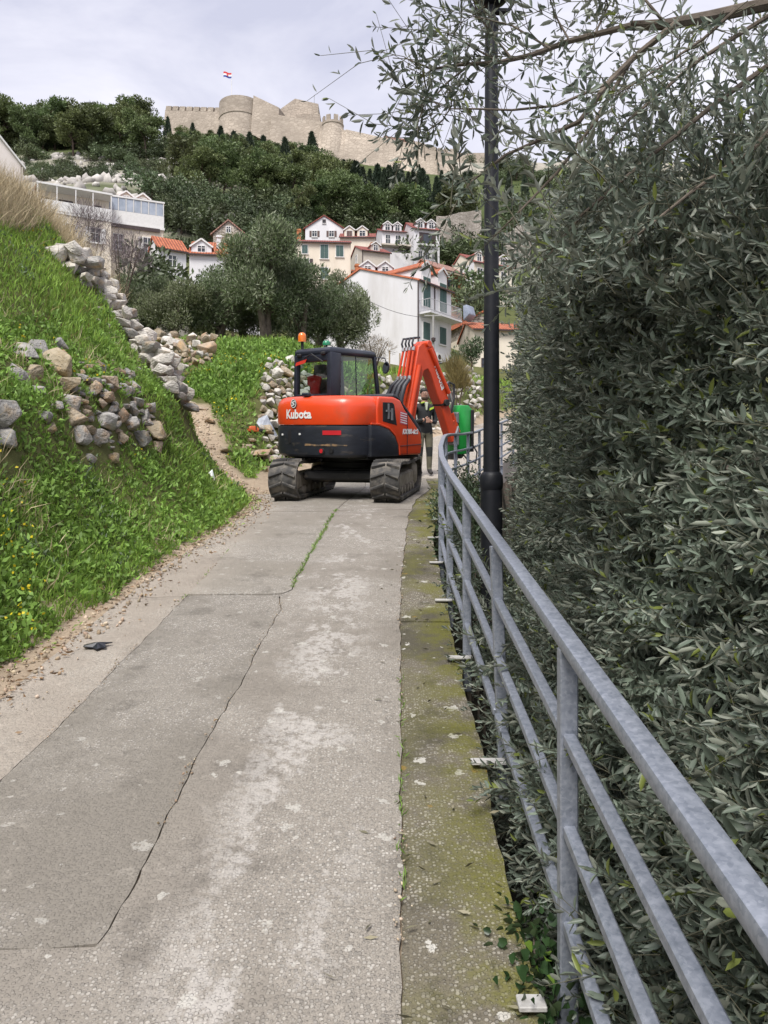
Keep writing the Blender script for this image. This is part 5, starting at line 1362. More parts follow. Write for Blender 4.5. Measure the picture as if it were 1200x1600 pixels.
# left: white house with glazed veranda
h = House('veranda_house', 'white house with a long glazed veranda and two dormers on the left slope', 160, 66, 312, 22, 4.9, 8, 7, 1.2, M_wallc, M_tile, ov=.15)
ve = MB().box(-.05, 4.95, -1.55, -1.50, h.h-2.3, h.h-1.3).build('veranda_parapet', M_trim, h.root)
MB().box(-.1, 5.0, -1.6, -.004, h.h-2.5, h.h-2.3).build('veranda_floor', M_trim, h.root); MB().box(-.1, 5.0, -1.6, -.004, h.h-.2, h.h-.06).build('veranda_roof', M_trim, h.root)
for k in range(9):
    u = 4.9*k/8; MB().bar((u, -1.53, h.h-1.3), (u, -1.53, h.h-.2), .07, .07, up=(0, 1, 0)).build('veranda_post', M_trim, h.root)
    if k < 8: MB().box(u+.05, u+.56, -1.535, -1.52, h.h-1.28, h.h-.22).build('pane', MATS.get('pane_pale') or mat('pane_pale', (.42, .46, .53), (.26, .30, .36), rough=.15, scale=1.2), h.root)
for u in (2.0, 3.4): h.dormer(u, 1.1, h.h+.25, .65, ww=.5, wh=.5)
MB().box(0, 4.9, -1.45, -.005, -6, h.h-2.51).build('lower_storey', M_wallc, h.root)
h.window(3.6, h.h-4.6, .7, 1.3, style='open', sm=M_trim, out0=1.45); h.window(1.2, h.h-4.6, .7, 1.3, out0=1.45)
MB().bar((-.1, -1.62, h.h-2.6), (4.6, -1.62, h.h-2.6), .05, .3).build('eave_board', M_gut, h.root)
# left edge gable
h = House('pale_gable_house', 'pale pinkish house with white roof verge at the left edge of the photo', -92, 47.4, 228, 35, 4.5, 8, 8, 2.5, M_wallp, M_trim, ridge='y')
MB().bar((4.56, -.15, -3), (4.56, -.15, h.h-.2), .08, .08, up=(0, 1, 0)).build('downpipe', M_wallb, h.root)
# red roofs in the hollow
h = House('red_roof_cottage', 'little white cottage with a bright orange roof below the veranda house', 247, 60, 386, 30, 2.2, 3.4, 4, 1.25, M_wallw, M_tile)
h.window(1.1, h.h-1.4, .6, .9)
h = House('red_roof_house', 'house with wide orange roof and white dormer behind the left olives', 296, 66, 396, 8, 6.0, 6.5, 4, 2.0, M_wallw, M_tile)
h.dormer(1.0, 1.7, h.h+.05, .6, ww=.6, wh=.5); h.dormer(4.9, 1.7, h.h+.05, .5, ww=.5, wh=.5); h.chimney(2.4, 1.6, h.h, h.h+2.2, M_wallw)
h = House('stone_gable_house', 'old stone house with its gable showing above the wide orange roof', 333, 80, 365, 0, 3.2, 6, 6, 1.3, M_stonew, M_tile3, ridge='y')
h.window(1.6, h.h+.1, .4, .6); h.window(2.7, h.h-1.6, .5, .8, frame=M_gut)
MB().box(3.2, 4.6, .5, 4, -4, h.h-.35).build('side_wing', M_stonew, h.root); h._box('f', 3.6, 4.1, h.h-1.5, h.h-.7, -.52, -.44).build('wing_window', M_pane, h.root)

# old retaining walls on the slope
def oldwall(px0, y0, px1, y1, d, hgt, label, th=1.2):
    a, b_ = at(px0, y0, d), at(px1, y1, d+3)
    o = empty('retaining_wall', (a.x, a.y, a.z-hgt), 0, label, 'stone wall')
    r = b_-a
    mb = MB(); n = 6; top = []
    for k in range(n+1):
        q = Vector((r.x*k/n, r.y*k/n, hgt+r.z*k/n+random.uniform(-.25, .25))); top.append(q)
    vs = []
    for q in top: vs += [(q.x, q.y, q.z), (q.x, q.y-.5, -6), (q.x, q.y+th, -6), (q.x, q.y+th, q.z)]
    fs = []
    for k in range(n):
        for j in range(4): fs.append([k*4+j, k*4+(j+1) % 4, k*4+4+(j+1) % 4, k*4+4+j])
    fs += [[0, 1, 2, 3], [n*4+3, n*4+2, n*4+1, n*4]]
    mb.add(vs, fs); mb.build('masonry', M_stonew, o)
oldwall(682, 338, 752, 330, 124, 4.5, 'old tan stone retaining wall below the cypresses right of the tall houses')
oldwall(785, 365, 830, 345, 118, 5, 'old stone wall just right of the lamp post')
oldwall(50, 256, 165, 263, 236, 3.0, 'long grey retaining wall across the clearing on the left slope')
oldwall(150, 272, 300, 276, 206, 2.2, 'lower grey retaining wall across the rocky clearing')
oldwall(205, 470, 292, 474, 34, 1.6, 'pale plastered garden wall behind the left olive trunk', .3)

# ================================================================== FORTRESS
fort = empty('fortress', tuple(at(500, 240, 325)), 0, 'large beige stone fortress with round tower crowning the hill', 'fortress')
FO = fort.location.copy()
def fsec(name, px0, t0, px1, t1, d0, d1, drop=16, batter=.20, th=7, m=M_fort, merl=0, mh=1.7, mgap=.45):
    a, b_ = at(px0, t0, d0)-FO, at(px1, t1, d1)-FO
    n = 4; vs = []; fs = []
    dirv = (b_-a); dirv.z = 0; dirv.normalize(); out = Vector((dirv.y, -dirv.x, 0))
    if out.y > 0: out = -out
    for k in range(n+1):
        q = a.lerp(b_, k/n); lowp = q+out*drop*batter; lowp.z = q.z-drop
        back = q-out*th
        mid = q+out*.25; mid.z = q.z-2.2
        vs += [q, mid, lowp, (back.x, back.y, q.z-drop), back]
    for k in range(n):
        for j in range(5): fs.append([k*5+j, k*5+(j+1) % 5, k*5+5+(j+1) % 5, k*5+5+j])
    fs += [[4, 3, 2, 1, 0], [n*5+j for j in range(5)]]
    mb = MB(); mb.add(vs, fs); w = mb.build(name, m, fort)
    if merl:
        L = (b_-a).length/merl
        for k in range(merl):
            p0 = a.lerp(b_, (k+.5*mgap)/merl); p1 = a.lerp(b_, (k+1-.5*mgap)/merl)
            c0, c1 = p0-out*.5, p1-out*.5
            mm = MB(); mm.bar(c0+Vector((0, 0, mh/2-.1)), c1+Vector((0, 0, mh/2-.1)), 1.1, mh); mm.build('merlon', m, w)
    return w
fsec('curtain_wall', 258, 172, 346, 175, 352, 338, 16, .12, merl=8, mh=2.0, mgap=.22)
def ftower(name, px, top, r, d, prof, n=28, merl=0):
    c = at(px, top, d)-FO; c.z = (at(px, top, d-r)-FO).z
    mb = MB(); mb.lathe([(r*a, c.z+z) for a, z in prof], n, c=(c.x, c.y)); t = mb.build(name, M_fort, fort, smooth=35)
    for k in range(merl):
        a0 = 2*math.pi*(k+.22)/merl; a1 = 2*math.pi*(k+.78)/merl
        vs = [(c.x+q*math.cos(a), c.y+q*math.sin(a), c.z+z) for z in (-.1, 2.3) for q, a in ((r*1.0, a0), (r*1.0, a1), (r*.8, a1), (r*.8, a0))]
        mm = MB(); mm.add(vs, [[0,1,2,3],[4,5,6,7],[0,1,5,4],[1,2,6,5],[2,3,7,6],[3,0,4,7]]); mm.build('merlon', M_fort, t)
    return t
ftower('round_tower', 376, 148, 9.3, 340, [(1.22, -26), (1.08, -13), (1.0, -7.2), (1.03, -7.0), (1.03, -6.4), (1.0, -6.2), (1.0, 0), (.9, .25), (.3, .3)])
fsec('curtain_wall', 396, 149, 436, 168, 333, 330, 18, .16)
fsec('curtain_wall', 424, 178, 508, 191, 328, 324, 22, .22)
k0, k1 = at(436, 170, 346)-FO, at(498, 166, 348)-FO
mb = MB(); mb.prism([(k0.x, k0.z-14), (k1.x, k1.z-14), (k1.x, k1.z), (k1.x-10.5, k1.z+2.4), (k0.x, k0.z-.5)], 'y', k0.y, k0.y+12); mb.build('keep', M_fort, fort)
mb = MB(); b0 = at(484, 180, 336)-FO; mb.box(b0.x-6, b0.x+4.5, b0.y, b0.y+8, b0.z-10, b0.z+.5); mb.build('guard_house', M_fort, fort)
ftower('turret', 520, 186, 4.4, 322, [(1.7, -18), (1.25, -6), (1.0, -1.2), (1.06, -1.0), (1.06, -.5), (1.0, -.3), (1.0, 0)], 20, merl=8)
fsec('curtain_wall', 500, 192, 545, 205, 321, 318, 22, .30)
fsec('curtain_wall', 540, 202, 604, 216, 318, 314, 24, .30)
fsec('curtain_wall', 600, 214, 640, 224, 314, 311, 22, .26, merl=0)
fsec('curtain_wall', 636, 222, 694, 240, 311, 304, 17, .26, merl=5, mh=1.5, mgap=.2)
fsec('corner_bastion', 684, 236, 711, 238, 302, 303, 13, .30, merl=3, mh=1.4, mgap=.25)
b0 = at(618, 214, 318)-FO
mb = MB(); mb.prism([(b0.x-5, b0.z-3), (b0.x+5.5, b0.z-4.5), (b0.x+5.5, b0.z-1.0), (b0.x-5, b0.z+.6)], 'y', b0.y, b0.y+5); mb.build('barrack_roof', M_tile3, fort)
mb = MB(); q = at(491, 163, 347)-FO; mb.tube([q, q+Vector((0, 0, 4.2))], .12, 6); mb.build('mast', M_steel, fort)
# flag
fp = at(362, 150, 341)
fl = empty('flag', tuple(fp), 0, 'red white and blue flag flying from a pole on the round tower', 'flag')
MB().tube([(0, 0, -1), (0, 0, 10.3)], [.16, .10], 8).build('flag_pole', M_trim, fl)
for k, (nm, c) in enumerate((('blue_stripe', (.03, .06, .30)), ('white_stripe', (.8, .8, .8)), ('red_stripe', (.60, .03, .03)))):
    n = 8; vs = []; fs = []
    for i in range(n+1):
        u = i/n
        for t in (0, 1):
            vs.append((-3.7*u, .35*math.sin(u*7)*u, 7.9+.8*(k+t)+.45*u-.2*math.sin(u*5)))
    for i in range(n): fs.append([2*i, 2*i+2, 2*i+3, 2*i+1])
    mb = MB(); mb.add(vs, fs); mb.build(nm, mat(nm, c, rough=.8), fl)
mb = MB(); mb.prism([(-2.15, 8.75), (-1.55, 8.75), (-1.5, 9.45), (-2.2, 9.5)], 'y', -.32, -.26); mb.build('shield', M_red, fl)
# ruin on the far ridge
q = at(735, 243, 462)
ru = empty('ridge_ruin', tuple(q), 0, 'low pale ruin on the far rocky ridge left of the lamp post', 'ruin')
mb = MB(); mb.box(-13, 9, 0, 8, -6, 1.6); mb.box(9.01, 16, 0, 6, -6, 3.2); mb.box(-20, -13.01, 0, 6, -6, .4); mb.build('masonry', M_fort, ru)

# fence stakes, pole and utility post in front of the white house
for i, (px, yt, yb, d) in enumerate(((608, 548, 590, 33), (624, 552, 588, 34), (636, 556, 590, 36))):
    a = at(px, yt, d); g_ = float(H(a.x, a.y))
    o = MB().tube([(0, 0, -.2), (.02, 0, max(.8, a.z-g_))], .035, 7).build('fence_stake', MATS['timber_grey']); o.location = (a.x, a.y, g_)
    tag(o, 'weathered fence stake in the grass before the white house, %s' % ('leftmost of three', 'middle of three', 'rightmost of three')[i], 'stake', 'fence stakes')
a = at(677, 492, 52); g_ = float(H(a.x, a.y))
up_ = empty('utility_pole', (a.x, a.y, g_-.2), 0, 'thin grey utility pole in front of the white house balcony', 'pole')
MB().tube([(0, 0, 0), (0, 0, a.z-g_+.2)], [.10, .07], 8).build('pole', mat('pole_concrete', (.36, .35, .33), rough=.9), up_)
MB().bar((-.6, 0, a.z-g_+.15), (.6, 0, a.z-g_+.15), .06, .08).build('cross_arm', MATS['pole_concrete'], up_)
MB().lathe([(.03, -.15), (.14, -.1), (.15, .1), (.05, .16)], 12, c=(0, -.12)).xf(Matrix.Translation((0, 0, a.z-g_-1.5))).build('lamp_head', M_gut, up_)

# service cable strung from the pole past the white gable
ca, cb = at(677, 497, 52), at(560, 462, 50)
mb = MB(); mb.tube([tuple(ca.lerp(cb, t)-ca+Vector((0, 0, -.35*math.sin(t*math.pi)))) for t in np.linspace(0, 1, 9)], .016, 5); o = mb.build('cable', M_hose); o.location = ca
tag(o, 'thin dark cable strung in front of the white gable wall', 'cable')

# ================================================================== VEGETATION
L_pine = leafmat('pine_needles', (.122, .165, .062), (.13, .172, .068), var=.45, trans=.2, nscale=.35, objrand=.38)
L_cyp = leafmat('cypress_foliage', (.032, .050, .028), (.036, .054, .030), var=.4, trans=.05, nscale=.4, objrand=.25)
L_bush = leafmat('scrub_leaves', (.098, .132, .062), (.095, .125, .062), var=.4, trans=.1, nscale=.5, objrand=.4)
L_olive = leafmat('olive_leaves', (.115, .155, .066), (.185, .21, .125), var=.35, trans=.12, nscale=.9, objrand=.15)
L_hedge = leafmat('olive_leaves_near', (.150, .184, .142), (.27, .29, .235), rough=.36, var=.42, trans=.28, nscale=1.3, tip=((.20, .24, .06), .035))
L_dark = leafmat('laurel_leaves', (.045, .070, .036), (.075, .10, .055), rough=.35, var=.4, trans=.1, nscale=1.5)
L_lime = leafmat('citrus_leaves', (.16, .17, .02), (.16, .17, .03), var=.4, trans=.15, nscale=.8)
M_bark = mat('pine_bark', (.13, .095, .07), (.075, .055, .04), rough=.95, scale=3)
M_obark = mat('olive_bark', (.17, .14, .11), (.085, .068, .052), rough=.95, scale=7, bump=.02, bscale=14)
M_twig = mat('olive_twig', (.13, .125, .08), (.09, .085, .055), rough=.9, scale=10)

def kites(P, D, L, W, rng, curl=.15):
    """leaf-shaped quads: base P, direction D (unit), length L, width W"""
    n = len(P)
    a = rng.normal(size=(n, 3)); S = np.cross(D, a); S /= np.linalg.norm(S, axis=1, keepdims=True)+1e-9
    N = np.cross(S, D)
    L = np.broadcast_to(np.asarray(L, float), (n,))[:, None]; W = np.broadcast_to(np.asarray(W, float), (n,))[:, None]
    b0 = P; m = P + D*L*.45 + N*L*curl*.4
    V = np.stack([b0, m+S*W*.5, P+D*L-N*L*curl*.2, m-S*W*.5], 1)
    return V
def quads_of(n): return np.arange(n*4, dtype=np.int32).reshape(-1, 4)
def unit(v): return v/(np.linalg.norm(v, axis=-1, keepdims=True)+1e-9)

def limb_tree(mb, base, h, lean, spread, n, r0, rng, start=.35):
    """tapered leaning trunk with n limbs; returns limb tips"""
    tips = []
    pts = [Vector((base[0], base[1], base[2]-.3))]
    for k in range(1, 6):
        t = k/5; pts.append(Vector((base[0]+lean[0]*t+rng.normal()*.03*h*t, base[1]+lean[1]*t+rng.normal()*.03*h*t, base[2]+h*t)))
    mb.tube(pts, [r0*1.25]+[r0*(1-.75*k/5) for k in range(1, 6)], 8)
    for i in range(n):
        t = start+(1-start)*rng.random(); k = min(4, int(t*5)); p = pts[k].lerp(pts[k+1], t*5-k)
        a = 6.283*(i/n)+rng.normal()*.4; L = spread*(.6+.5*rng.random())
        q = p+Vector((math.cos(a)*L*.5, math.sin(a)*L*.5, L*.30)); e = p+Vector((math.cos(a)*L, math.sin(a)*L, L*(.35+.3*rng.random())))
        mb.tube([p, q, e], [r0*.42*(1.1-t*.6), r0*.25, r0*.08], 5); tips.append(e)
    tips.append(pts[-1]); return tips

def make_tree(kind, seed):
    rng = np.random.default_rng(seed)
    mb = MB()
    if kind == 'pine':
        tips = limb_tree(mb, (0, 0, 0), .80, (rng.normal()*.06, rng.normal()*.06), .25, 14, .022, rng, start=.16)
        P = []; D = []
        for tp in tips:
            for j in range(3):
                c = np.array(tp)+rng.normal(size=3)*np.array([.05, .05, .04]); r = .07+.06*rng.random(); n = 105
                v = unit(rng.normal(size=(n, 3))); v[:, 2] = v[:, 2]*.62+.12
                P.append(c+v*r*(.55+.5*rng.random((n, 1)))); D.append(unit(v+rng.normal(size=(n, 3))*.6+np.array([0, 0, .4])))
        P = np.concatenate(P); D = np.concatenate(D); V = kites(P, D, .040+.03*rng.random(len(P)), .020+.012*rng.random(len(P)), rng)
        lm, bk = L_pine, M_bark
    elif kind == 'cypress':
        mb.tube([(0, 0, -.03), (0, 0, .9)], [.018, .004], 6)
        n = 1700; z = rng.random(n)**.8*.96+.04; a = rng.random(n)*6.283
        rr = .105*np.clip(np.sin(np.clip(z, 0, 1)**.62*math.pi), .03, 1)*(1+.25*np.sin(a*3+z*9))*(.75+.35*rng.random(n))
        P = np.stack([np.cos(a)*rr, np.sin(a)*rr, z*.97], 1); D = unit(np.stack([np.cos(a)*.35, np.sin(a)*.35, np.ones(n)], 1)+rng.normal(size=(n, 3))*.25)
        V = kites(P, D, .055+.03*rng.random(n), .022, rng); lm, bk = L_cyp, M_bark
    elif kind == 'bush':
        mb.tube([(0, 0, -.1), (.05, 0, .35), (.1, .02, .6)], [.03, .02, .01], 5); mb.tube([(0, 0, 0), (-.1, .1, .4)], [.02, .01], 5)
        P = []; D = []
        for k in range(16):
            c = np.array([rng.normal()*.26, rng.normal()*.26, .18+.5*rng.random()]); n = 85; r = .15+.12*rng.random()
            v = unit(rng.normal(size=(n, 3))); P.append(c+v*r*(.6+.45*rng.random((n, 1)))); D.append(unit(v+rng.normal(size=(n, 3))*.6+np.array([0, 0, .3])))
        P = np.concatenate(P); P[:, 2] = np.maximum(P[:, 2], .0); D = np.concatenate(D); V = kites(P, D, .085+.05*rng.random(len(P)), .045, rng); lm, bk = L_bush, M_bark
    return mb.mesh('trunk', bk, smooth=True), npmesh('crown', V, quads_of(len(V)), None, lm)
VAR = {'pine': [make_tree('pine', 100+i) for i in range(6)], 'cypress': [make_tree('cypress', 200+i) for i in range(3)], 'bush': [make_tree('bush', 300+i) for i in range(4)]}

def place(kind, x, y, hgt, name, label, cat, group, wide=1.0, z=None, lm=None):
    tr, cr = random.choice(VAR[kind])
    z = float(H(x, y)) if z is None else z
    o = empty(name, (x, y, z-.02*hgt), random.uniform(0, 6.28), label, cat, group)
    o.scale = (hgt*wide, hgt*wide, hgt)
    inst('trunk', tr, o); c = inst('crown', cr, o)
    return o
rg = random.Random(5)
def cap_h(px, d, x, y, hh, xs, yl):
    lim = CZ+(800-np.interp(px, xs, yl)+rg.uniform(-7, 7))/FPX*d - float(H(x, y))
    return min(hh, lim)
def pxd(px, d): return (px-600)/FPX*d, d
# pines of the left ridge
for row, (d, n) in enumerate(((268, 11), (284, 12), (302, 13), (316, 12))):
    for k in range(n):
        px = -25+300*(k+rg.uniform(.1, .9))/n
        if row == 0 and rg.random() < .15: continue
        if px > (248 if row < 1 else 232): continue
        x, y = pxd(px, d+rg.uniform(-7, 7))
        hh = cap_h(px, y, x, y, rg.uniform(12.5, 18.5), [0, 60, 110, 190, 235, 262, 275], [152, 168, 166, 146, 150, 170, 200])
        if hh < 6: continue
        place('pine', x, y, hh, 'pine_tree', ('pine in the front row of the left ridge', 'pine in the second row of the left ridge', 'pine on the skyline of the left ridge', 'pine on the skyline of the left ridge')[row]+(' at its left end', ' left of its middle', ' right of its middle', ' near the fortress wall')[min(3, max(0, int((px+25)/75)))], 'pine tree', 'pines on the left ridge', wide=rg.uniform(.95, 1.3))
# pines of the slope under the fortress
for d, p0, p1, n, h0, h1 in ((292, 262, 480, 12, 7, 10), (272, 255, 500, 13, 8, 11), (252, 270, 560, 15, 8, 12), (232, 300, 640, 15, 8, 12), (212, 300, 700, 17, 9, 12), (192, 290, 730, 17, 9, 12), (172, 280, 740, 17, 8, 11.5), (153, 300, 740, 15, 8, 11), (138, 380, 740, 11, 7, 10)):
    for k in range(n):
        px = p0+(p1-p0)*(k+rg.uniform(.05, .95))/n
        x, y = pxd(px, d+rg.uniform(-8, 8))
        hh = rg.uniform(h0, h1)
        if (px > 515 and d > 195) or (px > 590 and d > 178): continue
        hh = cap_h(px, y, x, y, hh, [260, 340, 420, 500, 530, 560, 640, 720], [206, 216, 228, 238, 262, 285, 292, 300])
        if hh < 4.5: continue
        place('pine', x, y, hh, 'pine_tree', ('pine in the topmost rows of the wood' if d > 245 else 'pine in the middle of the wooded slope' if d > 185 else 'pine low on the wooded slope above the town')+(', left of the round tower' if px < 343 else ', below the round tower' if px < 425 else ', below the fortress keep' if px < 500 else ', below the small turret' if px < 560 else ', below the long right wall' if px < 650 else ', near the lamp post'), 'pine tree', 'pines below the fortress', wide=rg.uniform(.9, 1.25))
# undergrowth of the ridge
for k in range(30):
    px = -20+285*(k+rg.random())/30; x, y = pxd(px, rg.uniform(256, 300))
    place('bush', x, y, rg.uniform(4, 7.5), 'scrub_bush', 'undergrowth bush between the pine trunks of the left ridge'+(' at its left end' if px < 90 else ' in its middle' if px < 180 else ' at its right end'), 'bush', 'undergrowth of the left ridge', wide=rg.uniform(1.0, 1.5))
# cypresses
for px, d, hh in ((301, 262, 12), (318, 258, 10), (372, 262, 13), (345, 268, 11), (398, 256, 10), (487, 250, 10), (545, 165, 13), (566, 160, 17), (590, 158, 16), (608, 163, 14), (628, 160, 13), (646, 166, 14), (668, 160, 12), (690, 165, 12), (712, 160, 11), (735, 158, 13), (390, 190, 15), (262, 292, 10), (495, 185, 12), (537, 178, 15), (578, 176, 15), (655, 178, 13), (700, 178, 11), (762, 165, 12), (795, 160, 12), (820, 170, 12), (412, 215, 12), (436, 195, 13), (470, 182, 12), (525, 172, 13), (556, 150, 13), (600, 150, 14), (618, 148, 13), (638, 150, 14), (660, 150, 12), (682, 152, 12), (704, 150, 11), (726, 152, 12), (330, 205, 11), (365, 180, 12), (445, 165, 11)):
    x, y = pxd(px, d); hh = cap_h(px, d, x, y, hh*1.2, [260, 300, 400, 500, 545, 600, 700, 850], [170, 185, 192, 212, 246, 248, 262, 262])*(rg.uniform(.62, 1.0) if px < 530 else rg.uniform(.82, 1.0))
    if hh < 5: continue
    place('cypress', x, y, hh, 'cypress_tree', 'dark slender cypress '+('standing high below the round tower' if px < 420 and d > 240 else 'high below the keep' if px < 500 else 'in the dark row above the tall white houses' if px < 660 else 'in the row left of the lamp post' if px < 750 else 'right of the lamp post'), 'cypress tree', 'cypresses below the fortress', wide=rg.uniform(.95, 1.45))
# scrub on the lower slope and in the clearing
for k in range(95):
    d = rg.uniform(112, 146); px = rg.uniform(225, 760); x, y = pxd(px, d)
    place('bush', x, y, rg.uniform(3, 5.5), 'scrub_bush', 'rounded scrub bush above the '+('orange roofs on the left' if px < 400 else 'white gable end house' if px < 540 else 'two tall white houses' if px < 690 else 'hedge by the lamp post')+(', nearer the roofs' if d < 128 else ', higher under the pines'), 'bush', 'bushes above the town', wide=rg.uniform(.9, 1.4))
for k in range(80):
    d = rg.uniform(150, 262); px = rg.uniform(-10, 330); x, y = pxd(px, d)
    place('bush', x, y, rg.uniform(1.6, 4.0), 'scrub_bush', 'small scrub bush in the rocky clearing, '+('low above the left houses' if d < 190 else 'between the grey retaining walls' if d < 230 else 'right under the ridge pines')+(' at the left' if px < 110 else ' in the middle' if px < 220 else ' at the right'), 'bush', 'bushes in the clearing', wide=rg.uniform(.9, 1.5))
for k in range(46):
    d = rg.uniform(88, 250); px = rg.uniform(765, 960); x, y = pxd(px, d)
    place('bush', x, y, rg.uniform(3, 5.5), 'scrub_bush', 'scrub bush seen through the olive branches right of the lamp post'+(', lower down' if d < 150 else ', higher up'), 'bush', 'bushes right of the lamp post', wide=rg.uniform(1, 1.6))
for k in range(26):
    d = rg.uniform(330, 455); px = rg.uniform(700, 830); x, y = pxd(px, d)
    place('bush', x, y, rg.uniform(3, 6), 'scrub_bush', 'low scrub bush on the far rocky ridge beside the lamp post', 'bush', 'bushes on the far ridge', wide=rg.uniform(1, 1.8))
# single garden trees of the town
for px, py, d, hh, w, lab in ((735, 492, 72, 4.6, .95, 'dense green garden tree behind the covered balcony end'), (737, 572, 56, 2.4, .7, 'small clipped tree beside the stone cottage annex'), (275, 345, 84, 4.0, 1.2, 'round dark bush below the veranda house'), (330, 345, 100, 5, 1.3, 'broad olive green bush above the orange roofs'), (415, 348, 100, 4.5, 1.3, 'grey green bush above the cream house'), (700, 392, 112, 4, 1.6, 'low hedge like bush right of the tall white houses'), (722, 390, 112, 4, 1.6, 'hedge bush between the tall white houses and the lamp post'), (760, 440, 80, 5, 1.2, 'green tree hidden partly by the lamp post'), (300, 415, 48, 2.6, 1.2, 'dark shrub behind the left olive trees'), (243, 470, 38, 3.4, 1.0, 'leafy shrub screening the little orange roofed cottage'), (455, 470, 48, 4, 1.0, 'shrub between the olive trees and the cream house')):
    x, y = pxd(px, d); z = CZ+(800-py)/FPX*d
    place('bush', x, y, hh, 'garden_tree' if hh > 4.2 else 'garden_shrub', lab, 'tree' if hh > 4.2 else 'shrub', None, wide=w, z=min(z, float(H(x, y))+2))

# ------------------------------------------------------------------ olive trees of the middle distance
def olive_variant(seed, nl=21000):
    rng = np.random.default_rng(seed); mb = MB()
    tips = limb_tree(mb, (0, 0, 0), 1.55, (rng.normal()*.25, rng.normal()*.2), 1.0, 11, .13, rng, start=.30)
    mb.tube([(.05, 0, -.2), (.25, .05, .6), (.55, .1, 1.3)], [.13, .10, .06], 8)
    C = []
    for tp in tips:
        t = np.array(tp); C.append((t+np.array([0, 0, .10]), .40+.12*rng.random(), 1.5))
        for j in range(3):
            e = unit(rng.normal(size=3)); e[2] = abs(e[2])*.8; C.append((t+e*.42, .22+.14*rng.random(), .8))
    for j in range(9): C.append((np.array([rng.normal()*.55, rng.normal()*.55, .55+rng.random()*.8]), .28+.14*rng.random(), .8))
    tot = sum(c[2] for c in C); P = []; D = []
    for c, r, w in C:
        n = int(nl*w/tot); v = unit(rng.normal(size=(n, 3))); P.append(c+v*r*(.55+.5*rng.random((n, 1))**.7)*np.array([1, 1, 1.05])); D.append(unit(v*.8+rng.normal(size=(n, 3))*.6+np.array([0, 0, .6])))
    P = np.concatenate(P); D = np.concatenate(D); V = kites(P, D, .085+.05*rng.random(len(P)), .024+.012*rng.random(len(P)), rng)
    return mb.mesh('trunk', M_obark, smooth=True), npmesh('crown', V, quads_of(len(V)), None, L_olive)
OV = [olive_variant(s) for s in (1, 2, 3)]
for i, (px, d, sc, sz, rz, lab) in enumerate(((228, 29, 1.05, 1.0, 0, 'leftmost grey green olive tree behind the rubble wall'), (275, 27.5, .95, 1.0, 2, 'dark stemmed olive tree in front of the pale garden wall'), (335, 28, 1.12, 1.08, 1, 'dense olive tree between the rubble wall and the leaning trunk'), (418, 26.5, 1.22, 1.30, 4, 'tall olive tree with a leaning pale trunk above the herb slope'), (470, 27, 1.0, 1.12, 5, 'olive tree directly behind the excavator cab beacon'), (540, 28, .92, 1.42, 3, 'rightmost slender topped olive tree against the white gabled house'), (385, 30, 1.0, 1.0, 2.5, 'olive tree filling the gap behind the leaning trunk'), (495, 31, 1.0, 1.0, .5, 'olive tree behind the slender topped one'))):
    x, y = pxd(px, d); o = empty('olive_tree', (x, y, float(H(x, y))-.05), rz, lab, 'olive tree', 'olive trees above the herb slope')
    o.scale = (sc, sc, sc*sz); tr, cr = OV[i % 3]; inst('trunk', tr, o); inst('crown', cr, o)
# yellow-green citrus and brown shrubs
def blob_plant(name, px, py, d, r, n, lm, label, cat, ll=.09, lw=.035, up_=.4, squash=.8, stem=True, seed=1, base=None):
    rng = np.random.default_rng(seed)
    p = at(px, py, d); g_ = float(H(p.x, p.y)) if base is None else base
    o = empty(name, (p.x, p.y, g_), 0, label, cat)
    cz_ = p.z-g_; nb = 12; P = []; D = []
    for k in range(nb):
        c = unit(rng.normal(size=3))*r*.55*np.array([1, 1, squash])+np.array([0, 0, cz_]); v = unit(rng.normal(size=(n//nb, 3)))
        P.append(c+v*r*.5*(.4+.6*rng.random((n//nb, 1)))*np.array([1, 1, squash])); D.append(unit(v+rng.normal(size=(n//nb, 3))*.6+np.array([0, 0, up_])))
    P = np.concatenate(P); D = np.concatenate(D); V = kites(P, D, ll*(.7+.6*rng.random(len(P))), lw, rng)
    npobj('foliage', V, quads_of(len(V)), None, lm, o)
    mb = MB()
    for k in range(5):
        a = rng.random()*6.28; mb.tube([(0, 0, -.1), (math.cos(a)*r*.2, math.sin(a)*r*.2, cz_*.6), (math.cos(a)*r*.6, math.sin(a)*r*.6, cz_+r*.3)], [.03, .022, .008], 5)
    mb.build('stem', M_bark, o); return o
blob_plant('citrus_bush', 365, 388, 46, 1.25, 2600, L_lime, 'yellow green citrus bush in front of the wide orange roof', 'bush', seed=2)
L_dry = leafmat('dry_shrub_twigs', (.20, .15, .08), (.20, .15, .08), var=.4, trans=.05)
L_heather = leafmat('bare_purple_twigs', (.16, .125, .13), (.16, .125, .13), var=.4, trans=0)
blob_plant('dry_shrub', 585, 548, 31, .95, 2600, L_dry, 'brown dry shrub in the grass beside the excavator cab', 'shrub', ll=.16, lw=.012, seed=3, up_=.9, squash=.6)
blob_plant('bare_shrub', 135, 362, 30, 1.4, 3000, L_heather, 'leafless greyish purple shrub below the veranda house', 'shrub', ll=.30, lw=.012, up_=1.2, seed=4)
blob_plant('bare_shrub', 190, 395, 27, 1.1, 2600, L_heather, 'leafless grey shrub left of the leftmost olive tree', 'shrub', ll=.25, lw=.012, up_=1.2, seed=5)
L_reed = leafmat('ochre_reed', (.24, .19, .07), (.22, .18, .07), var=.35, trans=.1)
blob_plant('reed_clump', 714, 592, 27, .62, 2200, L_reed, 'ochre grass clump on top of the wall right of the boom', 'grass clump', ll=.42, lw=.014, up_=2.2, squash=.9, seed=6)

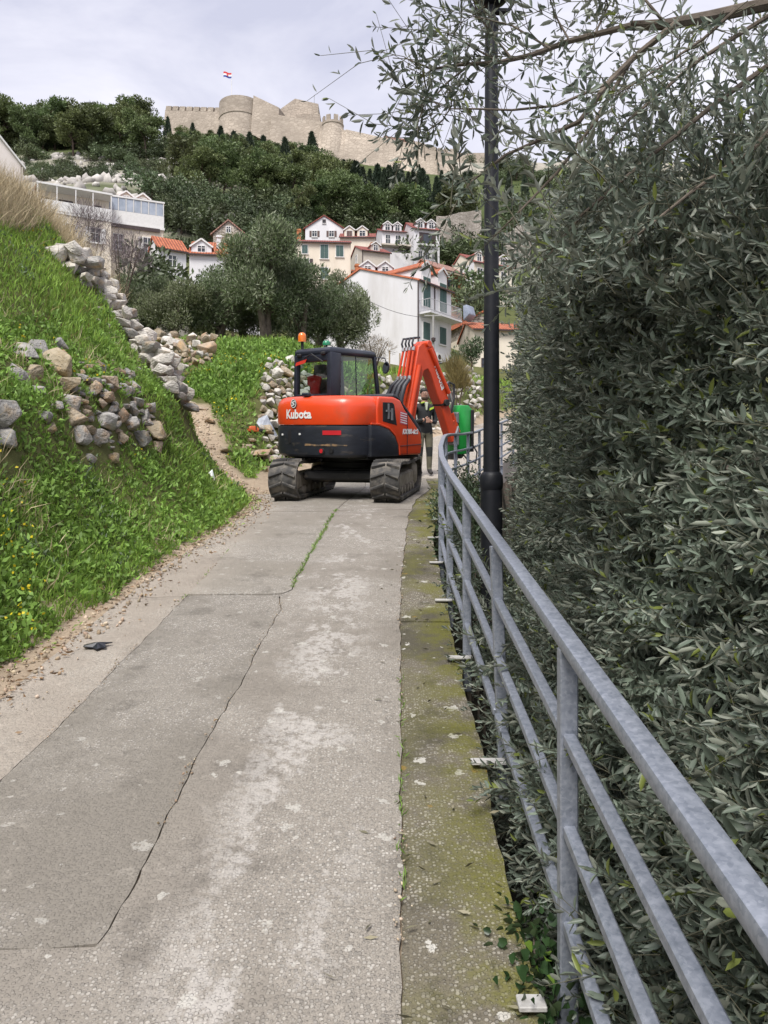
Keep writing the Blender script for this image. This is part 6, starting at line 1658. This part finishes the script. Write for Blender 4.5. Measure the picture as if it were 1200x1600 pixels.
# ------------------------------------------------------------------ grass and herbs
def blades(N, xs, ysr, keep, len_fn, wid_fn, lean, rng, weight=1.0):
    u = rng.random(N); y = ysr[0]*(ysr[1]/ysr[0])**(u**weight)
    x = xs[0]+(xs[1]-xs[0])*rng.random(N)
    k = keep(x, y, rng); x, y = x[k], y[k]; n = len(x)
    z = H(x, y); P = np.stack([x, y, z-.01], 1)
    d = unit(rng.normal(size=(n, 3))*np.array([lean, lean, .15])+np.array([.08, -.12, 1.0]))
    return kites(P, d, len_fn(x, y, rng), wid_fn(x, y), rng, curl=.35)
def road_clear(x, y): return (x < x_foot(y)-.05) | (y > 15)
STONE_GRID = np.zeros((400, 500), bool)
for (sx_, sy_, ss_) in STONE_XY:
    i0, j0 = (sx_+12)/.06, (sy_-2)/.06; q = int(ss_*.26/.06) if sy_ < 17.5 else int(ss_*.5/.06)+1
    STONE_GRID[max(0, int(i0)-q):int(i0)+q+1, max(0, int(j0)-q):int(j0)+q+1] = True
def on_grass(x, y, rng):
    n1 = fbm(x*1.3, y*1.3)
    g0 = (x < x_foot(y)-.02+n1*.25) | (y > 15.2)
    tl = x_left(y)-x
    g0 &= ~((y > 12.3) & (y < 18.3) & (dirtpath(x, y)+n1*.5 < .42))
    g0 &= ~((y > 13) & (tl < .35+n1))
    g0 &= ~((y > 15.5) & (tl < 2.2) & (rng.random(len(x)) < .5))
    gi = STONE_GRID[np.clip(((x+12)/.06).astype(int), 0, 399), np.clip(((y-2)/.06).astype(int), 0, 499)]
    return g0 & (y < 60) & ~(gi & (y < 31))
L_grass = leafmat('spring_grass', (.235, .365, .062), (.245, .375, .07), rough=.55, var=.45, trans=.35, nscale=1.1, tip=((.26, .22, .08), .05))
L_herb = leafmat('herb_leaves', (.18, .305, .058), (.20, .325, .07), rough=.55, var=.45, trans=.3, nscale=1.4)
L_sage = leafmat('sage_herb', (.13, .175, .095), (.14, .19, .105), rough=.6, var=.35, trans=.15)
L_straw = leafmat('straw', (.50, .41, .26), (.47, .39, .25), rough=.7, var=.35, trans=.15)
rngv = np.random.default_rng(21)
V1 = blades(215000, (-9.5, -1.6), (3.2, 18.5), on_grass, lambda x, y, r: (.035+.065*r.random(len(x)))*(.6+1.2*np.clip(fbm(x*.8+3, y*.8)*1.6+.45, 0, 1))*(1+.5*sstep(1.2, 2.5, x_foot(y)-x)), lambda x, y: .004+.0011*y, .42, rngv)
V2 = blades(52000, (-14, 9), (15.5, 55), on_grass, lambda x, y, r: (.12+.16*r.random(len(x)))*(1+y*.012), lambda x, y: .010+.0010*y, .5, rngv)
o = npobj('grass', np.concatenate([V1, V2]), quads_of(len(V1)+len(V2)), None, L_grass); tag(o, 'bright green spring grass covering the bank and the field', 'grass', kind='stuff')
# broad leaved weeds in clumps
def herb_patch(N, keep, cl, ll, lw, rng, xs, ysr, clump):
    nc = N//clump; u = rng.random(nc); y = ysr[0]*(ysr[1]/ysr[0])**u; x = xs[0]+(xs[1]-xs[0])*rng.random(nc)
    k = keep(x, y, rng); x, y = x[k], y[k]; nc = len(x); s = .6+.9*rng.random(nc)
    off = rng.normal(size=(nc, clump, 3))*np.array([cl, cl, 0])*s[:, None, None]
    X = x[:, None]+off[..., 0]; Y = y[:, None]+off[..., 1]; rad = np.hypot(off[..., 0], off[..., 1])
    Z = H(X, Y)+np.clip(cl*1.6*s[:, None]-rad*.9, .01, None)*rng.random((nc, clump))
    P = np.stack([X, Y, Z], 2).reshape(-1, 3); D = unit(np.concatenate([off[..., :2]/(cl)*.7, np.full((nc, clump, 1), .55)], 2).reshape(-1, 3)+rng.normal(size=(nc*clump, 3))*.4)
    kk = keep(P[:, 0], P[:, 1], rng); P, D = P[kk], D[kk]
    return kites(P, D, ll*(.6+.8*rng.random(len(P)))*(1+P[:, 1]*.02), lw*(1+P[:, 1]*.02), rng, curl=.5)
def low_bank(x, y, rng): return on_grass(x, y, rng) & (fbm(x*.7+40, y*.7)+.05 > -.15*(y < 14)) & ((x > x_foot(y)-2.2) | (rng.random(len(x)) < .3) | (y > 15))
V3 = herb_patch(120000, low_bank, .10, .055, .026, rngv, (-7, -1.8), (3.2, 18), 26)
V4 = herb_patch(62000, lambda x, y, r: on_grass(x, y, r) & (x < 1), .17, .085, .045, rngv, (-7, 1), (15.8, 24), 30)
o = npobj('herbs', np.concatenate([V3, V4]), quads_of(len(V3)+len(V4)), None, L_herb); tag(o, 'dense leafy green herbs on the lower bank and the slope behind', 'herbs', kind='stuff')
V5 = herb_patch(12000, lambda x, y, r: on_grass(x, y, r) & (fbm(x*1.1+80, y*1.1) > .02), .09, .06, .018, rngv, (-6.5, -1.9), (3.4, 14), 36)
o = npobj('sage_herbs', V5, quads_of(len(V5)), None, L_sage); tag(o, 'grey green herb cushions dotted over the bank', 'herbs', kind='stuff')
# stray tufts spilling onto the verge, fallen leaves on the path
V6 = herb_patch(5200, lambda x, y, r: (x > x_foot(y)-.15) & (x < x_foot(y)+.34) & (r.random(len(x)) < np.exp(-np.clip(x-x_foot(y), 0, 1)*7)), .05, .045, .012, rngv, (-2.6, -1.3), (3.0, 13), 20)
o = npobj('verge_weeds', V6, quads_of(len(V6)), None, L_grass); tag(o, 'stray weed tufts spilling over the gravel verge', 'weeds', kind='stuff')
yq = 2.0+7*rngv.random(90)**1.6; xq = jr(yq)+(x_right(yq)-jr(yq))*(rngv.random(90)*1.5-.5); Pq = np.stack([xq, yq, zP(yq)+.006], 1)
Vq = kites(Pq, unit(rngv.normal(size=Pq.shape)*np.array([1, 1, .06])), .05, .012, rngv, .1)
o = npobj('fallen_leaves', Vq, quads_of(len(Vq)), None, leafmat('fallen_leaf', (.13, .12, .075), (.20, .18, .12), var=.5, trans=0)); tag(o, 'fallen olive leaves lying on the mossy kerb', 'leaves', kind='stuff')
# small yellow flowers
def fl_keep(x, y, rng): return on_grass(x, y, rng) & (fbm(x*.9+60, y*.9) > .03)
Vf = blades(3000, (-6.5, -1.8), (4, 13), fl_keep, lambda x, y, r: .022+.012*r.random(len(x)), lambda x, y: .016+.0012*y, 1.2, rngv)
Vf2 = blades(2400, (-5.5, -.5), (14.5, 22), lambda x, y, r: on_grass(x, y, r) & (fbm(x*.8+20, y*.8) > .02), lambda x, y, r: .04+.03*r.random(len(x)), lambda x, y: .04+0*y, 1.2, rngv)
Vf = np.concatenate([Vf, Vf2]); Vf[:, :, 2] += (.08+.12*rngv.random((len(Vf), 1)))
o = npobj('yellow_flowers', Vf, quads_of(len(Vf)), None, leafmat('petal_yellow', (.62, .50, .02), (.60, .48, .02), var=.2, trans=.2)); tag(o, 'tiny yellow flowers scattered through the grass', 'flowers', kind='stuff')
# tall straw on the crest of the bank
def crest(x, y, rng):
    pxx = 600+FPX*x/y
    return (y > 9.5) & (y < 17.8) & (pxx > -30) & (((x < x_foot(y)-3.2) & (pxx < 90)) | ((x < x_foot(y)-2.05) & (pxx < 188) & (y > 12.6)))
Vs = blades(75000, (-10, -4.0), (9.5, 17.5), crest, lambda x, y, r: .20+.48*r.random(len(x)), lambda x, y: .007+0*x, .42, rngv)
mbk = np.concatenate([blades(6000, (-5.2, -2.2), (5, 12), lambda x, y, r: on_grass(x, y, r) & (fbm(x*1.4+7, y*1.4) > .13), lambda x, y, r: .15+.2*r.random(len(x)), lambda x, y: .007+0*x, .8, rngv)])
Vs = np.concatenate([Vs, mbk])
o = npobj('straw', Vs, quads_of(len(Vs)), None, L_straw); tag(o, 'tall dry straw coloured grass along the crest of the bank', 'dry grass', kind='stuff')
# weeds in the joints of the path
def joint_pts(rng):
    out = []
    for fn, y0, y1, n in ((jl, 6.5, 10.6, 900), (jr, 2.2, 4.6, 130), (jd, 3.5, 9, 150)):
        y = y0+(y1-y0)*rng.random(n); k = fbm(y*3, y*0+fn(5.0)*7) > (-.12 if fn is jl else .06); y = y[k]; out.append(np.stack([fn(y)+rng.normal(size=len(y))*.008, y, zP(y)-.01], 1))
    return np.concatenate(out)
Pj = joint_pts(rngv); Vj = kites(Pj, unit(rngv.normal(size=Pj.shape)*np.array([.7, .7, .2])+np.array([0, 0, .8])), .02+.03*rngv.random(len(Pj)), .006, rngv, .3)
o = npobj('joint_weeds', Vj, quads_of(len(Vj)), None, L_herb); tag(o, 'thin line of moss and weeds in the joints of the path', 'weeds', kind='stuff')
# leaf litter of the verge
Yl = 2.6+11*rngv.random(700)**1.2; Xl = x_foot(Yl)+.12+rngv.normal(size=700)*.14
Pl = np.stack([Xl, Yl, H(Xl, Yl)+.012], 1); Vl = kites(Pl, unit(rngv.normal(size=Pl.shape)*np.array([1, 1, .12])), .03+.03*rngv.random(700), .014, rngv, .3)
o = npobj('leaf_litter', Vl, quads_of(len(Vl)), None, leafmat('dead_leaf', (.20, .12, .06), (.22, .15, .09), var=.4, trans=0)); tag(o, 'dry brown leaf litter along the verge', 'leaf litter', kind='stuff')

# ================================================================== OLIVE TREES AT THE RAILING
def leaf6(b, d, s, n, L, W, droop):
    """six-point folded leaf; arrays (k,3)"""
    L = L[:, None]; W = W[:, None]
    up1 = n*W*.16
    l1 = b+d*L*.32+s*W*.46+up1; l2 = b+d*L*.70+s*W*.40+up1-n*L*droop*.3
    r1 = b+d*L*.32-s*W*.46+up1; r2 = b+d*L*.70-s*W*.40+up1-n*L*droop*.3
    t = b+d*L-n*L*droop
    return np.stack([b, r1, r2, t, l2, l1], 1)
def leaf_quads(n):
    k = (np.arange(n)*6)[:, None]
    q = np.stack([k+np.array([0, 1, 2, 3]), k+np.array([0, 3, 4, 5])], 1)
    return q.reshape(-1, 4)
def twig_template(seed, pairs=9, length=.26, ll=.055, lw=.0155):
    rng = np.random.default_rng(seed)
    bx, by = rng.normal()*.04, rng.normal()*.04
    B = []; Dd = []; S = []; Nn = []; LL = []; WW = []
    for k in range(pairs):
        t = (k+.6)/pairs; z = length*t; c = np.array([bx*t*t*3, by*t*t*3, z])
        for sd in (0, 1):
            if rng.random() < .10: continue
            phi = k*1.57+sd*math.pi+rng.normal()*.35; th = .85-.35*t+rng.normal()*.22
            rad = np.array([math.cos(phi), math.sin(phi), 0]); zz = np.array([0, 0, 1.])
            d = math.cos(th)*zz+math.sin(th)*rad; n = zz-d*d[2]; n /= np.linalg.norm(n)
            ro = rng.normal()*.5; s = np.cross(n, d); s2 = s*math.cos(ro)+n*math.sin(ro); n2 = np.cross(d, s2)
            B.append(c); Dd.append(d); S.append(s2); Nn.append(n2)
            g_ = (.65+.5*math.sin(math.pi*min(1, t*.85+.15)))*(.85+.3*rng.random()); LL.append(ll*g_); WW.append(lw*g_*(.85+.35*rng.random()))
    d = np.array([bx*3, by*3, 1.0]); d /= np.linalg.norm(d)
    for q in range(2):
        n = unit(rng.normal(size=3)); n = unit(n-d*n.dot(d)); dd = unit(d+n*.25); n = unit(n-dd*n.dot(dd))
        B.append(np.array([bx*3, by*3, length])); Dd.append(dd); S.append(np.cross(n, dd)); Nn.append(n); LL.append(ll*.6); WW.append(lw*.6)
    V = leaf6(np.array(B), np.array(Dd), np.array(S), np.array(Nn), np.array(LL), np.array(WW), .10+.1*rng.random())
    stem = np.array([[bx*t*t*3, by*t*t*3, length*t] for t in (-.25, .15, .55, 1.0)])
    return V, stem
TWIGS = [twig_template(500+i, pairs=9+i % 4, length=.20+.025*(i % 4)) for i in range(10)]
STWIGS = [twig_template(560+i, pairs=5+i % 3, length=.22+.03*(i % 4), ll=.046, lw=.0125) for i in range(8)]
def twig_fields(P, D, S, rng, templates=TWIGS):
    """leaves (n,6,3) and stems for twigs at P growing along D with scale S"""
    Rm = frames(D, rng); which = rng.integers(0, len(templates), len(P)); LV = []; ST = []
    for k, (tv, st) in enumerate(templates):
        i = np.where(which == k)[0]
        if not len(i): continue
        v = np.einsum('nij,kj->nki', Rm[i], tv.reshape(-1, 3))*S[i][:, None, None]+P[i][:, None]
        LV.append(v.reshape(-1, 6, 3))
        s = np.einsum('nij,kj->nki', Rm[i], st)*S[i][:, None, None]+P[i][:, None]; ST.append(s)
    return np.concatenate(LV), np.concatenate(ST)
def stems_mesh(ST, r=.0012):
    n, k, _ = ST.shape
    d = unit(ST[:, -1]-ST[:, 0]); a = unit(np.cross(d, np.array([.3, .5, .8]))); b_ = np.cross(d, a)
    V = []
    for j in range(k):
        rr = r*(1.5-j/k)
        for q in range(3):
            an = 2.094*q; V.append(ST[:, j]+(a*math.cos(an)+b_*math.sin(an))*rr)
    V = np.stack(V, 1).reshape(-1, 3)
    F = []
    base = (np.arange(n)*(k*3))[:, None]
    for j in range(k-1):
        for q in range(3): F.append(base+np.array([j*3+q, j*3+(q+1) % 3, j*3+3+(q+1) % 3, j*3+3+q]))
    return V, np.stack(F, 1).reshape(-1, 4)

rh_ = np.random.default_rng(77)
def face_x(y, z):
    b_ = np.interp(y, [.5, 2.0, 3.2, 5, 6.5, 8.5, 10.5, 13], [.92, .88, .92, 1.10, 1.28, 1.62, 2.05, 2.9])
    rel = z-zP(y)
    lean = np.clip(z-1.0, 0, 3)*.34*(1-sstep(2.2, 3.6, y))
    under = np.clip(-.25-rel, 0, 2)*.30 - .30*sstep(.55, -.05, rel)*sstep(2.2, 3.2, y)*(1-sstep(6.0, 7.5, y))
    return b_+lean+under+fbm(y*1.1, z*1.1)*.42+.06
def ztop(y): return np.interp(y, [.5, 1.5, 3, 5, 7, 9, 11, 13], [2.5, 2.75, 3.15, 3.3, 3.6, 3.9, 3.9, 3.6])
def hedge_twigs(N, y0, y1, rng, deep=.55, zlow=-1.1, extra=0):
    y = y0+(y1-y0)*rng.random(N); zb = zP(y)+zlow; zt = ztop(y)
    z = zb+(zt-zb)*rng.random(N); dl = rng.exponential(.17, N); dl = np.where(rng.random(N) < .18, .3+.9*rng.random(N), dl)
    x = face_x(y, z)+dl
    top = sstep(.5, .0, zt-z)
    D = np.stack([-.75+.5*top, np.full(N, -.40), .30+.7*top], 1)+rng.normal(size=(N, 3))*.55
    P = np.stack([x, y, z], 1)
    # nothing through the camera or the rail line above waist height
    ok = (np.linalg.norm(P-np.array([0, 0, CZ]), axis=1) > 1.25)
    ok &= ~((P[:, 0] < .80) & (z > zP(y)+.85))
    return P[ok], D[ok]
def limb(mb, pts, r0, r1, n=7):
    m = len(pts); mb.tube(pts, [r0+(r1-r0)*i/(m-1) for i in range(m)], n)
def branchy(root, org, targets, r0, seed, name='branch'):
    rng = np.random.default_rng(seed)
    for t in targets:
        t = np.array(t); o_ = np.array(org)+rng.normal(size=3)*np.array([.05, .1, .25]); v = t-o_
        pts = [o_+v*s+rng.normal(size=3)*.07*math.sin(s*3.14)+np.array([0, 0, .18*math.sin(s*3.14)]) for s in np.linspace(0, 1, 7)]
        mb = MB(); limb(mb, [Vector(p) for p in pts], r0*rng.uniform(.5, 1), .004, 6)
        o = mb.build(name, M_obark, root, smooth=True); o.location = -root.location
def near_olive(name, label, y0, y1, ntw, scale, org, lm, seed, cat='olive tree', templates=TWIGS, extraP=None, extraD=None, extraS=None, big=0, sparse=None):
    rng = np.random.default_rng(seed)
    gz = float(H(org[0], org[1]))
    root = empty(name, (org[0], org[1], gz), 0, label, cat); bpy.context.view_layer.update()
    P, D = hedge_twigs(ntw, y0, y1, rng)
    S = scale*(.8+.5*rng.random(len(P)))
    if extraP is not None: P = np.concatenate([P, extraP]); D = np.concatenate([D, extraD]); S = np.concatenate([S, extraS])
    LV, ST = twig_fields(P, D, S, rng, templates)
    if sparse is not None:
        l2, s2 = twig_fields(sparse[0], sparse[1], sparse[2], rng, STWIGS); LV = np.concatenate([LV, l2]); ST = np.concatenate([ST, s2])
    if big:
        # the leaves that show largest become parts of their own
        c = LV.mean(1); dist = np.linalg.norm(c-np.array([0, 0, CZ]), axis=1)
        px = 600+FPX*c[:, 0]/np.maximum(c[:, 1], .1); py = 800-FPX*(c[:, 2]-CZ)/np.maximum(c[:, 1], .1)
        n = np.cross(LV[:, 1]-LV[:, 0], LV[:, 3]-LV[:, 0]); n = unit(n); vd = unit(c-np.array([0, 0, CZ]))
        size = np.linalg.norm(LV[:, 3]-LV[:, 0], axis=1)/dist*(.3+np.abs((n*vd).sum(1)))
        vis = (px > 560) & (px < 1190) & (py > 5) & (py < 1590)
        size = np.where(vis, size, 0); sel = np.argsort(-size)[:big]
        canon = leaf6(np.zeros((1, 3)), np.array([[0, 0, 1.]]), np.array([[1., 0, 0]]), np.array([[0, 1., 0]]), np.array([1.]), np.array([1.]), .12)[0]
        cme = npmesh('leaf', canon, leaf_quads(1), None, lm)
        for i in sel:
            b_, t_ = LV[i, 0], LV[i, 3]; d = t_-b_; L = np.linalg.norm(d); d /= L; s = LV[i, 5]-LV[i, 1]; w = np.linalg.norm(s)/.92; s = unit(s-d*s.dot(d)); nn = np.cross(d, s)
            M = np.eye(4); M[:3, 0] = s*w; M[:3, 1] = nn*w; M[:3, 2] = d*L; M[:3, 3] = b_-np.array(root.location)
            # canon y offsets are in units of width/length mix; keep them small
            inst('leaf', cme, root, Matrix(M.tolist()))
        keep = np.ones(len(LV), bool); keep[sel] = False; LV = LV[keep]
    off = np.array(root.location)
    o = npobj('foliage', LV-off, leaf_quads(len(LV)), None, lm, root, smooth=True); tag(o, kind='stuff')
    sv, sf = stems_mesh(ST); o = npobj('twigs', sv-off, sf, None, M_twig, root); tag(o, kind='stuff')
    mb = MB(); limb(mb, [Vector((0, 0, -.3)), Vector((.05, .03, .5)), Vector((-.08, .05, 1.2)), Vector((.0, .0, 2.0)), Vector((.1, .1, 3.0)), Vector((.05, .0, 4.2))], .16, .05, 10); mb.build('trunk', M_obark, root, smooth=True)
    T = P[rng.integers(0, len(P), 12)]
    branchy(root, (org[0]-.02, org[1], gz+1.6), T, .03, seed)
    return root

# overhanging sprays against the sky, each a branch with side twigs
sprays = [([(1290, -20), (1200, 6), (1110, 26), (1040, 38), (985, 40)], 2.7, .026, .016, 0),
          ([(985, 40), (890, 64), (830, 86), (780, 97), (720, 101), (675, 108), (650, 98), (632, 90)], 2.65, .011, .002, 22),
          ([(1060, 34), (990, 90), (950, 130), (905, 190), (850, 216), (790, 242), (735, 285), (705, 330)], 2.55, .012, .002, 16),
          ([(735, 101), (700, 128), (680, 150), (662, 165), (650, 162)], 2.6, .004, .0015, 12),
          ([(660, 110), (668, 150), (655, 185), (650, 205)], 2.6, .003, .0015, 7),
          ([(700, 128), (706, 165), (690, 190), (676, 200)], 2.65, .003, .0015, 7),
          ([(890, 64), (868, 25), (852, -25)], 2.6, .004, .002, 8),
          ([(800, 92), (770, 55), (745, 20), (735, -20)], 2.6, .004, .002, 11),
          ([(780, 97), (735, 72), (712, 58), (692, 50)], 2.6, .004, .0015, 10),
          ([(860, 76), (800, 40), (760, 30), (715, 20)], 2.55, .004, .0015, 9),
          ([(950, 130), (870, 165), (800, 172), (740, 170), (705, 170), (672, 158)], 2.5, .005, .0015, 8),
          ([(985, 96), (930, 190), (872, 268), (812, 330), (770, 372)], 2.6, .008, .002, 15),
          ([(1260, 60), (1120, 160), (1010, 250), (910, 335), (840, 420)], 2.8, .012, .003, 34),
          ([(1240, 0), (1090, 95), (980, 190), (900, 280)], 2.9, .010, .003, 26),
          ([(1270, 120), (1180, 230), (1080, 300), (980, 380)], 2.5, .010, .003, 26),
          ([(1040, 38), (1000, -10), (985, -40)], 2.6, .006, .002, 8),
          ([(930, 52), (950, 10), (940, -30)], 2.55, .004, .002, 8),
          ([(1150, 15), (1100, 60), (1040, 100), (960, 150)], 2.4, .006, .002, 18)]
SP, SD, SS, branches = [], [], [], []
for pts, d, r0, r1, n in sprays:
    W3 = [np.array(at(p[0], p[1], d+.05*math.sin(i*1.7))) for i, p in enumerate(pts)]
    branches.append((W3, r0, r1))
    for k in range(n):
        t = (k+.7*rh_.random()+.2)/n*(len(W3)-1); i = min(int(t), len(W3)-2); q = W3[i]*(1-(t-i))+W3[i+1]*(t-i); ax = unit(W3[i+1]-W3[i])
        SP.append(q); SD.append(unit(ax*.7+rh_.normal(size=3)*.55+np.array([0, 0, .05]))); SS.append((.75+.4*rh_.random())*.92)
    if n: SP.append(W3[-1]); SD.append(unit(W3[-1]-W3[-2])); SS.append(.9)
SPARSE = (np.array(SP), np.array(SD), np.array(SS)); SP, SD, SS = [], [], []
# loose upper crown
nU = 760; pu = 800+420*rh_.random(nU); yu = 40+430*rh_.random(nU); du = 2.4+2.6*rh_.random(nU)
ku = rh_.random(nU) < np.clip((yu-(380-.85*(pu-800)))/210, .02, 1)
for a, b_, c in zip(pu[ku], yu[ku], du[ku]):
    SP.append(np.array(at(a, b_, c))); SD.append(unit(np.array([-.5, -.3, .5])+rh_.normal(size=3)*.6)); SS.append(.85+.35*rh_.random())
# two shoots close to the lens
for (a, b_, c) in ((930, 262, 1.45), (915, 250, 1.42), (706, 300, 1.6), (725, 285, 1.6), (800, 335, 1.7), (860, 330, 1.7)):
    SP.append(np.array(at(a, b_, c))); SD.append(unit(np.array([-.2, .1, .9])+rh_.normal(size=3)*.35)); SS.append(.62)
# shoots that poke through the railing
for k in range(190):
    yy = rh_.uniform(1.5, 6.4); zz = float(zP(yy))+rh_.uniform(-.12, .66)*rh_.uniform(.3, 1)
    SP.append(np.array([.64+.06*rh_.random(), yy, zz])); SD.append(unit(np.array([-.7, -.25, .35])+rh_.normal(size=3)*.4)); SS.append(.7+.35*rh_.random())
near = near_olive('olive_tree', 'large near olive tree at the right edge with branches overhanging the sky', .95, 3.9, 6800, .95, (2.1, 3.0), L_hedge, 901, extraP=np.array(SP), extraD=np.array(SD), extraS=np.array(SS), big=300, sparse=SPARSE)
for W3, r0, r1 in branches:
    mb = MB(); limb(mb, [Vector(p)-near.location for p in W3], r0, r1, 7); mb.build('branch', M_obark, near, smooth=True)
near_olive('olive_tree', 'dense olive tree behind the railing just past the near one', 3.7, 7.4, 8200, .88, (2.4, 5.6), L_hedge, 902)
near_olive('olive_tree', 'farther olive tree behind the railing next to the black lamp post', 7.0, 11.2, 6200, 1.08, (3.2, 9.2), L_hedge, 903)
DT = [twig_template(700+i, pairs=6+i % 3, length=.16, ll=.040, lw=.018) for i in range(6)]
near_olive('laurel_bush', 'dark small leaved evergreen bush at the far end of the olive hedge', 10.2, 13.6, 3200, 1.4, (3.6, 12.2), L_dark, 904, cat='bush', templates=DT)
# low bush between the railing and the lamp post, and ivy on the kerb edge
def low_plant(name, pts, n, label, cat, lm, ll, lw, seed, spread=(.12, .2, .16)):
    rng = np.random.default_rng(seed); P = []; D = []
    for p in pts:
        v = rng.normal(size=(n, 3))*np.array(spread); P.append(np.array(p)+v); D.append(unit(v/np.array(spread)*.4+rng.normal(size=(n, 3))*.5+np.array([-.3, -.3, .5])))
    P = np.concatenate(P); D = np.concatenate(D); a = rng.normal(size=P.shape); S = unit(np.cross(D, a)); N = np.cross(D, S); N = np.where(N[:, 2:3] < 0, -N, N); S = np.cross(N, D)
    k = len(P); V = leaf6(P, D, S, N, ll*(.6+.7*rng.random(k)), lw*(.6+.7*rng.random(k)), .15)
    b0 = pts[0]; o = empty(name, (b0[0], b0[1], float(H(b0[0], b0[1]))), 0, label, cat); off = np.array(o.location)
    f = npobj('foliage', V-off, leaf_quads(k), None, lm, o); tag(f, kind='stuff')
    mb = MB()
    for p in pts:
        q = Vector(p)-o.location; mb.tube([Vector((q.x*.5, q.y*.5, -.1)), q*.6+Vector((0, 0, .02)), q], [.012, .009, .003], 5)
    mb.build('stem', M_obark, o)
low_plant('privet_bush', [(rail_x(y)+.25+.1*math.sin(y*3), y, float(zP(y))+zz) for y in np.arange(6.8, 12.0, .4) for zz in (-.35, -.05, .22)], 260, 'low dark privet bush between the railing and the lamp post', 'bush', L_dark, .045, .024, 31)
low_plant('kerb_sprout', [(float(x_right(9.6))-.02, 9.6, float(zP(9.6))+.15), (float(x_right(9.9)), 9.9, float(zP(9.9))+.08)], 110, 'small bright green sprout at the railing foot beside the right track', 'plant', L_sage, .05, .022, 32, (.05, .08, .12))
L_ivy = leafmat('ivy_leaves', (.030, .062, .022), (.06, .09, .04), rough=.35, var=.4, trans=.1, tip=((.16, .26, .04), .05))
low_plant('ivy', [(.43+.02*k % .07, 1.75+.12*k, float(zP(1.75+.12*k))-.03) for k in range(7)], 95, 'ivy spilling over the kerb edge at the nearest railing post', 'ivy', L_ivy, .034, .030, 33, (.05, .07, .05))
